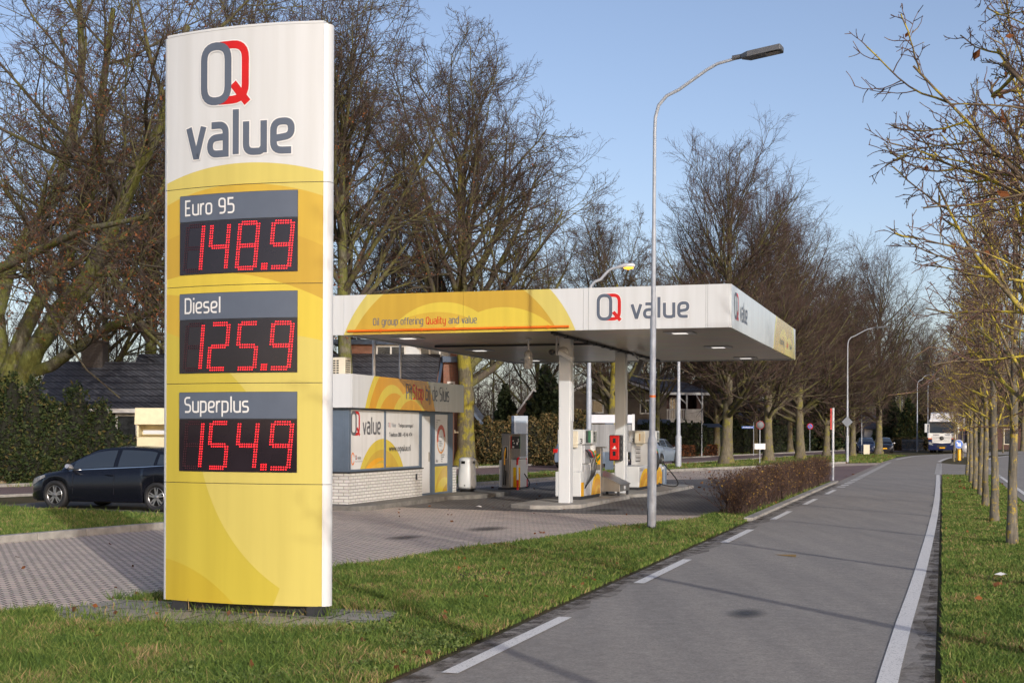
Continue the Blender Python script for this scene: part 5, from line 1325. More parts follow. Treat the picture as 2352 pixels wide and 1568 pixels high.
    if detail:
        for sgn in (1, -1):
            mb = MB(); vs = [S(x, s, sgn, 0.01) for x in np.linspace(-1.75, 0.98, 16) for s in (0.0, 0.045)]
            mb.add(vs, [((2 * i, 2 * i + 1, 2 * i + 3, 2 * i + 2) if sgn > 0 else (2 * i, 2 * i + 2, 2 * i + 3, 2 * i + 1)) for i in range(15)], 0, True); mb.build('belt_trim', M['chrome'], o)
            for xh in (-0.15, -1.15):
                X = xh * L / 4.4
                mb = MB(); mb.tube([(X - 0.1, sgn * hw * 0.998, 0.79), (X, sgn * (hw + 0.03), 0.795), (X + 0.1, sgn * hw * 0.998, 0.80)], 0.014, 8); mb.build('door_handle', paint, o)
            mb = MB()      # door seams
            for xd in (0.83, -0.28, -1.32):
                X = xd * L / 4.4
                mb.add([(X - 0.004, sgn * hw * 0.999 + sgn * 0.002, 0.36), (X + 0.004, sgn * hw * 0.999 + sgn * 0.002, 0.36), (X + 0.004, sgn * hw * 0.99 + sgn * 0.004, 0.8), (X - 0.004, sgn * hw * 0.99 + sgn * 0.004, 0.8)], [(0, 1, 2, 3) if sgn < 0 else (3, 2, 1, 0)])
            mb.build('door_seam', M['black'], o)
        mb = MB(); mb.bb(L / 2 - 0.09, L / 2 - 0.015, -0.5, 0.5, 0.24, 0.4); mb.build('grille', M['black'], o)
    for sgn in (1, -1):
        mb = MB(); X = 0.9 * L / 4.4
        mb.tube([(X, sgn * hw * 0.9, 0.93), (X - 0.02, sgn * (hw + 0.05), 0.96), (X - 0.03, sgn * (hw + 0.15), 0.98)], [0.03, 0.075, 0.05], 10); mb.build('wing_mirror', M['mirrorcap'] if detail else paint, o)
        mb = MB()
        for i in range(6):
            x0, x1 = L / 2 - 0.1 - i * 0.08, L / 2 - 0.18 - i * 0.08
            def hp(x, dz): return (x, sgn * (I(x, wdt) * hw * 0.985 + 0.008), I(x, belt) * H / 1.44 - 0.05 + dz)
            mb.add([hp(x0, -0.11 + i * 0.012), hp(x1, -0.1 + i * 0.014), hp(x1, 0.025), hp(x0, 0.02)], [(0, 1, 2, 3) if sgn > 0 else (3, 2, 1, 0)])
        y0 = hw * 0.5
        mb.add([(L / 2 - 0.06, sgn * y0, 0.56), (L / 2 - 0.1, sgn * hw * 0.8, 0.57), (L / 2 - 0.17, sgn * hw * 0.8, 0.69), (L / 2 - 0.13, sgn * y0, 0.66)], [(0, 1, 2, 3) if sgn > 0 else (3, 2, 1, 0)])
        mb.build('headlight', M['headlight'], o)
        mb = MB(); mb.bb(-L / 2 - 0.005, -L / 2 + 0.2, sgn * hw * 0.62, sgn * hw * 0.9, 0.78, 0.98); mb.build('tail_light', M['red'], o, bevel=0.02)
    if plate:
        mb = MB(); mb.bb(L / 2 - 0.012, L / 2 + 0.012, -0.26, 0.26, 0.4, 0.51); mb.build('number_plate', M['yellow'], o)
    for cx in (xf, xr):
        for sgn in (1, -1):
            wy = sgn * (hw - 0.1)
            t = MB(); t.lathe([(0.215, -0.1), (0.3, -0.105), (wr, -0.08), (wr, 0.08), (0.3, 0.105), (0.215, 0.1), (0.215, -0.1)], (cx, wy, wr), 30, axis='y'); t.lathe([(0, -0.02), (0.3, -0.02), (0.3, 0.02), (0, 0.02)], (cx, wy - sgn * 0.03, wr), 20, axis='y')
            wo = t.build('wheel', M['black'], o)
            t = MB(); yy = wy + sgn * 0.085
            t.lathe([(0.205, -0.015), (0.225, 0.0), (0.205, 0.015)], (cx, yy, wr), 30, axis='y'); t.lathe([(0, sgn * 0.0), (0.05, sgn * 0.0), (0.055, -sgn * 0.02)], (cx, yy, wr), 14, axis='y')
            for q in range(5):
                a = q * 1.2566 + 0.3
                d = (math.cos(a), math.sin(a)); nn = (-d[1], d[0])
                P = lambda r, w_: (cx + d[0] * r + nn[0] * w_, yy, wr + d[1] * r + nn[1] * w_)
                t.add([P(0.03, -0.03), P(0.21, -0.055), P(0.21, -0.012), P(0.1, 0.0), P(0.21, 0.035), P(0.21, 0.055), P(0.03, 0.03)], [(0, 1, 2, 3), (0, 3, 6), (6, 3, 4, 5)])
            t.build('rim', M['rim'], wo)
    return o
M['carglass'] = glass('car_glass', (0.03, 0.04, 0.055), 0.02)
M['mirrorcap'] = mat('silver_cap', (0.5, 0.5, 0.52), 0.25, 0.6)
M['rim'] = mat('alloy_rim', (0.45, 0.45, 0.46), 0.3, 0.8, var=0.1)
M['headlight'] = mat('headlight_glass', (0.5, 0.52, 0.55), 0.08, 0.3, 0.9, var=0.4, scale=20)
def paint(name, c): return mat(name, c, 0.2, 0.0, 0.4, var=0.04, coat=0.35)
pf, pr = D(118, 1172, 30.5), D(374, 1181, 29.45)
dv = Vector((pf.x - pr.x, pf.y - pr.y)); c_ = Vector(((pf.x + pr.x) / 2, (pf.y + pr.y) / 2))
a = math.atan2(dv.y, dv.x)
c_ += Vector((math.cos(a + math.pi / 2), math.sin(a + math.pi / 2))) * (-0.8)
car((c_.x, c_.y, 0.004), a, 'glossy black hatchback parked behind the price pylon at the left', paint('black_car_paint', (0.006, 0.007, 0.012)), L=4.4, W=1.82, H=1.43, wb=2.72, plate=False)
car((8.2, 77.2, 0.006), R(66), 'silver blue hatchback parked beyond the far pump', paint('silver_blue_paint', (0.2, 0.25, 0.33)), hatch=1, H=1.5)
car((3.7, 69.2, 0.006), R(66), 'silver blue car whose front wheel shows behind the steel post', paint('steel_blue_paint', (0.18, 0.23, 0.31)), hatch=1, H=1.5)
for u, lb, col in ((2001, 'dark blue car facing the lane left of the tall tree', (0.012, 0.02, 0.05)), (2042, 'black hatchback facing the lane right of the tall tree', (0.01, 0.011, 0.016))):
    p = G(u, 1040.5); car((p.x, p.y + 2.0, 0.006), R(-103), lb, paint('dark_paint', col), hatch=1, H=1.5)

# ================================================================== truck
p = G(2163, 1040.5)
tr = root('truck', (p.x, p.y, 0.006), R(-22), 'white and navy articulated truck coming round the far bend', 'truck')
navy, twh = M['navy'], paint('truck_white', (0.75, 0.75, 0.74))
mb = MB(); mb.bb(-1.22, 1.22, 0.1, 2.1, 0.95, 2.9); mb.prism([(0.1, 2.9), (0.35, 3.2), (0.9, 3.35), (2.1, 3.45), (2.1, 2.9)], 2.4, 'x', -1.2); mb.build('cab', twh, tr, bevel=0.06)
mb = MB(); mb.prism([(0.75, 3.3), (1.2, 3.85), (2.3, 4.0), (2.3, 3.3)], 2.3, 'x', -1.15); mb.build('roof_deflector', twh, tr, bevel=0.06)
mb = MB(); mb.bb(-1.12, 1.12, 0.05, 0.098, 1.95, 2.95); mb.build('windscreen', M['carglass'], tr, bevel=0.02)
mb = MB(); mb.bb(-1.15, 1.15, -0.12, 0.09, 2.96, 3.06); mb.build('sun_visor', M['dark'], tr)
mb = MB(); mb.bb(-1.25, 1.25, -0.08, 0.3, 0.3, 0.94); mb.bb(-1.25, -0.9, -0.02, 0.4, 0.941, 1.4); mb.bb(0.9, 1.25, -0.02, 0.4, 0.941, 1.4); mb.build('bumper', navy, tr, bevel=0.04)
mb = MB(); mb.bb(-0.45, 0.45, -0.095, -0.081, 0.55, 0.78); mb.build('air_intake', M['dark'], tr)
mb = MB(); mb.bb(-0.2, 0.32, -0.112, -0.096, 0.46, 0.58); mb.build('number_plate', M['yellow'], tr)
gm = MB(); gm.prism([(-0.92, 1.7), (0.92, 1.7), (0.85, 1.05), (0.0, 0.93), (-0.85, 1.05)], 0.05, 'y', 0.03); gr = gm.build('grille', twh, tr)
gm = MB()
for k, (z, w_) in enumerate(((1.6, 0.85), (1.48, 0.85), (1.33, 0.86), (1.18, 0.78))): gm.add([(-w_, 0.026, z), (0, 0.026, z - 0.05), (w_, 0.026, z), (w_, 0.026, z + 0.03), (0, 0.026, z - 0.02), (-w_, 0.026, z + 0.03)], [(0, 1, 4, 5), (1, 2, 3, 4)])
gm.build('grille_slot', M['black'], gr)
gm = MB(); gm.lathe([(0, -0.01), (0.2, -0.01), (0.2, 0.02)], (0, 0.01, 1.45), 22, axis='y'); em = gm.build('emblem', M['dark'], gr)
gm = MB(); ribbon(gm, [(0.19 * math.cos(t), 1.45 + 0.19 * math.sin(t)) for t in np.linspace(0, 6.283, 25)][:-1], 1, 0.03, lambda x, z, l: (x, -l, z), 0.002)
for t in (math.pi / 2, math.pi * 7 / 6, math.pi * 11 / 6): gm.add([(0.18 * math.cos(t), -0.004, 1.45 + 0.18 * math.sin(t)), (0.04 * math.cos(t + 1.05), -0.004, 1.45 + 0.04 * math.sin(t + 1.05)), (0.04 * math.cos(t - 1.05), -0.004, 1.45 + 0.04 * math.sin(t - 1.05))], [(0, 1, 2)])
gm.build('star_badge', M['chrome'], gr)
gm = MB()
for x0, x1, z in ((-0.8, -0.2, 1.78), (-0.8, -0.25, 1.72), (0.25, 0.82, 1.78), (0.3, 0.8, 1.72)):
    n_ = int((x1 - x0) / 0.06)
    for k in range(n_): gm.bb(x0 + k * 0.06, x0 + k * 0.06 + 0.04, 0.088, 0.098, z, z + 0.045)
gm.build('lettering', M['navy'], tr)
for s in (-1, 1):
    mb = MB(); mb.prism([(s * 0.78, 0.74), (s * 1.2, 0.86), (s * 1.2, 1.1), (s * 0.98, 1.08)], 0.06, 'y', -0.1); mb.build('headlight', M['headlight'], tr)
    mb = MB(); mb.bb(s * 1.0, s * 1.26, -0.03, 0.25, 1.41, 1.95); mb.build('corner_panel', twh, tr, bevel=0.03)
    mb = MB(); mb.bb(s * 0.92, s * 1.265, -0.035, 0.3, 1.36, 1.46); mb.build('orange_band', M['orange'], tr)
    mb = MB(); mb.bb(s * 1.38, s * 1.6, -0.1, 0.1, 2.0, 2.85); mb.bb(s * 1.2, s * 1.4, 0.0, 0.06, 2.78, 2.84); mb.build('mirror', M['white'], tr, bevel=0.03)
    for y in (1.4, 4.6, 11.2, 12.5, 13.8):
        mb = MB(); mb.lathe([(0.3, -0.16), (0.45, -0.17), (0.5, -0.12), (0.5, 0.12), (0.45, 0.17), (0.3, 0.16)], (s * 1.03, y, 0.5), 22, axis='x'); wo = mb.build('wheel', M['black'], tr)
        mb = MB(); mb.lathe([(0.0, s * 0.1), (0.2, s * 0.12), (0.3, s * 0.15)], (s * 1.03, y, 0.5), 18, axis='x'); mb.build('rim', M['alu'], wo)
mb = MB(); mb.bb(-0.8, 0.8, 0.35, 6.0, 0.5, 0.9); mb.build('chassis', M['dark'], tr)
mb = MB(); mb.bb(-1.26, 1.26, 2.75, 15.5, 2.35, 3.95); mb.build('trailer_upper', twh, tr, bevel=0.03)
mb = MB(); mb.bb(-1.27, 1.27, 2.74, 15.51, 2.22, 2.349); mb.build('trailer_band', M['orange'], tr)
mb = MB(); mb.bb(-1.26, 1.26, 2.75, 15.5, 1.05, 2.219); mb.build('trailer_lower', navy, tr, bevel=0.03)
mb = MB(); mb.bb(-1.2, 1.2, 6.6, 10.4, 0.45, 1.0); mb.build('side_skirt', navy, tr)

# ================================================================== cyclist beside the truck
cp = D(2137.5, 1031, 150); cp.z = 0.0
bk = root('bicycle', (cp.x, cp.y, 0.006), R(12), 'bicycle ridden towards the camera left of the truck', 'bicycle')
for y, nm in ((-0.5, 'wheel'), (0.55, 'wheel')):
    mb = MB(); mb.tube([(0, y + 0.33 * math.cos(t), 0.34 + 0.33 * math.sin(t)) for t in np.linspace(0, 6.2832, 25)], 0.02, 8, cap=False); mb.lathe([(0, -0.03), (0.03, -0.03), (0.03, 0.03)], (0, y, 0.34), 8, axis='x')
    for t in np.linspace(0, 6.28, 13)[:-1]: mb.tube([(0, y, 0.34), (0, y + 0.32 * math.cos(t), 0.34 + 0.32 * math.sin(t))], 0.003, 4, cap=False)
    mb.build(nm, M['black'], bk)
mb = MB()
for a, b in (((0, -0.5, 0.34), (0, -0.4, 0.95)), ((0, -0.42, 0.85), (0, 0.12, 0.3)), ((0, -0.4, 0.9), (0, 0.25, 0.85)), ((0, 0.12, 0.3), (0, 0.28, 0.95)), ((0, 0.12, 0.3), (0, 0.55, 0.34)), ((0, 0.26, 0.85), (0, 0.55, 0.34))): mb.tube([a, b], 0.018, 8)
mb.tube([(-0.3, -0.3, 1.06), (-0.1, -0.4, 1.08), (0.1, -0.4, 1.08), (0.3, -0.3, 1.06)], 0.014, 8); mb.tube([(0, -0.4, 0.95), (0, -0.4, 1.08)], 0.014, 8); mb.build('frame', M['alu'], bk)
mb = MB(); mb.box((0, 0.3, 0.98), (0.16, 0.26, 0.06)); mb.build('saddle', M['dark'], bk, bevel=0.02)
mb = MB(); mb.lathe([(0, -0.05), (0.05, -0.05), (0.03, 0.02), (0, 0.02)], (0, -0.5, 0.9), 12, axis='y'); mb.build('headlight', M['white_clean'], bk)
def skin_body(name, joints, edges, mt, parent, subd=2):
    me = bpy.data.meshes.new(name); me.from_pydata([j[:3] for j in joints], edges, []); me.materials.append(mt)
    o = bpy.data.objects.new(name, me); COL.objects.link(o); o.parent = parent
    md = o.modifiers.new('skin', 'SKIN'); md.use_smooth_shade = True
    sk = me.skin_vertices[0].data if me.skin_vertices else None
    if sk is None:
        bmx = bmesh.new(); bmx.from_mesh(me); ly = bmx.verts.layers.skin.verify(); bmx.to_mesh(me); bmx.free(); sk = me.skin_vertices[0].data
    for i, j in enumerate(joints):
        r_ = j[3]; sk[i].radius = (r_, r_) if not isinstance(r_, tuple) else r_
        sk[i].use_root = (i == 0)
    s = o.modifiers.new('subd', 'SUBSURF'); s.levels = subd; s.render_levels = subd
    return o
pe = root('person', (cp.x, cp.y, 0.006), R(12), 'person in dark jacket riding a bicycle left of the truck', 'person')
J = [(0, 0.28, 1.02, .14), (0, 0.2, 1.25, .15), (0, 0.08, 1.45, .14), (0, 0.03, 1.56, .055), (0, 0.0, 1.66, .085), (0, -0.01, 1.78, .08),
     (.19, 0.07, 1.43, .065), (.27, -0.1, 1.22, .05), (.29, -0.3, 1.1, .035), (-.19, 0.07, 1.43, .065), (-.27, -0.1, 1.22, .05), (-.29, -0.3, 1.1, .035),
     (.1, 0.2, 0.95, .1), (.12, -0.1, 0.78, .075), (.12, 0.12, 0.42, .05), (.12, 0.0, 0.32, .04), (-.1, 0.2, 0.95, .1), (-.12, -0.02, 0.6, .075), (-.12, 0.12, 0.2, .05), (-.12, 0.0, 0.13, .04)]
Eg = [(0, 1), (1, 2), (2, 3), (3, 4), (4, 5), (2, 6), (6, 7), (7, 8), (2, 9), (9, 10), (10, 11), (0, 12), (12, 13), (13, 14), (14, 15), (0, 16), (16, 17), (17, 18), (18, 19)]
skin_body('body', J, Eg, mat('dark_clothes', (0.02, 0.02, 0.026), 0.8), pe)
mb = MB(); mb.lathe([(0, -0.115), (0.05, -0.1), (0.08, -0.04), (0.085, 0.03), (0.06, 0.1), (0, 0.12)], (0, -0.012, 1.72), 16)
fc = mb.build('face', mat('skin', (0.5, 0.28, 0.2), 0.6), pe)
mb = MB(); mb.lathe([(0.092, 0.0), (0.095, 0.05), (0.07, 0.11), (0, 0.13)], (0, 0.012, 1.74), 16); mb.build('hair', mat('brown_hair', (0.05, 0.03, 0.02), 0.7), pe)

# ================================================================== houses
def gable_house(name, loc, rz, W, Dp, eave, ridge, label, wall, axis='x', ov=0.35, verge='white_wood', cat='house'):
    """ridge along local x (axis x) or y; origin at the front left corner, front at y=0"""
    o = root(name, loc, rz, label, cat)
    mb = MB()
    if axis == 'x':
        mb.prism([(0, -0.05), (Dp, -0.05), (Dp, eave), (Dp / 2, ridge), (0, eave)], W, 'x', 0)
    else:
        mb.prism([(0, -0.05), (W, -0.05), (W, eave), (W / 2, ridge), (0, eave)], Dp, 'y', 0)
    mb.build('wall', wall, o)
    mb = MB(); t = 0.14
    half = (Dp if axis == 'x' else W) / 2; sl = (ridge - eave) / half
    for s in (0, 1):
        a = (-ov, eave - ov * sl + 0.02); b = (half, ridge + 0.02)
        P = [a, b, (b[0], b[1] + t), (a[0], a[1] + t)]
        if s: P = [(2 * half - x, z) for x, z in P][::-1]
        if axis == 'x': mb.prism(P, W + 2 * ov, 'x', -ov)
        else: mb.prism(P, Dp + 2 * ov, 'y', -ov)
    ro = mb.build('roof', M['tile'], o)
    for e in (0, 1):
        mb = MB()
        for s in (0, 1):
            P = [(-ov, eave - ov * sl - 0.12), (half, ridge - 0.12), (half, ridge + 0.1), (-ov, eave - ov * sl + 0.1)]
            if s: P = [(2 * half - x, z) for x, z in P][::-1]
            if axis == 'x': mb.prism(P, 0.05, 'x', (-ov - 0.051) if e == 0 else W + ov + 0.001)
            else: mb.prism(P, 0.05, 'y', (-ov - 0.051) if e == 0 else Dp + ov + 0.001)
        mb.build('verge_board', M[verge], ro)
    return o
def window(o, x0, x1, z0, z1, y=0.0, mull=1, fr='white_wood', gl='curtain'):
    mb = MB(); t = 0.09
    mb.bb(x0, x1, y - 0.05, y - 0.002, z0, z0 + t); mb.bb(x0, x1, y - 0.05, y - 0.002, z1 - t, z1)
    n = mull + 1
    for i in range(n + 1):
        x = x0 + (x1 - x0) * i / n; x = min(max(x, x0 + t / 2), x1 - t / 2)
        mb.bb(x - t / 2, x + t / 2, y - 0.049, y - 0.003, z0 + t, z1 - t)
    w_ = mb.build('window', M[fr], o)
    mb = MB(); mb.bb(x0 + 0.02, x1 - 0.02, y - 0.02, y - 0.004, z0 + 0.02, z1 - 0.02); mb.build('pane', M[gl], w_)
    return w_
bk_dark = brick('dark_brick', (0.06, 0.045, 0.036), (0.045, 0.034, 0.028), (0.07, 0.062, 0.055))
bk_brown = brick('brown_brick', (0.17, 0.125, 0.085), (0.13, 0.096, 0.068), (0.18, 0.16, 0.13))
bk_red = brick('red_brick', (0.3, 0.1, 0.045), (0.24, 0.08, 0.038), (0.2, 0.15, 0.12))
bk_mar = brick('maroon_brick', (0.12, 0.045, 0.035), (0.095, 0.038, 0.03), (0.1, 0.08, 0.07))
# bungalow at the left
p = D(85, 1000, 56); p.z = 0
o = gable_house('bungalow', (p.x, p.y, 0), R(6), 7.4, 8.5, 2.75, 4.75, 'dark brick bungalow with black tiled roof and big chimney behind the conifer hedge', bk_dark)
mb = MB(); mb.bb(1.05, 1.95, 3.6, 4.9, 3.8, 5.75); mb.bb(1.0, 2.0, 3.55, 4.95, 5.751, 5.85); mb.build('chimney', bk_dark, o)
mb = MB(); mb.bb(-0.35, 7.75, -0.5, -0.36, 2.55, 2.72); mb.build('gutter', M['white_wood'], o)
window(o, 3.2, 5.8, 1.1, 2.5, 0, 2)
p = D(300, 1000, 62); p.z = 0
o = gable_house('annexe', (p.x, p.y, 0), R(4), 6, 7, 3.5, 5.4, 'taller dark roofed annexe right of the bungalow roof', bk_dark)
window(o, 1.0, 3.0, 2.6, 3.35, 0, 1, 'slate')
# red brick house behind the kiosk
p = D(808, 1000, 66); p.z = 0
o = root('red_brick_house', (p.x, p.y, 0), R(-1), 'red brick house with dark tiled front roof and blue trim behind the kiosk', 'house')
mb = MB(); mb.bb(-1.5, 4.9, 0.6, 8.5, -0.05, 4.0); mb.bb(-1.2, 5.0, 3.6, 8.5, 4.001, 6.33); mb.build('wall', bk_red, o)
mb = MB(); mb.prism([(0.2, 3.9), (3.6, 5.72), (3.6, 5.86), (0.2, 4.04)], 5.8, 'x', -1.7); ro = mb.build('roof', M['tile'], o)
mb = MB(); mb.bb(-1.5, 5.4, 3.3, 8.8, 6.331, 6.58); mb.build('flat_roof_fascia', M['slate'], o)
mb = MB(); mb.prism([(0.15, 3.75), (3.9, 5.75), (3.9, 5.95), (0.15, 3.95)], 0.12, 'x', 4.15); mb.build('verge_board', M['slate'], ro)
mb = MB(); mb.bb(4.3, 5.5, 2.9, 3.59, -0.05, 5.38); mb.build('gable_wall', bk_red, o)
mb = MB(); mb.bb(4.28, 5.55, 2.6, 3.58, 5.381, 5.68); mb.build('soffit_board', M['slate'], o)
window(o, 0.75, 2.3, 5.7, 6.3, 3.6, 1); window(o, 3.0, 4.6, 5.7, 6.3, 3.6, 2)
mb = MB(); mb.bb(2.301, 2.999, 3.56, 3.598, 5.7, 6.3); mb.build('panel', M['white'], o)
window(o, 4.5, 4.9, 4.0, 4.4, 2.88, 0)
p = D(1060, 1000, 74); p.z = 0
o = gable_house('side_wing', (p.x - 2.6, p.y, 0), R(-2), 3.5, 6, 2.6, 4.7, 'low red brick gable wing right of the mossy trunk', bk_red, 'y', verge='slate')
window(o, 2.5, 2.9, 1.6, 2.4, 0, 0)
# brick gable left of the near column
p = D(1150, 1000, 98); p.z = 0
o = gable_house('gabled_house', (p.x, p.y, 0), R(0), 4.8, 8, 1.6, 5.0, 'brown brick gable with pale verge left of the near column', bk_mar, 'y')
window(o, 2.9, 3.8, 2.6, 3.4, 0, 2)
# large brick house with balcony
p = D(1312, 1000, 104); p.z = 0
o = root('balcony_house', (p.x, p.y, 0), R(0), 'large brown brick house with hipped dark roof and white timber balcony', 'house')
mb = MB(); mb.prism([(0, -0.05), (7.4, -0.05), (7.4, 5.0), (3.0, 6.15), (0, 5.0)], 9, 'y', 0); mb.build('wall', bk_brown, o)
mb = MB(); mb.bb(7.401, 8.55, 1.3, 8, -0.05, 5.0); mb.bb(8.551, 10.2, 3.2, 8, -0.05, 5.0); mb.bb(9.9, 10.2, 1.3, 3.199, -0.05, 5.0); mb.build('wing_wall', bk_mar, o)
mb = MB()
mb.prism([(-0.4, 4.86), (2.6, 6.4), (2.6, 6.55), (-0.4, 5.01)], 9.6, 'y', -0.35); mb.prism([(2.6, 6.4), (7.0, 4.95), (7.0, 5.1), (2.6, 6.55)], 9.6, 'y', -0.35)
mb.add([(4.5, -0.3, 5.0), (10.9, 0.6, 5.0), (10.9, 8.6, 5.0), (4.5, 8.6, 5.0), (4.2, 4.4, 6.75), (7.6, 4.4, 6.65)], [(0, 1, 5, 4), (1, 2, 5), (2, 3, 4, 5), (3, 0, 4), (3, 2, 1, 0)])
ro = mb.build('roof', M['tile'], o)
mb = MB(); mb.prism([(-0.4, 4.7), (2.6, 6.24), (2.6, 6.42), (-0.4, 4.88)], 0.06, 'y', -0.42); mb.prism([(2.6, 6.24), (7.0, 4.8), (7.0, 4.97), (2.6, 6.42)], 0.06, 'y', -0.42); mb.add([(7.0, -0.05, 4.8), (10.9, 0.56, 4.8), (10.9, 0.56, 4.99), (7.0, -0.05, 4.99)], [(0, 1, 2, 3)]); mb.build('verge_board', M['white_wood'], ro)
window(o, 1.55, 2.5, 3.35, 4.4, 0, 0); window(o, 3.3, 4.2, 3.35, 4.4, 0, 0); window(o, 5.3, 6.7, 3.3, 4.4, 0, 2); window(o, 5.6, 7.1, 0.8, 2.35, 0, 2)
mb = MB(); mb.bb(7.5, 8.4, 1.25, 1.298, 0.8, 2.3); w_ = mb.build('roller_shutter', mat('grey_shutter', (0.42, 0.41, 0.39), 0.5), o)
mb = MB()
for k in range(9): mb.bb(7.52, 8.38, 1.24, 1.249, 0.9 + k * 0.16, 0.92 + k * 0.16)
mb.build('shutter_line', M['dark'], w_)
mb = MB(); mb.bb(7.4, 10.25, 0.05, 3.19, 2.65, 2.85)
ba = mb.build('balcony', M['white_wood'], o)
mb = MB(); mb.bb(7.4, 8.9, 0.05, 0.1, 3.62, 3.7); mb.bb(7.4, 8.9, 0.05, 0.1, 2.86, 2.94)
for k in range(11): mb.bb(7.42 + k * 0.14, 7.49 + k * 0.14, 0.06, 0.09, 2.94, 3.62)
mb.bb(9.0, 10.2, 0.06, 0.11, 2.86, 3.7); mb.build('railing', M['white_wood'], ba)
mb = MB()
for x in (8.9, 10.1): mb.bb(x, x + 0.12, 0.0, 0.12, 2.86, 4.9)
for x in (8.9, 9.3, 10.1): mb.bb(x, x + 0.1, 0.03, 0.13, 0.0, 2.65)
for x0, x1 in ((8.96, 8.2), (10.1, 9.7)): mb.add([(x0, 0.02, 4.0), (x0, 0.02, 4.14), (x1, 0.02, 4.84), (x1, 0.02, 4.7)], [(0, 1, 2, 3)])
mb.build('timber_post', M['white_wood'], ba)
window(o, 7.75, 8.5, 2.9, 4.6, 1.3, 2); window(o, 8.7, 9.85, 0.2, 2.4, 3.2, 1)
mb = MB(); mb.add([(5.0, -0.9, 2.5), (7.8, -0.9, 2.5), (7.6, 0, 2.9), (5.2, 0, 2.9)], [(0, 1, 2, 3)]); mb.build('awning', M['slate'], o)
mb = MB(); mb.add([(10.2, 0.3, 2.3), (11.9, 0.3, 2.3), (11.9, 3, 2.6), (10.2, 3, 2.6)], [(0, 1, 2, 3)]); mb.build('porch_roof', M['slate'], o)
p = D(1985, 1000, 175); p.z = 0
o = gable_house('white_house', (p.x, p.y, 0), R(-5), 5, 7, 2.6, 4.2, 'small pale house with red trim between the far trees', M['white_wood'], 'x', verge='red')
window(o, 1.0, 2.2, 0.9, 2.1, 0, 1)
p = D(2290, 1000, 168); p.z = 0
o = gable_house('far_house', (p.x, p.y, 0), R(-20), 9, 7, 3.0, 5.0, 'dark red brick house with cream window frames behind the young trees', bk_mar, 'x')
for x in (0.8, 3.4, 6.0): window(o, x, x + 1.3, 0.6, 2.6, 0, 0, 'cream')
p = D(1690, 1000, 150); p.z = 0
o = gable_house('slate_roof_house', (p.x, p.y, 0), R(8), 12, 9, 3.2, 5.6, 'low house with wide grey blue roof behind the trunks', bk_dark, 'x')
window(o, 2, 4, 1, 2.4, 0, 1)
# ================================================================== vegetation
def nrm(a): return a / np.maximum(np.linalg.norm(a, axis=-1, keepdims=True), 1e-9)
def tubes(P, Rd, S):
    """P [N,K,3], Rd [N,K] -> verts, quads"""
    n, k, _ = P.shape
    Tn = np.empty_like(P); Tn[:, 1:-1] = P[:, 2:] - P[:, :-2]; Tn[:, 0] = P[:, 1] - P[:, 0]; Tn[:, -1] = P[:, -1] - P[:, -2]
    Tn = nrm(Tn)
    mean = nrm(P[:, -1] - P[:, 0])
    ref = np.where(np.abs(mean[:, 2:3]) > 0.85, np.array([[1.0, 0.2, 0]]), np.array([[0, 0.1, 1.0]]))[:, None, :]
    A = nrm(np.cross(Tn, np.broadcast_to(ref, Tn.shape))); B = np.cross(Tn, A)
    an = np.arange(S) * 2 * np.pi / S
    V = P[:, :, None, :] + (A[:, :, None, :] * np.cos(an)[None, None, :, None] + B[:, :, None, :] * np.sin(an)[None, None, :, None]) * Rd[:, :, None, None]
    V = V.reshape(-1, 3)
    i = np.arange(n)[:, None, None] * k * S + np.arange(k - 1)[None, :, None] * S
    j = np.arange(S)[None, None, :]; j2 = (j + 1) % S
    F = np.stack([i + j, i + j2, i + S + j2, i + S + j], -1).reshape(-1, 4)
    return V, F
def spawn(rng, P, Rd, Ls, n, t0, t1, ang, asd, lfun, K, wig, trop, rr=0.6, rmin=0.006, taper=0.8, droop=0.0):
    N_, Kp, _ = P.shape
    n = np.broadcast_to(np.asarray(n), (N_,))
    idx = np.repeat(np.arange(N_), n); M_ = len(idx)
    seq = np.concatenate([(np.arange(c) + rng.random(c)) / max(c, 1) for c in n]) if M_ else np.zeros(0)
    t = t0 + (t1 - t0) * seq
    f = t * (Kp - 1); i0 = np.minimum(f.astype(int), Kp - 2); fr = (f - i0)[:, None]
    a, b = P[idx, i0], P[idx, i0 + 1]
    pos = a + (b - a) * fr; tan = nrm(b - a); rad = Rd[idx, i0] * (1 - fr[:, 0]) + Rd[idx, i0 + 1] * fr[:, 0]
    perp = nrm(np.cross(tan, rng.normal(size=(M_, 3))))
    an = (ang(t) if callable(ang) else ang) + asd * rng.normal(size=M_)
    d = nrm(tan * np.cos(an)[:, None] + perp * np.sin(an)[:, None])
    L = Ls[idx] * lfun(t) * (0.65 + 0.6 * rng.random(M_))
    Pn = np.empty((M_, K, 3)); Pn[:, 0] = pos; cur = pos
    st = (L / (K - 1))[:, None]
    up = np.array([0, 0, 1.0])
    for k in range(1, K):
        d = nrm(d + wig * rng.normal(size=(M_, 3)) + (trop - droop * k / K) * up)
        cur = cur + d * st; Pn[:, k] = cur
    r0 = np.maximum(np.minimum(rad * 0.9, rad * rr), rmin)
    s = np.linspace(0, 1, K)[None, :]
    Rn = np.maximum(r0[:, None] * (1 - taper * s), rmin * 0.6)
    return Pn, Rn, L
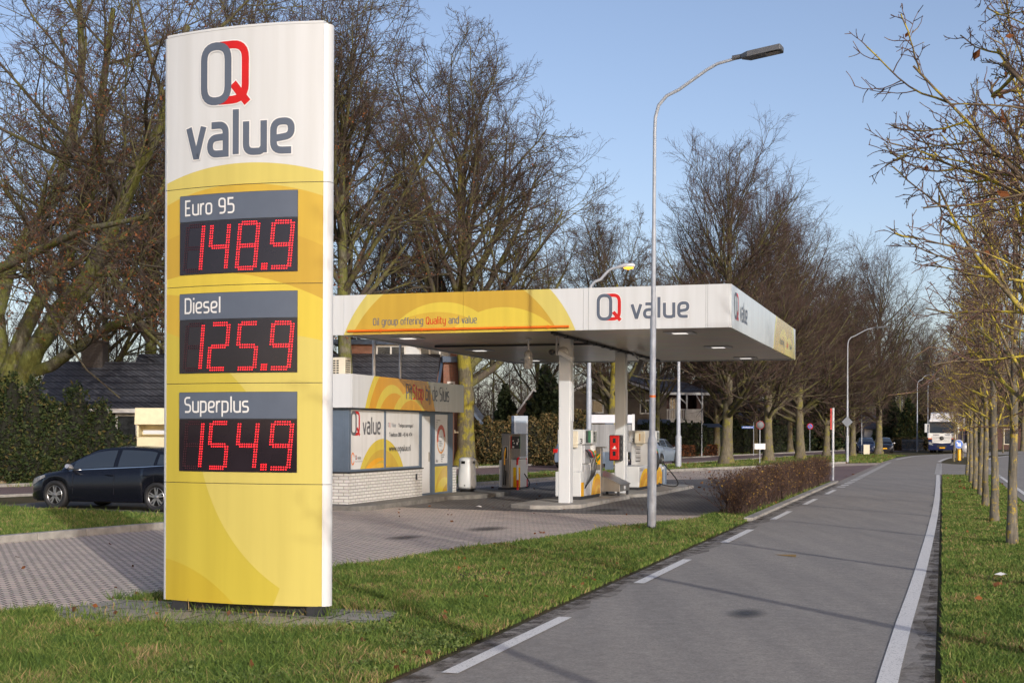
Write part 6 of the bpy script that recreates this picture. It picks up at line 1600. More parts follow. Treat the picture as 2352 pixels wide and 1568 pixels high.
def bark(name, c1, c2, lichen=None, lscale=6.0, lpos=0.55, bump=0.6):
    m, nt, b = base_mat(name, 0.9, 0.0, 0.2)
    tc = N(nt, 'TexCoord')
    n1 = N(nt, 'TexNoise', Scale=1.6, Detail=8.0, Roughness=0.7); nt.links.new(tc.outputs['Object'], n1.inputs['Vector'])
    r1 = N(nt, 'ValToRGB'); r1.color_ramp.elements[0].position = 0.38; r1.color_ramp.elements[1].position = 0.62
    r1.color_ramp.elements[0].color = c4(c1); r1.color_ramp.elements[1].color = c4(c2)
    nt.links.new(n1.outputs['Fac'], r1.inputs[0]); out = r1.outputs[0]
    if lichen:
        n2 = N(nt, 'TexNoise', Scale=lscale, Detail=7.0, Roughness=0.75); nt.links.new(tc.outputs['Object'], n2.inputs['Vector'])
        r2 = N(nt, 'ValToRGB'); r2.color_ramp.elements[0].position = lpos; r2.color_ramp.elements[1].position = lpos + 0.07
        nt.links.new(n2.outputs['Fac'], r2.inputs[0])
        mx = N(nt, 'Mix', data_type='RGBA'); mx.inputs[7].default_value = c4(lichen)
        nt.links.new(r2.outputs[0], mx.inputs[0]); nt.links.new(out, mx.inputs[6]); out = mx.outputs[2]
    mp = N(nt, 'Mapping'); mp.inputs['Scale'].default_value = (22, 22, 4)
    n3 = N(nt, 'TexNoise', Scale=1.0, Detail=5.0); nt.links.new(tc.outputs['Object'], mp.inputs[0]); nt.links.new(mp.outputs[0], n3.inputs['Vector'])
    m2 = N(nt, 'Mix', data_type='RGBA', blend_type='OVERLAY'); m2.inputs[0].default_value = 0.75
    nt.links.new(out, m2.inputs[6]); nt.links.new(n3.outputs['Fac'], m2.inputs[7])
    nt.links.new(m2.outputs[2], b.inputs['Base Color'])
    bp = N(nt, 'Bump', Strength=bump, Distance=0.03); nt.links.new(n3.outputs['Fac'], bp.inputs['Height']); nt.links.new(bp.outputs[0], b.inputs['Normal'])
    return m
def leaf_mat(name, stops, rough=0.7, patch=0.0):
    m, nt, b = base_mat(name, rough, 0.0, 0.25)
    ge = N(nt, 'NewGeometry'); r = N(nt, 'ValToRGB')
    el = r.color_ramp.elements
    el[0].position, el[0].color = stops[0][0], c4(stops[0][1]); el[1].position, el[1].color = stops[-1][0], c4(stops[-1][1])
    for p, c in stops[1:-1]: x = el.new(p); x.color = c4(c)
    fac = ge.outputs['Random Per Island']
    if patch:        # drifts of greener and drier growth
        tc = N(nt, 'TexCoord'); nz = N(nt, 'TexNoise', Scale=1.3, Detail=5.0, Roughness=0.65); nt.links.new(tc.outputs['Object'], nz.inputs['Vector'])
        mr = N(nt, 'MapRange'); mr.inputs[1].default_value = 0.3; mr.inputs[2].default_value = 0.72; mr.inputs[3].default_value = -patch; mr.inputs[4].default_value = patch
        nt.links.new(nz.outputs['Fac'], mr.inputs[0])
        ad = N(nt, 'Math', operation='ADD', use_clamp=True); nt.links.new(fac, ad.inputs[0]); nt.links.new(mr.outputs[0], ad.inputs[1]); fac = ad.outputs[0]
    nt.links.new(fac, r.inputs[0]); nt.links.new(r.outputs[0], b.inputs['Base Color'])
    return m
MOSS, YLICH = (0.085, 0.095, 0.022), (0.34, 0.25, 0.035)
M['bark_beech'] = bark('mossy_beech_bark', (0.15, 0.14, 0.1), (0.1, 0.095, 0.06), (0.12, 0.125, 0.035), 1.4, 0.45)
M['bark_yellow'] = bark('yellow_lichen_bark', (0.13, 0.115, 0.08), (0.09, 0.08, 0.05), (0.22, 0.19, 0.03), 1.2, 0.46)
M['bark_linden'] = bark('linden_bark', (0.16, 0.14, 0.1), (0.11, 0.095, 0.066), (0.19, 0.175, 0.04), 2.2, 0.52)
M['bark_young'] = bark('young_bark', (0.16, 0.145, 0.115), (0.10, 0.09, 0.07), YLICH, 9.0, 0.53)
M['bark_grey'] = bark('grey_bark', (0.10, 0.09, 0.075), (0.06, 0.052, 0.042))
M['branch'] = bark('branch_bark', (0.085, 0.072, 0.055), (0.06, 0.05, 0.04), (0.11, 0.105, 0.04), 1.2, 0.48, 0.2)
M['twig'] = bark('twig_bark', (0.095, 0.062, 0.052), (0.065, 0.044, 0.038), None, bump=0.0)
M['young_branch'] = bark('young_branch_bark', (0.17, 0.135, 0.085), (0.11, 0.08, 0.06), (0.38, 0.31, 0.045), 5.0, 0.49, 0.3)
M['young_twig'] = bark('young_twig_bark', (0.16, 0.10, 0.08), (0.10, 0.065, 0.055), (0.3, 0.25, 0.05), 5.0, 0.57, 0.0)
M['dead_leaf'] = leaf_mat('dead_leaves', [(0, (0.22, 0.075, 0.02)), (0.5, (0.15, 0.055, 0.02)), (1, (0.09, 0.04, 0.018))])
M['needle'] = leaf_mat('conifer_sprays', [(0, (0.014, 0.026, 0.009)), (0.45, (0.028, 0.045, 0.013)), (0.85, (0.05, 0.062, 0.017)), (1, (0.11, 0.08, 0.025))])
M['dark_leaf'] = leaf_mat('evergreen_leaves', [(0, (0.012, 0.02, 0.008)), (0.6, (0.026, 0.038, 0.013)), (1, (0.05, 0.06, 0.02))])
M['olive_leaf'] = leaf_mat('autumn_hedge_leaves', [(0, (0.03, 0.034, 0.014)), (0.4, (0.065, 0.06, 0.022)), (0.75, (0.11, 0.075, 0.03)), (1, (0.2, 0.13, 0.05))])
M['brown_leaf'] = leaf_mat('brown_hedge_leaves', [(0, (0.04, 0.025, 0.022)), (0.4, (0.09, 0.048, 0.03)), (0.75, (0.16, 0.085, 0.032)), (0.93, (0.22, 0.14, 0.04)), (1, (0.38, 0.24, 0.04))])
M['red_leaf'] = leaf_mat('red_hedge_leaves', [(0, (0.06, 0.025, 0.015)), (0.5, (0.12, 0.045, 0.02)), (1, (0.2, 0.08, 0.03))])
M['grass'] = leaf_mat('grass_blades', [(0, (0.055, 0.10, 0.018)), (0.45, (0.10, 0.16, 0.027)), (0.78, (0.165, 0.215, 0.046)), (0.93, (0.25, 0.22, 0.08)), (1, (0.32, 0.22, 0.11))], patch=0.42)
M['clover'] = leaf_mat('clover_leaves', [(0, (0.05, 0.085, 0.02)), (0.6, (0.09, 0.13, 0.035)), (1, (0.15, 0.19, 0.06))])

def quads(rng, C, sz, asp=0.6, flat=0.0, dirn=None):
    """one leaf-sized quad at each centre"""
    n = len(C)
    a = rng.normal(size=(n, 3))
    if dirn is not None: a = a * 0.5 + dirn
    a = nrm(a)
    b = nrm(np.cross(a, rng.normal(size=(n, 3))))
    if flat: b[:, 2] *= (1 - flat); b = nrm(b)
    s = (np.asarray(sz) * (0.6 + 0.8 * rng.random(n)))[:, None]
    a, b = a * s * 0.5, b * s * 0.5 * asp
    V = np.stack([C - a, C + b * 1.0 - a * 0.1, C + a, C - b * 1.0 - a * 0.1], 1).reshape(-1, 3)
    return V, np.arange(n * 4).reshape(-1, 4)
def merge(parts):
    """[(V, F, material)] -> V, F, midx"""
    V, F, Mi, b = [], [], [], 0
    for v, f, m in parts:
        V.append(v); F.append(f + b); Mi.append(np.full(len(f), m, np.int32)); b += len(v)
    return np.concatenate(V), np.concatenate(F), np.concatenate(Mi)
def me_of(name, parts, mats, smooth=True):
    V, F, Mi = merge(parts)
    o = np_mesh(name, V, F, mats, Mi, smooth)
    me = o.data; bpy.data.objects.remove(o)
    return me
def trunk_line(rng, H, r0, K=10, lean=(0, 0), wig=0.01, taper=0.75, flare=1.5):
    z = np.linspace(0, 1, K) ** 1.15 * H
    z = np.concatenate([[-0.1, 0.12, 0.5], z[1:]]) if H > 3 else z
    z = np.sort(z)
    P = np.zeros((1, len(z), 3)); P[0, :, 2] = z
    wob = np.cumsum(rng.normal(size=(len(z), 2)) * wig, 0) * H / len(z) * 1.5
    P[0, :, 0] = wob[:, 0] + lean[0] * z; P[0, :, 1] = wob[:, 1] + lean[1] * z
    P[0, :3, :2] *= 0.1
    t = np.clip(z / H, 0, 1)
    Rd = r0 * (1 - taper * t); Rd[z < 0.2] *= flare; Rd[(z >= 0.2) & (z < 0.7)] *= 1 + (flare - 1) * 0.3
    return P, Rd[None, :]
TMPL = {}
def template(key, seed, kind, H, r0, bk, leaves=0, dens=1.0, stems=None, rmin=0.008, zcut=0.0, lo=0.40):
    rng = np.random.default_rng(seed)
    cnt = lambda x: max(1, int(round(x * dens)))
    Lf = lambda c: (lambda t: c)
    if kind == 'linden':
        P0, R0 = trunk_line(rng, H * 0.7, r0, 14, (0.008, 0.0), 0.01, 0.8)
        L0 = np.array([H])
        lv1 = spawn(rng, P0, R0, L0, cnt(54), 0.34, 1.0, lambda t: 1.15 - 0.7 * t, 0.13, lambda t: 0.42 - 0.15 * t, 9, 0.045, 0.03, 0.5, 0.022)
        lv2 = spawn(rng, *lv1, cnt(12), 0.15, 0.98, 0.68, 0.16, lambda t: 0.5 * (1.15 - 0.7 * t), 6, 0.07, 0.03, 0.55, 0.013)
        lv3 = spawn(rng, *lv2, cnt(7), 0.12, 1.0, 0.62, 0.18, lambda t: 0.5 * (1.1 - 0.5 * t), 5, 0.08, 0.03, 0.7, rmin)
        lv4 = spawn(rng, *lv3, cnt(4), 0.15, 1.0, 0.55, 0.18, lambda t: 0.55 + 0 * t, 3, 0.08, 0.03, 0.85, rmin * 0.85)
        levels = [lv1, lv2, lv3, lv4]
    elif kind == 'beech':
        if stems is None:
            P0, R0 = trunk_line(rng, H * 0.68, r0, 12, rng.normal(size=2) * 0.02, 0.022, 0.8)
            L0 = np.array([H])
            l1 = spawn(rng, P0, R0, L0, cnt(26), lo, 1.0, lambda t: 1.2 - 0.8 * t, 0.16, lambda t: 0.58 - 0.30 * t, 10, 0.07, 0.04, 0.6, 0.04)
        else:
            P0 = np.stack([s for s in stems]); k = P0.shape[1]
            R0 = np.stack([np.linspace(r_, r_ * 0.25, k) for r_ in r0]); L0 = np.full(len(P0), H)
            l1 = spawn(rng, P0, R0, L0, cnt(9), 0.32, 0.98, 0.8, 0.2, lambda t: 0.32 + 0 * t, 9, 0.08, 0.03, 0.5, 0.035)
        l2 = spawn(rng, *l1, cnt(11), 0.15, 1.0, 0.8, 0.2, lambda t: 0.5 * (1.15 - 0.6 * t), 7, 0.09, 0.02, 0.5, 0.02)
        l3 = spawn(rng, *l2, cnt(7), 0.15, 1.0, 0.75, 0.22, lambda t: 0.52 * (1.1 - 0.5 * t), 6, 0.11, 0.015, 0.6, 0.013)
        l4 = spawn(rng, *l3, cnt(5), 0.15, 1.0, 0.7, 0.25, lambda t: 0.52 * (1.1 - 0.4 * t), 4, 0.12, 0.0, 0.7, rmin)
        l5 = spawn(rng, *l4, cnt(3), 0.25, 1.0, 0.6, 0.25, lambda t: 0.5 + 0 * t, 3, 0.12, -0.01, 0.85, rmin * 0.85)
        levels = [l1, l2, l3, l4, l5]
        if zcut: levels = [levels[0]] + [tuple(a[l[0][:, -1, 2] > zcut] for a in l) for l in levels[1:]]
    elif kind == 'young':
        P0, R0 = trunk_line(rng, H * 0.9, r0, 11, rng.normal(size=2) * 0.012, 0.012, 0.72, 1.25)
        L0 = np.array([H])
        lv1 = spawn(rng, P0, R0, L0, cnt(26), 0.42, 0.99, lambda t: 1.12 - 0.55 * t, 0.15, lambda t: 0.27 * (1.15 - 0.6 * t), 10, 0.07, 0.05, 0.42, 0.014)
        lv2 = spawn(rng, *lv1, cnt(8), 0.15, 0.98, 0.75, 0.2, lambda t: 0.46 * (1.1 - 0.5 * t), 8, 0.12, 0.04, 0.55, 0.009)
        lv3 = spawn(rng, *lv2, cnt(6), 0.12, 1.0, 0.8, 0.25, lambda t: 0.42 * (1.1 - 0.4 * t), 6, 0.15, 0.03, 0.6, rmin)
        lv4 = spawn(rng, *lv3, cnt(3), 0.25, 1.0, 0.8, 0.25, lambda t: 0.4 + 0 * t, 4, 0.15, 0.02, 0.75, rmin)
        levels = [lv1, lv2, lv3, lv4]
    tr = me_of('trunk', [(*tubes(P0, R0, 14), 0)], [bk])
    parts = []
    nl = len(levels)
    for i, (P, Rd, L) in enumerate(levels):
        S = 7 if i < nl - 3 else (5 if i == nl - 3 else (4 if i == nl - 2 and kind == 'young' else 3))
        parts.append((*tubes(P, Rd, S), 0 if i < nl - 2 else 1))
    young = kind == 'young'
    mats = [M['young_branch'] if young else M['branch'], M['young_twig'] if young else M['twig'], M['dead_leaf']]
    if leaves:
        Pt = levels[-2][0][:, 1:].reshape(-1, 3)
        z = Pt[:, 2] / H
        pr = np.clip(1.1 - z * 1.3, 0.02, 1); pick = rng.choice(len(Pt), leaves, p=pr / pr.sum())
        parts.append((*quads(rng, Pt[pick] + rng.normal(size=(leaves, 3)) * 0.06, 0.085), 2))
    cr = me_of('crown', parts, mats)
    TMPL[key] = (tr, cr)
def plant_tree(key, loc, rz, sc, label, group, name='bare_tree', sz=None):
    tr, cr = TMPL[key]
    o = root(name, loc, rz, label, 'tree', group)
    o.scale = (sc, sc, sz or sc)
    for nm, me in (('trunk', tr), ('crown', cr)):
        c = bpy.data.objects.new(nm, me); COL.objects.link(c); c.parent = o
    return o

template('linden_a', 11, 'linden', 19.0, 0.33, M['bark_linden'])
template('linden_b', 12, 'linden', 19.0, 0.31, M['bark_linden'], dens=0.95)
template('beech_a', 21, 'beech', 21.0, 0.44, M['bark_yellow'], 700, 1.05, zcut=6.0)
template('beech_b', 22, 'beech', 21.0, 0.42, M['bark_beech'], 2200, 0.88, zcut=7.0, lo=0.56)
template('beech_c', 27, 'beech', 21.0, 0.30, M['bark_beech'], 700, 0.85, zcut=6.0)
for i in range(4): template('young_%d' % i, 31 + i, 'young', 7.6, 0.078, M['bark_young'], 0, rmin=0.0045 if i < 2 else 0.006)
template('young_sparse', 36, 'young', 7.6, 0.078, M['bark_young'], 0, 0.45)
template('young_near', 37, 'young', 7.8, 0.085, M['bark_young'], 60, 1.15, rmin=0.0045)

# the great beech at the left: its limbs follow the photographed fan
def px_line(pts, K=12):
    Q = [D(*p) for p in pts]; out = resample3(Q, K); return np.array(out)
def resample3(P, n):
    L = [0]
    for a, b in zip(P, P[1:]): L.append(L[-1] + (b - a).length)
    out = []; i = 0
    for k in range(n):
        s = L[-1] * k / (n - 1)
        while i < len(L) - 2 and L[i + 1] < s: i += 1
        q = P[i].lerp(P[i + 1], (s - L[i]) / (L[i + 1] - L[i])); out.append(tuple(q))
    return out
stems = [px_line(p) for p in ([(35, 1100, 46), (45, 870, 46), (120, 730, 45.5), (200, 640, 45), (262, 520, 44), (310, 400, 43), (380, 270, 42), (430, 60, 41)],
                              [(40, 1000, 46), (52, 862, 46), (123, 838, 45.5), (176, 797, 45), (246, 753, 44), (382, 700, 42), (470, 640, 40)],
                              [(25, 1050, 46), (20, 850, 46), (80, 700, 46.5), (160, 580, 47), (215, 440, 47), (230, 250, 47), (260, 20, 47)],
                              [(20, 1050, 46), (5, 860, 46), (-10, 700, 47), (40, 570, 48), (130, 450, 49), (190, 200, 50), (180, -60, 50)],
                              [(30, 1050, 46), (30, 900, 46), (90, 800, 48), (190, 690, 50), (290, 560, 52), (350, 480, 53), (420, 330, 54)],
                              [(10, 1050, 46), (-40, 800, 45), (-60, 640, 44), (60, 590, 42), (180, 530, 40), (330, 500, 38)])]
b0 = stems[0][0].copy(); b0[2] = 0
stems = [s - b0 for s in stems]
template('great_beech', 41, 'beech', 19.0, [0.42, 0.26, 0.34, 0.34, 0.26, 0.26], M['bark_beech'], 8000, 0.9, stems, zcut=4.6)
plant_tree('great_beech', tuple(b0), 0, 1.0, 'great mossy beech with fanning limbs and brown leaves behind the conifer hedge', 'beeches at the left')
def tree_at(key, u, d, rz, Hs, label, group, name='bare_tree', v=None):
    p = G(u, v) if v else D(u, 1000, d); p.z = 0
    base = {'l': 19.0, 'b': 21.0, 'y': 7.6}[key[0]]
    return plant_tree(key, tuple(p), R(rz), Hs / base, label, group, name)
BG = 'tall bare beeches behind the station'
tree_at('beech_b', -300, 54, 40, 21, 'leafy brown beech reaching in from beyond the left edge', 'beeches at the left')
tree_at('beech_c', 240, 68, 130, 19, 'slim bare tree rising behind the bungalow chimney', 'beeches at the left')
tree_at('beech_b', 345, 66, 200, 20, 'brown leaved beech just left of the price pylon', 'beeches at the left')
tree_at('beech_c', 480, 60, 300, 23, 'tall beech whose top shows left above the pylon', BG)
tree_at('beech_b', 640, 64, 75, 24, 'tall beech whose top shows right above the pylon', BG)
tree_at('beech_b', 790, 60, 15, 21.5, 'mossy beech trunk just right of the pylon above the kiosk roof', BG)
tree_at('beech_c', 905, 82, 250, 19, 'slender beech with leaning limb above the canopy slogan', BG)
tree_at('beech_c', 985, 80, 95, 17, 'thin straight tree above the middle of the canopy fascia', BG)
tree_at('beech_a', 1068, 68, 160, 23.0, 'tall beech with bright yellow lichen trunk behind the litter bin', BG)
tree_at('beech_c', 1230, 100, 20, 16, 'bare tree above the red emblem end of the yellow fascia', BG)
tree_at('beech_a', 1402, 76, 230, 15, 'forked mossy tree rising behind the far column', BG)
tree_at('beech_c', 1510, 98, 310, 15, 'thin bare tree at the near lamp pole', BG)
tree_at('linden_b', 1565, 118, 60, 16, 'bare tree behind the balcony house', BG)
LG = 'lindens along the service road'
tree_at('linden_a', 1668, 76, 0, 20, 'nearest linden, tallest pointed crown behind the canopy corner', LG, 'linden_tree', 1066)
tree_at('linden_b', 1765, 84, 140, 19, 'linden whose trunk stands right of the white backed round sign', LG, 'linden_tree', 1060)
tree_at('linden_a', 1838, 91, 230, 18.6, 'linden by the canopy corner above the end of the hedge', LG, 'linden_tree', 1055)
tree_at('linden_b', 1646, 106, 80, 18, 'mossy thick trunk across the service road left of the nearest linden', LG, 'linden_tree', 1046)
tree_at('linden_a', 1733, 115, 290, 17.5, 'thick trunk across the service road beside the street name sign', LG, 'linden_tree', 1042)
tree_at('linden_b', 1815, 126, 190, 18, 'pale thick trunk across the service road near the no parking sign', LG, 'linden_tree', 1039)
tree_at('linden_a', 1898, 103, 45, 15.5, 'thin young trunk left of the striped post', LG, 'linden_tree', 1048)
tree_at('linden_b', 1958, 103, 320, 15, 'thin young trunk just right of the diamond sign', LG, 'linden_tree', 1048)
tree_at('linden_a', 1928, 139, 260, 17.5, 'broad old trunk behind the striped post', LG, 'linden_tree', 1034)
tree_at('linden_b', 2018, 114, 20, 20, 'single tall tree in the grass between the two dark cars', LG, 'linden_tree', 1043)
tree_at('beech_c', 2067, 160, 110, 15, 'pale bent trunk right of the parked cars', LG, 'bare_tree', 1029)
RG = 'trees beyond the far lane'
for i, (u, d, k, h, lb) in enumerate(((2135, 185, 'linden_b', 17, 'hazy bare tree behind the truck cab'), (2235, 190, 'linden_a', 15, 'hazy bare tree behind the trailer'), (2300, 170, 'beech_c', 15, 'bare tree in front of the far red house'), (2350, 150, 'linden_b', 16, 'bare tree at the right edge across the far lane'), (2085, 200, 'beech_c', 20, 'bare tree above the distant lamp post'))):
    tree_at(k, u, d, i * 77, h, lb, RG)
YG = 'young lichen covered trees on the verge'
YL = ['nearest young tree beside the camera, out of the picture except its shadow', 'young tree just outside the right edge with big yellow branches at the top right', 'young tree at the right edge behind the nearest branches',
      'first trunk in the row on the right verge, most yellow', 'second trunk in the row on the right verge', 'third trunk in the row on the right verge', 'fourth trunk in the row on the right verge',
      'fifth trunk in the row on the right verge', 'sixth trunk in the row on the right verge', 'seventh trunk in the row, just before the bare soil', ]
YP = [(2.63, 4.5), (4.4, 10.0), (6.05, 15.5)] + [tuple(G(u, v)[:2]) for u, v in ((2324.8, 1251.3), (2284, 1197.8), (2263.5, 1163), (2252.5, 1139.3), (2239.9, 1123.7), (2230.5, 1109.4), (2222.3, 1093))]
for i, ((x, y), lb) in enumerate(zip(YP, YL)):
    plant_tree('young_%d' % ((i * 3 + 1) % 4) if i > 2 else ('young_sparse', 'young_near', 'young_1')[i], (x, y, 0), R((40, 205, 100, 10, 130, 250, 80, 300, 170, 30)[i]), (1.05, 1.1, 1.04, 1.0, 1.03, 0.98, 1.0, 1.02, 0.97, 1.0)[i], lb, YG, 'young_tree')
for i, (u, v, lb) in enumerate(((2190.5, 1059, 'young trunk left of the yellow arrow bollard'), (2198.5, 1056, 'young trunk right behind the yellow arrow bollard'), (2211, 1051, 'young trunk behind the grey sign back'))):
    tree_at('young_%d' % i, u, 0, i * 120, 7.4, lb, YG, 'young_tree', v)
for i, (u, d, lb) in enumerate(((2304, 132, 'left one of two thin trees across the far lane'), (2330, 128, 'right one of two thin trees across the far lane'))):
    tree_at('young_%d' % (i + 2), u, d, i * 90 + 30, 7, lb, YG, 'young_tree')

# the distant wood: one mass of small bare trees and brush
rng = np.random.default_rng(77)
def small_tree(seed, H):
    g = np.random.default_rng(seed)
    P0, R0 = trunk_line(g, H * 0.85, H * 0.011, 7, g.normal(size=2) * 0.04, 0.03, 0.85)
    l1 = spawn(g, P0, R0, np.array([H]), 22, 0.15, 0.98, 0.75, 0.2, lambda t: 0.34 * (1.15 - 0.8 * t), 6, 0.1, 0.08, 0.5, 0.02)
    l2 = spawn(g, *l1, 7, 0.15, 1.0, 0.7, 0.25, lambda t: 0.45 + 0 * t, 4, 0.12, 0.05, 0.6, 0.014)
    l3 = spawn(g, *l2, 5, 0.15, 1.0, 0.65, 0.25, lambda t: 0.5 + 0 * t, 3, 0.12, 0.03, 0.8, 0.012)
    return merge([(*tubes(P0, R0, 6), 0), (*tubes(l1[0], l1[1], 4), 0), (*tubes(l2[0], l2[1], 3), 1), (*tubes(l3[0], l3[1], 3), 1)])
protos = [small_tree(200 + i, h) for i, h in enumerate((9, 11, 8, 12))]
def brush(name, spots, label):
    parts = []
    for i, (x, y, s) in enumerate(spots):
        V, F, Mi = protos[i % 4]
        a = rng.random() * 6.28; c_, s_ = math.cos(a), math.sin(a)
        W = np.empty_like(V); W[:, 0] = (V[:, 0] * c_ - V[:, 1] * s_) * s + x; W[:, 1] = (V[:, 0] * s_ + V[:, 1] * c_) * s + y; W[:, 2] = V[:, 2] * s
        for m in (0, 1):
            pass
        parts.append((W, F, Mi))
    Vs, Fs, Ms, b = [], [], [], 0
    for W, F, Mi in parts: Vs.append(W); Fs.append(F + b); Ms.append(Mi); b += len(W)
    o = np_mesh(name, np.concatenate(Vs), np.concatenate(Fs), [M['branch'], M['twig']], np.concatenate(Ms), True)
    T(o, label, 'woodland', kind='stuff')
def spots_between(u0, u1, d0, d1, n, s0=0.8, s1=1.3):
    out = []
    for i in range(n):
        u = u0 + (u1 - u0) * (i + rng.random()) / n; d = d0 + (d1 - d0) * rng.random(); p = D(u, 1000, d); out.append((p.x, p.y, s0 + (s1 - s0) * rng.random()))
    return out
brush('distant_wood', spots_between(-60, 420, 80, 120, 24, 0.9, 1.3) + spots_between(760, 1300, 100, 150, 34, 0.9, 1.35) + spots_between(1290, 1960, 140, 185, 44, 1.0, 1.4) + spots_between(1900, 2420, 185, 240, 48, 1.0, 1.45), 'brown mass of bare brushwood and small trees in the distance')

# hedges, conifers and bushes ------------------------------------------------
def blob_leaves(rng, ells, n, sz, asp=0.6, shell=0.75):
    """leaves through the outer part of a union of ellipsoids (cx, cy, cz, rx, ry, rz)"""
    w_ = np.array([e[3] * e[4] * e[5] for e in ells]) ** 0.67; idx = rng.choice(len(ells), n, p=w_ / w_.sum())
    E = np.array(ells)[idx]
    d = nrm(rng.normal(size=(n, 3))); r = shell + (1 - shell) * rng.random(n) ** 0.6
    r *= 1 + 0.16 * np.sin(d[:, 0] * 9 + E[:, 0] * 3) * np.cos(d[:, 2] * 8 + E[:, 1]) 
    C = E[:, :3] + d * r[:, None] * E[:, 3:]
    k = C[:, 2] > 0.02
    return quads(rng, C[k], sz, asp, dirn=(d * np.array([1, 1, 0.6]))[k] * 0.6)
def bush(name, loc, ells, n, sz, m, label, cat, group=None, stems=0, asp=0.6, core=True):
    g = np.random.default_rng(abs(hash(label)) % 1000 if False else len(label) * 7 + int(loc[1]))
    o = root(name, loc, 0, label, cat, group)
    V, F = blob_leaves(g, ells, n, sz, asp)
    np_mesh('foliage', V, F, [M[m]], None, False, o)
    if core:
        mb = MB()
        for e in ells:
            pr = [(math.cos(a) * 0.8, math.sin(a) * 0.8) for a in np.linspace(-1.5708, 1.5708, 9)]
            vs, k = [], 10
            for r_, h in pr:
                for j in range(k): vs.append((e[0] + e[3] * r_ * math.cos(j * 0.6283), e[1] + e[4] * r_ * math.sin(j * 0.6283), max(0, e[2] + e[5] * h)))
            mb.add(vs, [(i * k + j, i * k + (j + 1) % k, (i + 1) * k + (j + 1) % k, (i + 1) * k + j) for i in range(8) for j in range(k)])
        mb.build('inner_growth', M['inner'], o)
    if stems:
        mb = MB()
        for e in ells[:stems]: mb.tube([(e[0], e[1], -0.05), (e[0] * 0.98, e[1], e[2])], [0.09, 0.04], 7)
        mb.build('stem', M['bark_grey'], o)
    return o
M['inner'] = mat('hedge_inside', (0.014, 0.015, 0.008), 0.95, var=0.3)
rr_ = random.Random(9)
els = []
p = D(150, 1000, 44)
for i in range(15):
    t = i / 14
    q = D(-70 + 360 * t, 1000, 44.5 - 0.5 * t)
    h = (4.0, 3.5, 3.85, 3.3, 3.8, 3.1, 3.65, 3.0, 2.8, 3.35, 3.4, 2.7, 2.9, 2.2, 1.7)[i]
    els.append((q.x - p.x, q.y - p.y + rr_.uniform(-0.35, 0.35), h * 0.5, rr_.uniform(.4, .52), 0.55, h * 0.5)); els.append((q.x - p.x + rr_.uniform(-.2, .2), q.y - p.y - 0.25, h * 0.36, 0.62, 0.7, h * 0.4)); els.append((q.x - p.x + rr_.uniform(-.3, .3), q.y - p.y - 0.35, h * 0.2, 0.8, 0.8, h * 0.24))
bush('conifer_hedge', (p.x, p.y, 0), els, 60000, 0.13, 'needle', 'tall ragged green conifer hedge behind the black car', 'hedge', stems=6, asp=0.45)
p = D(355, 1000, 46); bush('shrub', (p.x, p.y, 0), [(-1.3, 0, 0.7, 0.8, 0.8, 0.75), (-0.3, 0.3, 0.9, 0.7, 0.7, 0.8)], 3500, 0.12, 'olive_leaf', 'small mixed shrub left of the textile container', 'shrub')
p = D(1190, 1000, 74)
bush('mixed_hedge', (p.x, p.y, 0), [(-2.6 + 0.85 * i, rr_.uniform(-.3, .3), (1.25, 1.3, 1.2, 1.35, 1.3, 1.4, 1.45, 1.5)[i], 0.8, 0.9, (1.35, 1.4, 1.3, 1.45, 1.4, 1.5, 1.55, 1.6)[i]) for i in range(8)], 26000, 0.15, 'olive_leaf', 'tall olive and brown hedge behind the litter bin and steel pump', 'hedge')
def conifer(u, d, h, r_, label, n=9000, m='dark_leaf', group='dark evergreens in the background'):
    p = D(u, 1000, d)
    ee = [(rr_.uniform(-.15, .15) * r_, rr_.uniform(-.15, .15) * r_, h * (0.12 + 0.8 * k / 7), r_ * (1.05 - 0.85 * k / 7), r_ * (1.05 - 0.85 * k / 7), h * 0.16) for k in range(8)]
    bush('evergreen_tree', (p.x, p.y, 0), ee, n, 0.35, m, label, 'tree', group, stems=1)
conifer(1255, 92, 6.0, 1.9, 'dark evergreen just left of the near column'); conifer(1165, 98, 5.0, 1.5, 'dark evergreen behind the blank sign pillar')
conifer(1655, 128, 8.5, 2.2, 'dark evergreen right of the balcony house'); conifer(1600, 132, 6.5, 2.5, 'dark evergreen behind the balcony house eave')
conifer(1790, 145, 8, 3.2, 'dark evergreen behind the street name sign'); conifer(1880, 150, 7, 3, 'evergreen bush behind the no parking sign', m='needle')
conifer(2045, 172, 7.2, 2.0, 'dark evergreen beside the pale house'); conifer(2085, 168, 6.0, 1.9, 'olive evergreen right of the pale bent trunk', m='needle')
conifer(2125, 185, 6.5, 2.2, 'dark evergreen behind the distant lamp post'); conifer(1490, 140, 7.5, 3, 'dark evergreen above the balcony house roof'); conifer(2190, 200, 9, 4, 'dark evergreen behind the truck'); conifer(1960, 180, 6, 3, 'low dark evergreen behind the diamond sign')
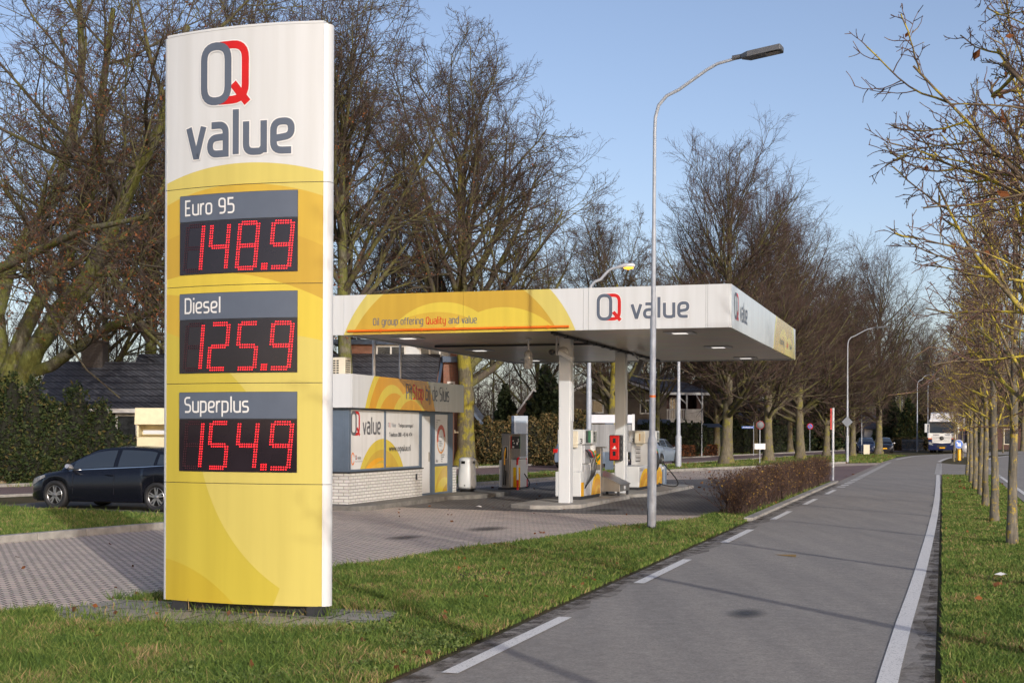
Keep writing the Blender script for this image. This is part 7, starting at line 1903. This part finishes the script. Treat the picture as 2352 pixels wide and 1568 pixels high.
def box_hedge(name, a, b, h, wd, n, sz, m, label):
    a, b = Vector(a), Vector(b); t = (b - a); ln = t.length; t.normalize(); nn = Vector((-t.y, t.x))
    g = np.random.default_rng(int(ln * 100))
    o = root(name, (a.x, a.y, 0), 0, label, 'hedge', 'clipped hedges')
    s, y = g.random(n) * ln, (g.random(n) - 0.5) * wd; z = g.random(n) * h
    f = g.integers(0, 3, n)
    y = np.where(f == 0, -wd / 2 * (0.88 + 0.14 * g.random(n)), y); y = np.where((f == 1) & (g.random(n) < 0.5), wd / 2, y)
    z = np.where(f == 2, h * (0.95 + 0.07 * g.random(n)), z)
    nv = np.array([nn.x, nn.y]); tv = np.array([t.x, t.y])
    sgn = 1 if (nn.y > 0) else -1
    C = np.stack([tv[0] * s + nv[0] * y * sgn, tv[1] * s + nv[1] * y * sgn, z], 1)
    V, F = quads(g, C, sz); np_mesh('foliage', V, F, [M[m]], None, False, o)
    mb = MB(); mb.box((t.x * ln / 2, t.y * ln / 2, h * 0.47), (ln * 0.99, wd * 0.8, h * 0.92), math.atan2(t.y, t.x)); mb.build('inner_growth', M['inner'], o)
def xy(u, d): p = D(u, 1000, d); return (p.x, p.y)
box_hedge('clipped_hedge', xy(1535, 103), xy(1700, 122), 2.2, 1.0, 9000, 0.14, 'dark_leaf', 'dark clipped hedge under the balcony house')
box_hedge('clipped_hedge', xy(1690, 134), xy(1885, 150), 2.6, 1.2, 11000, 0.16, 'dark_leaf', 'long clipped hedge behind the linden trunks')
box_hedge('clipped_hedge', xy(1545, 98), xy(1640, 107), 0.9, 0.7, 4000, 0.12, 'red_leaf', 'low rust red hedge along the far pavement')
box_hedge('clipped_hedge', xy(1330, 84), xy(1500, 98), 0.9, 0.8, 5000, 0.13, 'olive_leaf', 'low hedge behind the silver blue cars')
p = D(1530, 1000, 101); bush('shrub', (p.x, p.y, 0), [(-1.2 + 0.9 * i, 1.2, 1.4, 0.9, 0.8, 1.4) for i in range(5)], 7000, 0.17, 'dark_leaf', 'dark green shrubs below the balcony', 'shrub')
p = D(2080, 1000, 150); bush('shrub', (p.x, p.y, 0), [(-2.2 + 1.1 * i, 0, 0.7, 0.9, 0.8, 0.8) for i in range(5)], 5000, 0.18, 'olive_leaf', 'low olive bushes along the fence left of the truck', 'shrub')

# the brown hedge along the lane: bare stems and withered leaves
def brown_hedge():
    g = np.random.default_rng(5)
    a, b = HB0 + (HB1 - HB0).normalized() * 0.7, HB1; t = (b - a); ln = t.length; t.normalize(); nn = Vector((-t.y, t.x))
    o = root('brown_hedge', (a.x, a.y, 0), 0, 'low withered brown hedge along the lane with a wispy near end', 'hedge')
    n = 1250
    s = g.random(n) ** 1.0 * ln; y = (g.random(n) - 0.5) * 0.55
    H = 0.82 * (0.75 + 0.3 * g.random(n)) * (1 + 0.0 * s)
    wide = np.where(s < 2.2, 0.28, 0.1)
    K = 6; P = np.zeros((n, K, 3))
    dx = g.normal(size=(n, 2)) * wide[:, None]
    dx[:, 0] += np.where(s < 1.2, -0.25, 0)
    for k in range(K):
        q = k / (K - 1)
        ss, yy = s + dx[:, 0] * q ** 1.3 * 1.4 + g.normal(size=n) * 0.012, y + dx[:, 1] * q + g.normal(size=n) * 0.012
        P[:, k, 0] = t.x * ss + nn.x * yy; P[:, k, 1] = t.y * ss + nn.y * yy; P[:, k, 2] = H * q
    Rd = np.linspace(0.009, 0.003, K)[None, :].repeat(n, 0)
    l2 = spawn(g, P, Rd, H, 7, 0.2, 1.0, 0.6, 0.25, lambda t_: 0.32 + 0 * t_, 4, 0.15, 0.05, 0.6, 0.0025)
    l3 = spawn(g, *l2, 2, 0.2, 1.0, 0.6, 0.25, lambda t_: 0.5 + 0 * t_, 3, 0.15, 0.02, 0.7, 0.002)
    V, F, Mi = merge([(*tubes(P, Rd, 4), 0), (*tubes(l2[0], l2[1], 3), 0), (*tubes(l3[0], l3[1], 3), 0)])
    np_mesh('stems', V, F, [M['twig']], None, False, o)
    Pt = np.concatenate([l2[0][:, 1:].reshape(-1, 3), l3[0][:, 1:].reshape(-1, 3)])
    pr = np.where(Pt[:, 2] > 0.2, 1.0, 0.25); pr = pr / pr.sum()
    pick = g.choice(len(Pt), 19000, p=pr)
    C = Pt[pick] + g.normal(size=(19000, 3)) * 0.02
    C = C[C[:, 2] < 0.96]
    V, F = quads(g, C, 0.042, 0.65); np_mesh('foliage', V, F, [M['brown_leaf']], None, False, o)
brown_hedge()

# grass ------------------------------------------------------------------
def in_poly(X, Y, poly):
    ins = np.zeros(len(X), bool); n = len(poly)
    for i in range(n):
        x0, y0 = poly[i][:2]; x1, y1 = poly[(i + 1) % n][:2]
        if y0 == y1: continue
        c = ((y0 > Y) != (y1 > Y)) & (X < (x1 - x0) * (Y - y0) / (y1 - y0) + x0)
        ins ^= c
    return ins
def bumps(X, Y, seed):
    g = np.random.default_rng(seed); z = np.zeros_like(X)
    for k in range(14):
        f = 0.5 * 1.45 ** (k * 0.8); a = g.random() * 6.28; z += np.sin((X * math.cos(a) + Y * math.sin(a)) * f * 2 + g.random() * 6.28) / (1 + k * 0.25)
    return z / 3.0
def scatter(g, poly, n, d0, pw=1.6, margin=1.25):
    xs = [p[0] for p in poly]; ys = [p[1] for p in poly]
    out = []; tot = 0
    for _ in range(200):
        X = min(xs) + (max(xs) - min(xs)) * g.random(200000); Y = min(ys) + (max(ys) - min(ys)) * g.random(200000)
        k = in_poly(X, Y, poly) & (np.abs(X) < Y * 0.39 * margin + 1.0) & (Y > 7.5)
        k &= g.random(200000) < np.minimum(1, (d0 / np.maximum(Y, 1)) ** pw)
        out.append(np.stack([X[k], Y[k]], 1)); tot += k.sum()
        if tot > n: break
    return np.concatenate(out)[:n]
def grass(name, poly, n, label, seed, d0=9.0, h0=0.075, holes=None, edge=None):
    g = np.random.default_rng(seed)
    XY = scatter(g, poly, n, d0)
    if holes is not None:
        k = in_poly(XY[:, 0], XY[:, 1], holes) & (g.random(len(XY)) < 0.95); XY = XY[~k]
    b = bumps(XY[:, 0], XY[:, 1], seed)
    k = g.random(len(XY)) < np.clip(0.92 + b * 0.55, 0.2, 1); XY, b = XY[k], b[k]
    m = len(XY); d = XY[:, 1]
    h = h0 * (0.45 + 0.9 * g.random(m)) * np.clip(1 + b * 0.4, 0.45, 1.7) * np.where(g.random(m) < 0.04, 1.8, 1.0)
    wd = (0.0022 + 0.00019 * d) * (0.7 + 0.6 * g.random(m))
    a = g.random(m) * 6.283; lean = h * (0.25 + 0.75 * g.random(m)); la = g.random(m) * 6.283
    cx, sx = np.cos(a) * wd, np.sin(a) * wd; lx, ly = np.cos(la) * lean, np.sin(la) * lean
    x, y, z = XY[:, 0], XY[:, 1], np.zeros(m)
    V = np.stack([np.stack([x - cx, y - sx, z - 0.005], 1), np.stack([x + cx, y + sx, z - 0.005], 1), np.stack([x + cx * .8 + lx * .35, y + sx * .8 + ly * .35, z + h * .62], 1), np.stack([x - cx * .8 + lx * .35, y - sx * .8 + ly * .35, z + h * .62], 1),
                  np.stack([x + lx + cx * .15, y + ly + sx * .15, z + h], 1), np.stack([x + lx - cx * .15, y + ly - sx * .15, z + h], 1)], 1).reshape(-1, 3)
    o6 = np.arange(m)[:, None] * 6
    F = np.concatenate([o6 + np.array([[0, 1, 2, 3]]), o6 + np.array([[3, 2, 4, 5]])], 0)
    T(np_mesh(name, V, F, [M['grass']]), label, 'grass', kind='stuff')
def edge_pts(o, ds): return [off(o, d) for d in ds]
VERGE = [(-9.5, 7.0), (-5.4, 7.0)] + edge_pts(-3.93, (7.0, 12, 20, 27.0)) + [off(-4.08, 27.2), off(-4.1, 49.5)] + [off(-4.75, 49.5), tuple(HB0 + Vector((-0.4, 0.4)))] + [p for p in VERGE_B[::-1] if p[1] > 8]
SLAB = [tuple(stn(so, x, y)[:2]) for x, y in ((-2.6, -0.6), (-2.1, -1.1), (-0.9, -0.95), (0.1, -0.9), (0.7, 0.1), (0.5, 0.7), (-0.6, 0.55), (-2.7, 0.5), (-3.1, 0.2))]
RV = edge_pts(0.0, (5, 12, 20, 30, 45, 58.5)) + edge_pts(2.1, (58.5, 45, 30, 20, 12, 5))
ISL = [(-16, 6), (-12.1, 13.6), (-8.15, 21), (-6.45, 24.3), (-5.4, 26.4), (-7.6, 28.4), (-12.2, 31.4), (-13.4, 34.6), (-22, 22)]
STRIP = [(-3.6, 40.9), (-0.9, 46.1), (6.9, 62.2), (14.6, 73.4), (20.4, 82.6), off(-3.9, 84.5), (27.5, 97), (31, 108), (33, 112), (33, 120), (25.5, 113.5), (12.7, 85), (-1.2, 54.8), (-7, 46)]
FAR = [(-15.5, 42), (-2.5, 67), (12.5, 98), (25.3, 125), (22, 127), (9, 102), (-6, 70), (-19, 45)]
for nm, pl in (('verge', VERGE), ('median_verge', RV), ('left_island', ISL), ('rear_verge', STRIP), ('far_verge', FAR)): poly_obj(nm, pl, 0.0005 if nm != 'verge' else 0.001, M['turf'])
grass('verge_grass', VERGE, 330000, 'short green grass on the verge around the price pylon', 1, 10.5, 0.048, SLAB)
grass('median_grass', RV, 260000, 'short patchy grass under the young trees', 2, 11, 0.038)
grass('island_grass', ISL, 70000, 'short grass between the black car and the paving', 3, 24, 0.06)
grass('strip_grass', STRIP, 80000, 'grass strip between the station and the service road', 4, 50, 0.07)
grass('far_grass', FAR, 16000, 'grass along the far side of the service road', 6, 70, 0.1)
# tufts round the pylon feet, clover, fallen leaves
g = np.random.default_rng(8)
def tufts(name, centres, label, n=30, h=0.13):
    Vs = []
    for c in centres:
        a = g.random(n) * 6.283; r_ = g.random(n) * 0.1; L = h * (0.4 + 0.7 * g.random(n)); le = L * (0.3 + 0.8 * g.random(n))
        x, y = c[0] + np.cos(a) * r_, c[1] + np.sin(a) * r_; w_ = 0.004
        b2 = g.random(n) * 6.283; cx, sx = np.cos(b2) * w_, np.sin(b2) * w_; lx, ly = np.cos(a) * le, np.sin(a) * le
        Vs.append(np.stack([np.stack([x - cx, y - sx, 0 * x], 1), np.stack([x + cx, y + sx, 0 * x], 1), np.stack([x + cx * .2 + lx, y + sx * .2 + ly, L * .8], 1), np.stack([x - cx * .2 + lx, y - sx * .2 + ly, L * .8], 1)], 1).reshape(-1, 3))
    V = np.concatenate(Vs); T(np_mesh(name, V, np.arange(len(V)).reshape(-1, 4), [M['grass']]), label, 'grass', kind='stuff')
tufts('grass_tufts', [stn(so, -1.75 + 1.8 * g.random(), 0.05 + 0.4 * g.random()) for _ in range(40)] + [stn(so, -2.6 + 3.2 * g.random(), -1.05 + 0.25 * g.random()) for _ in range(34)] + [stn(so, -2.8 + 3.4 * g.random(), 0.5 + 0.2 * g.random()) for _ in range(30)], 'long pale grass tufts around the feet of the price pylon')
cl = scatter(g, [(-4.5, 8), (-1.7, 8.0), (-0.1, 11.5), (-1.2, 12.0), (-2.6, 9.8)], 16000, 9)
k = bumps(cl[:, 0], cl[:, 1], 12) > 0.05; cl = cl[k]
C = np.concatenate([cl, (0.02 + 0.05 * g.random(len(cl)))[:, None]], 1); V, F = quads(g, C, 0.022, 0.9, 0.0); T(np_mesh('clover', V, F, [M['clover']]), 'pale green clover patches in the near grass', 'clover', kind='stuff')
fl = np.concatenate([scatter(g, VERGE, 170, 14, 1.0), scatter(g, RV, 110, 14, 1.0), scatter(g, ISL, 50, 22, 1.0), scatter(g, YARD, 130, 30, 1.0), scatter(g, STRIP, 900, 90, 0.3)])
C = np.concatenate([fl, (0.025 + 0.03 * g.random(len(fl)))[:, None]], 1); C[330:460, 2] = 0.02
V, F = quads(g, C, np.where(fl[:, 1] > 40, 0.12, 0.065), 0.75, 0.5); T(np_mesh('fallen_leaves', V, F, [M['dead_leaf']]), 'brown fallen leaves scattered on grass and paving', 'leaves', kind='stuff')
# iron fence left of the truck
a, b = xy(2072, 146), xy(2128, 150)
o = root('iron_fence', (a[0], a[1], 0), 0, 'low dark iron fence left of the truck', 'fence')
mb = MB(); dx, dy = b[0] - a[0], b[1] - a[1]
for k in range(22): mb.tube([(dx * k / 21, dy * k / 21, 0), (dx * k / 21, dy * k / 21, 1.3)], 0.025, 6)
for z in (0.2, 1.15): mb.tube([(0, 0, z), (dx, dy, z)], 0.025, 6)
mb.build('bars', M['frame'], o)
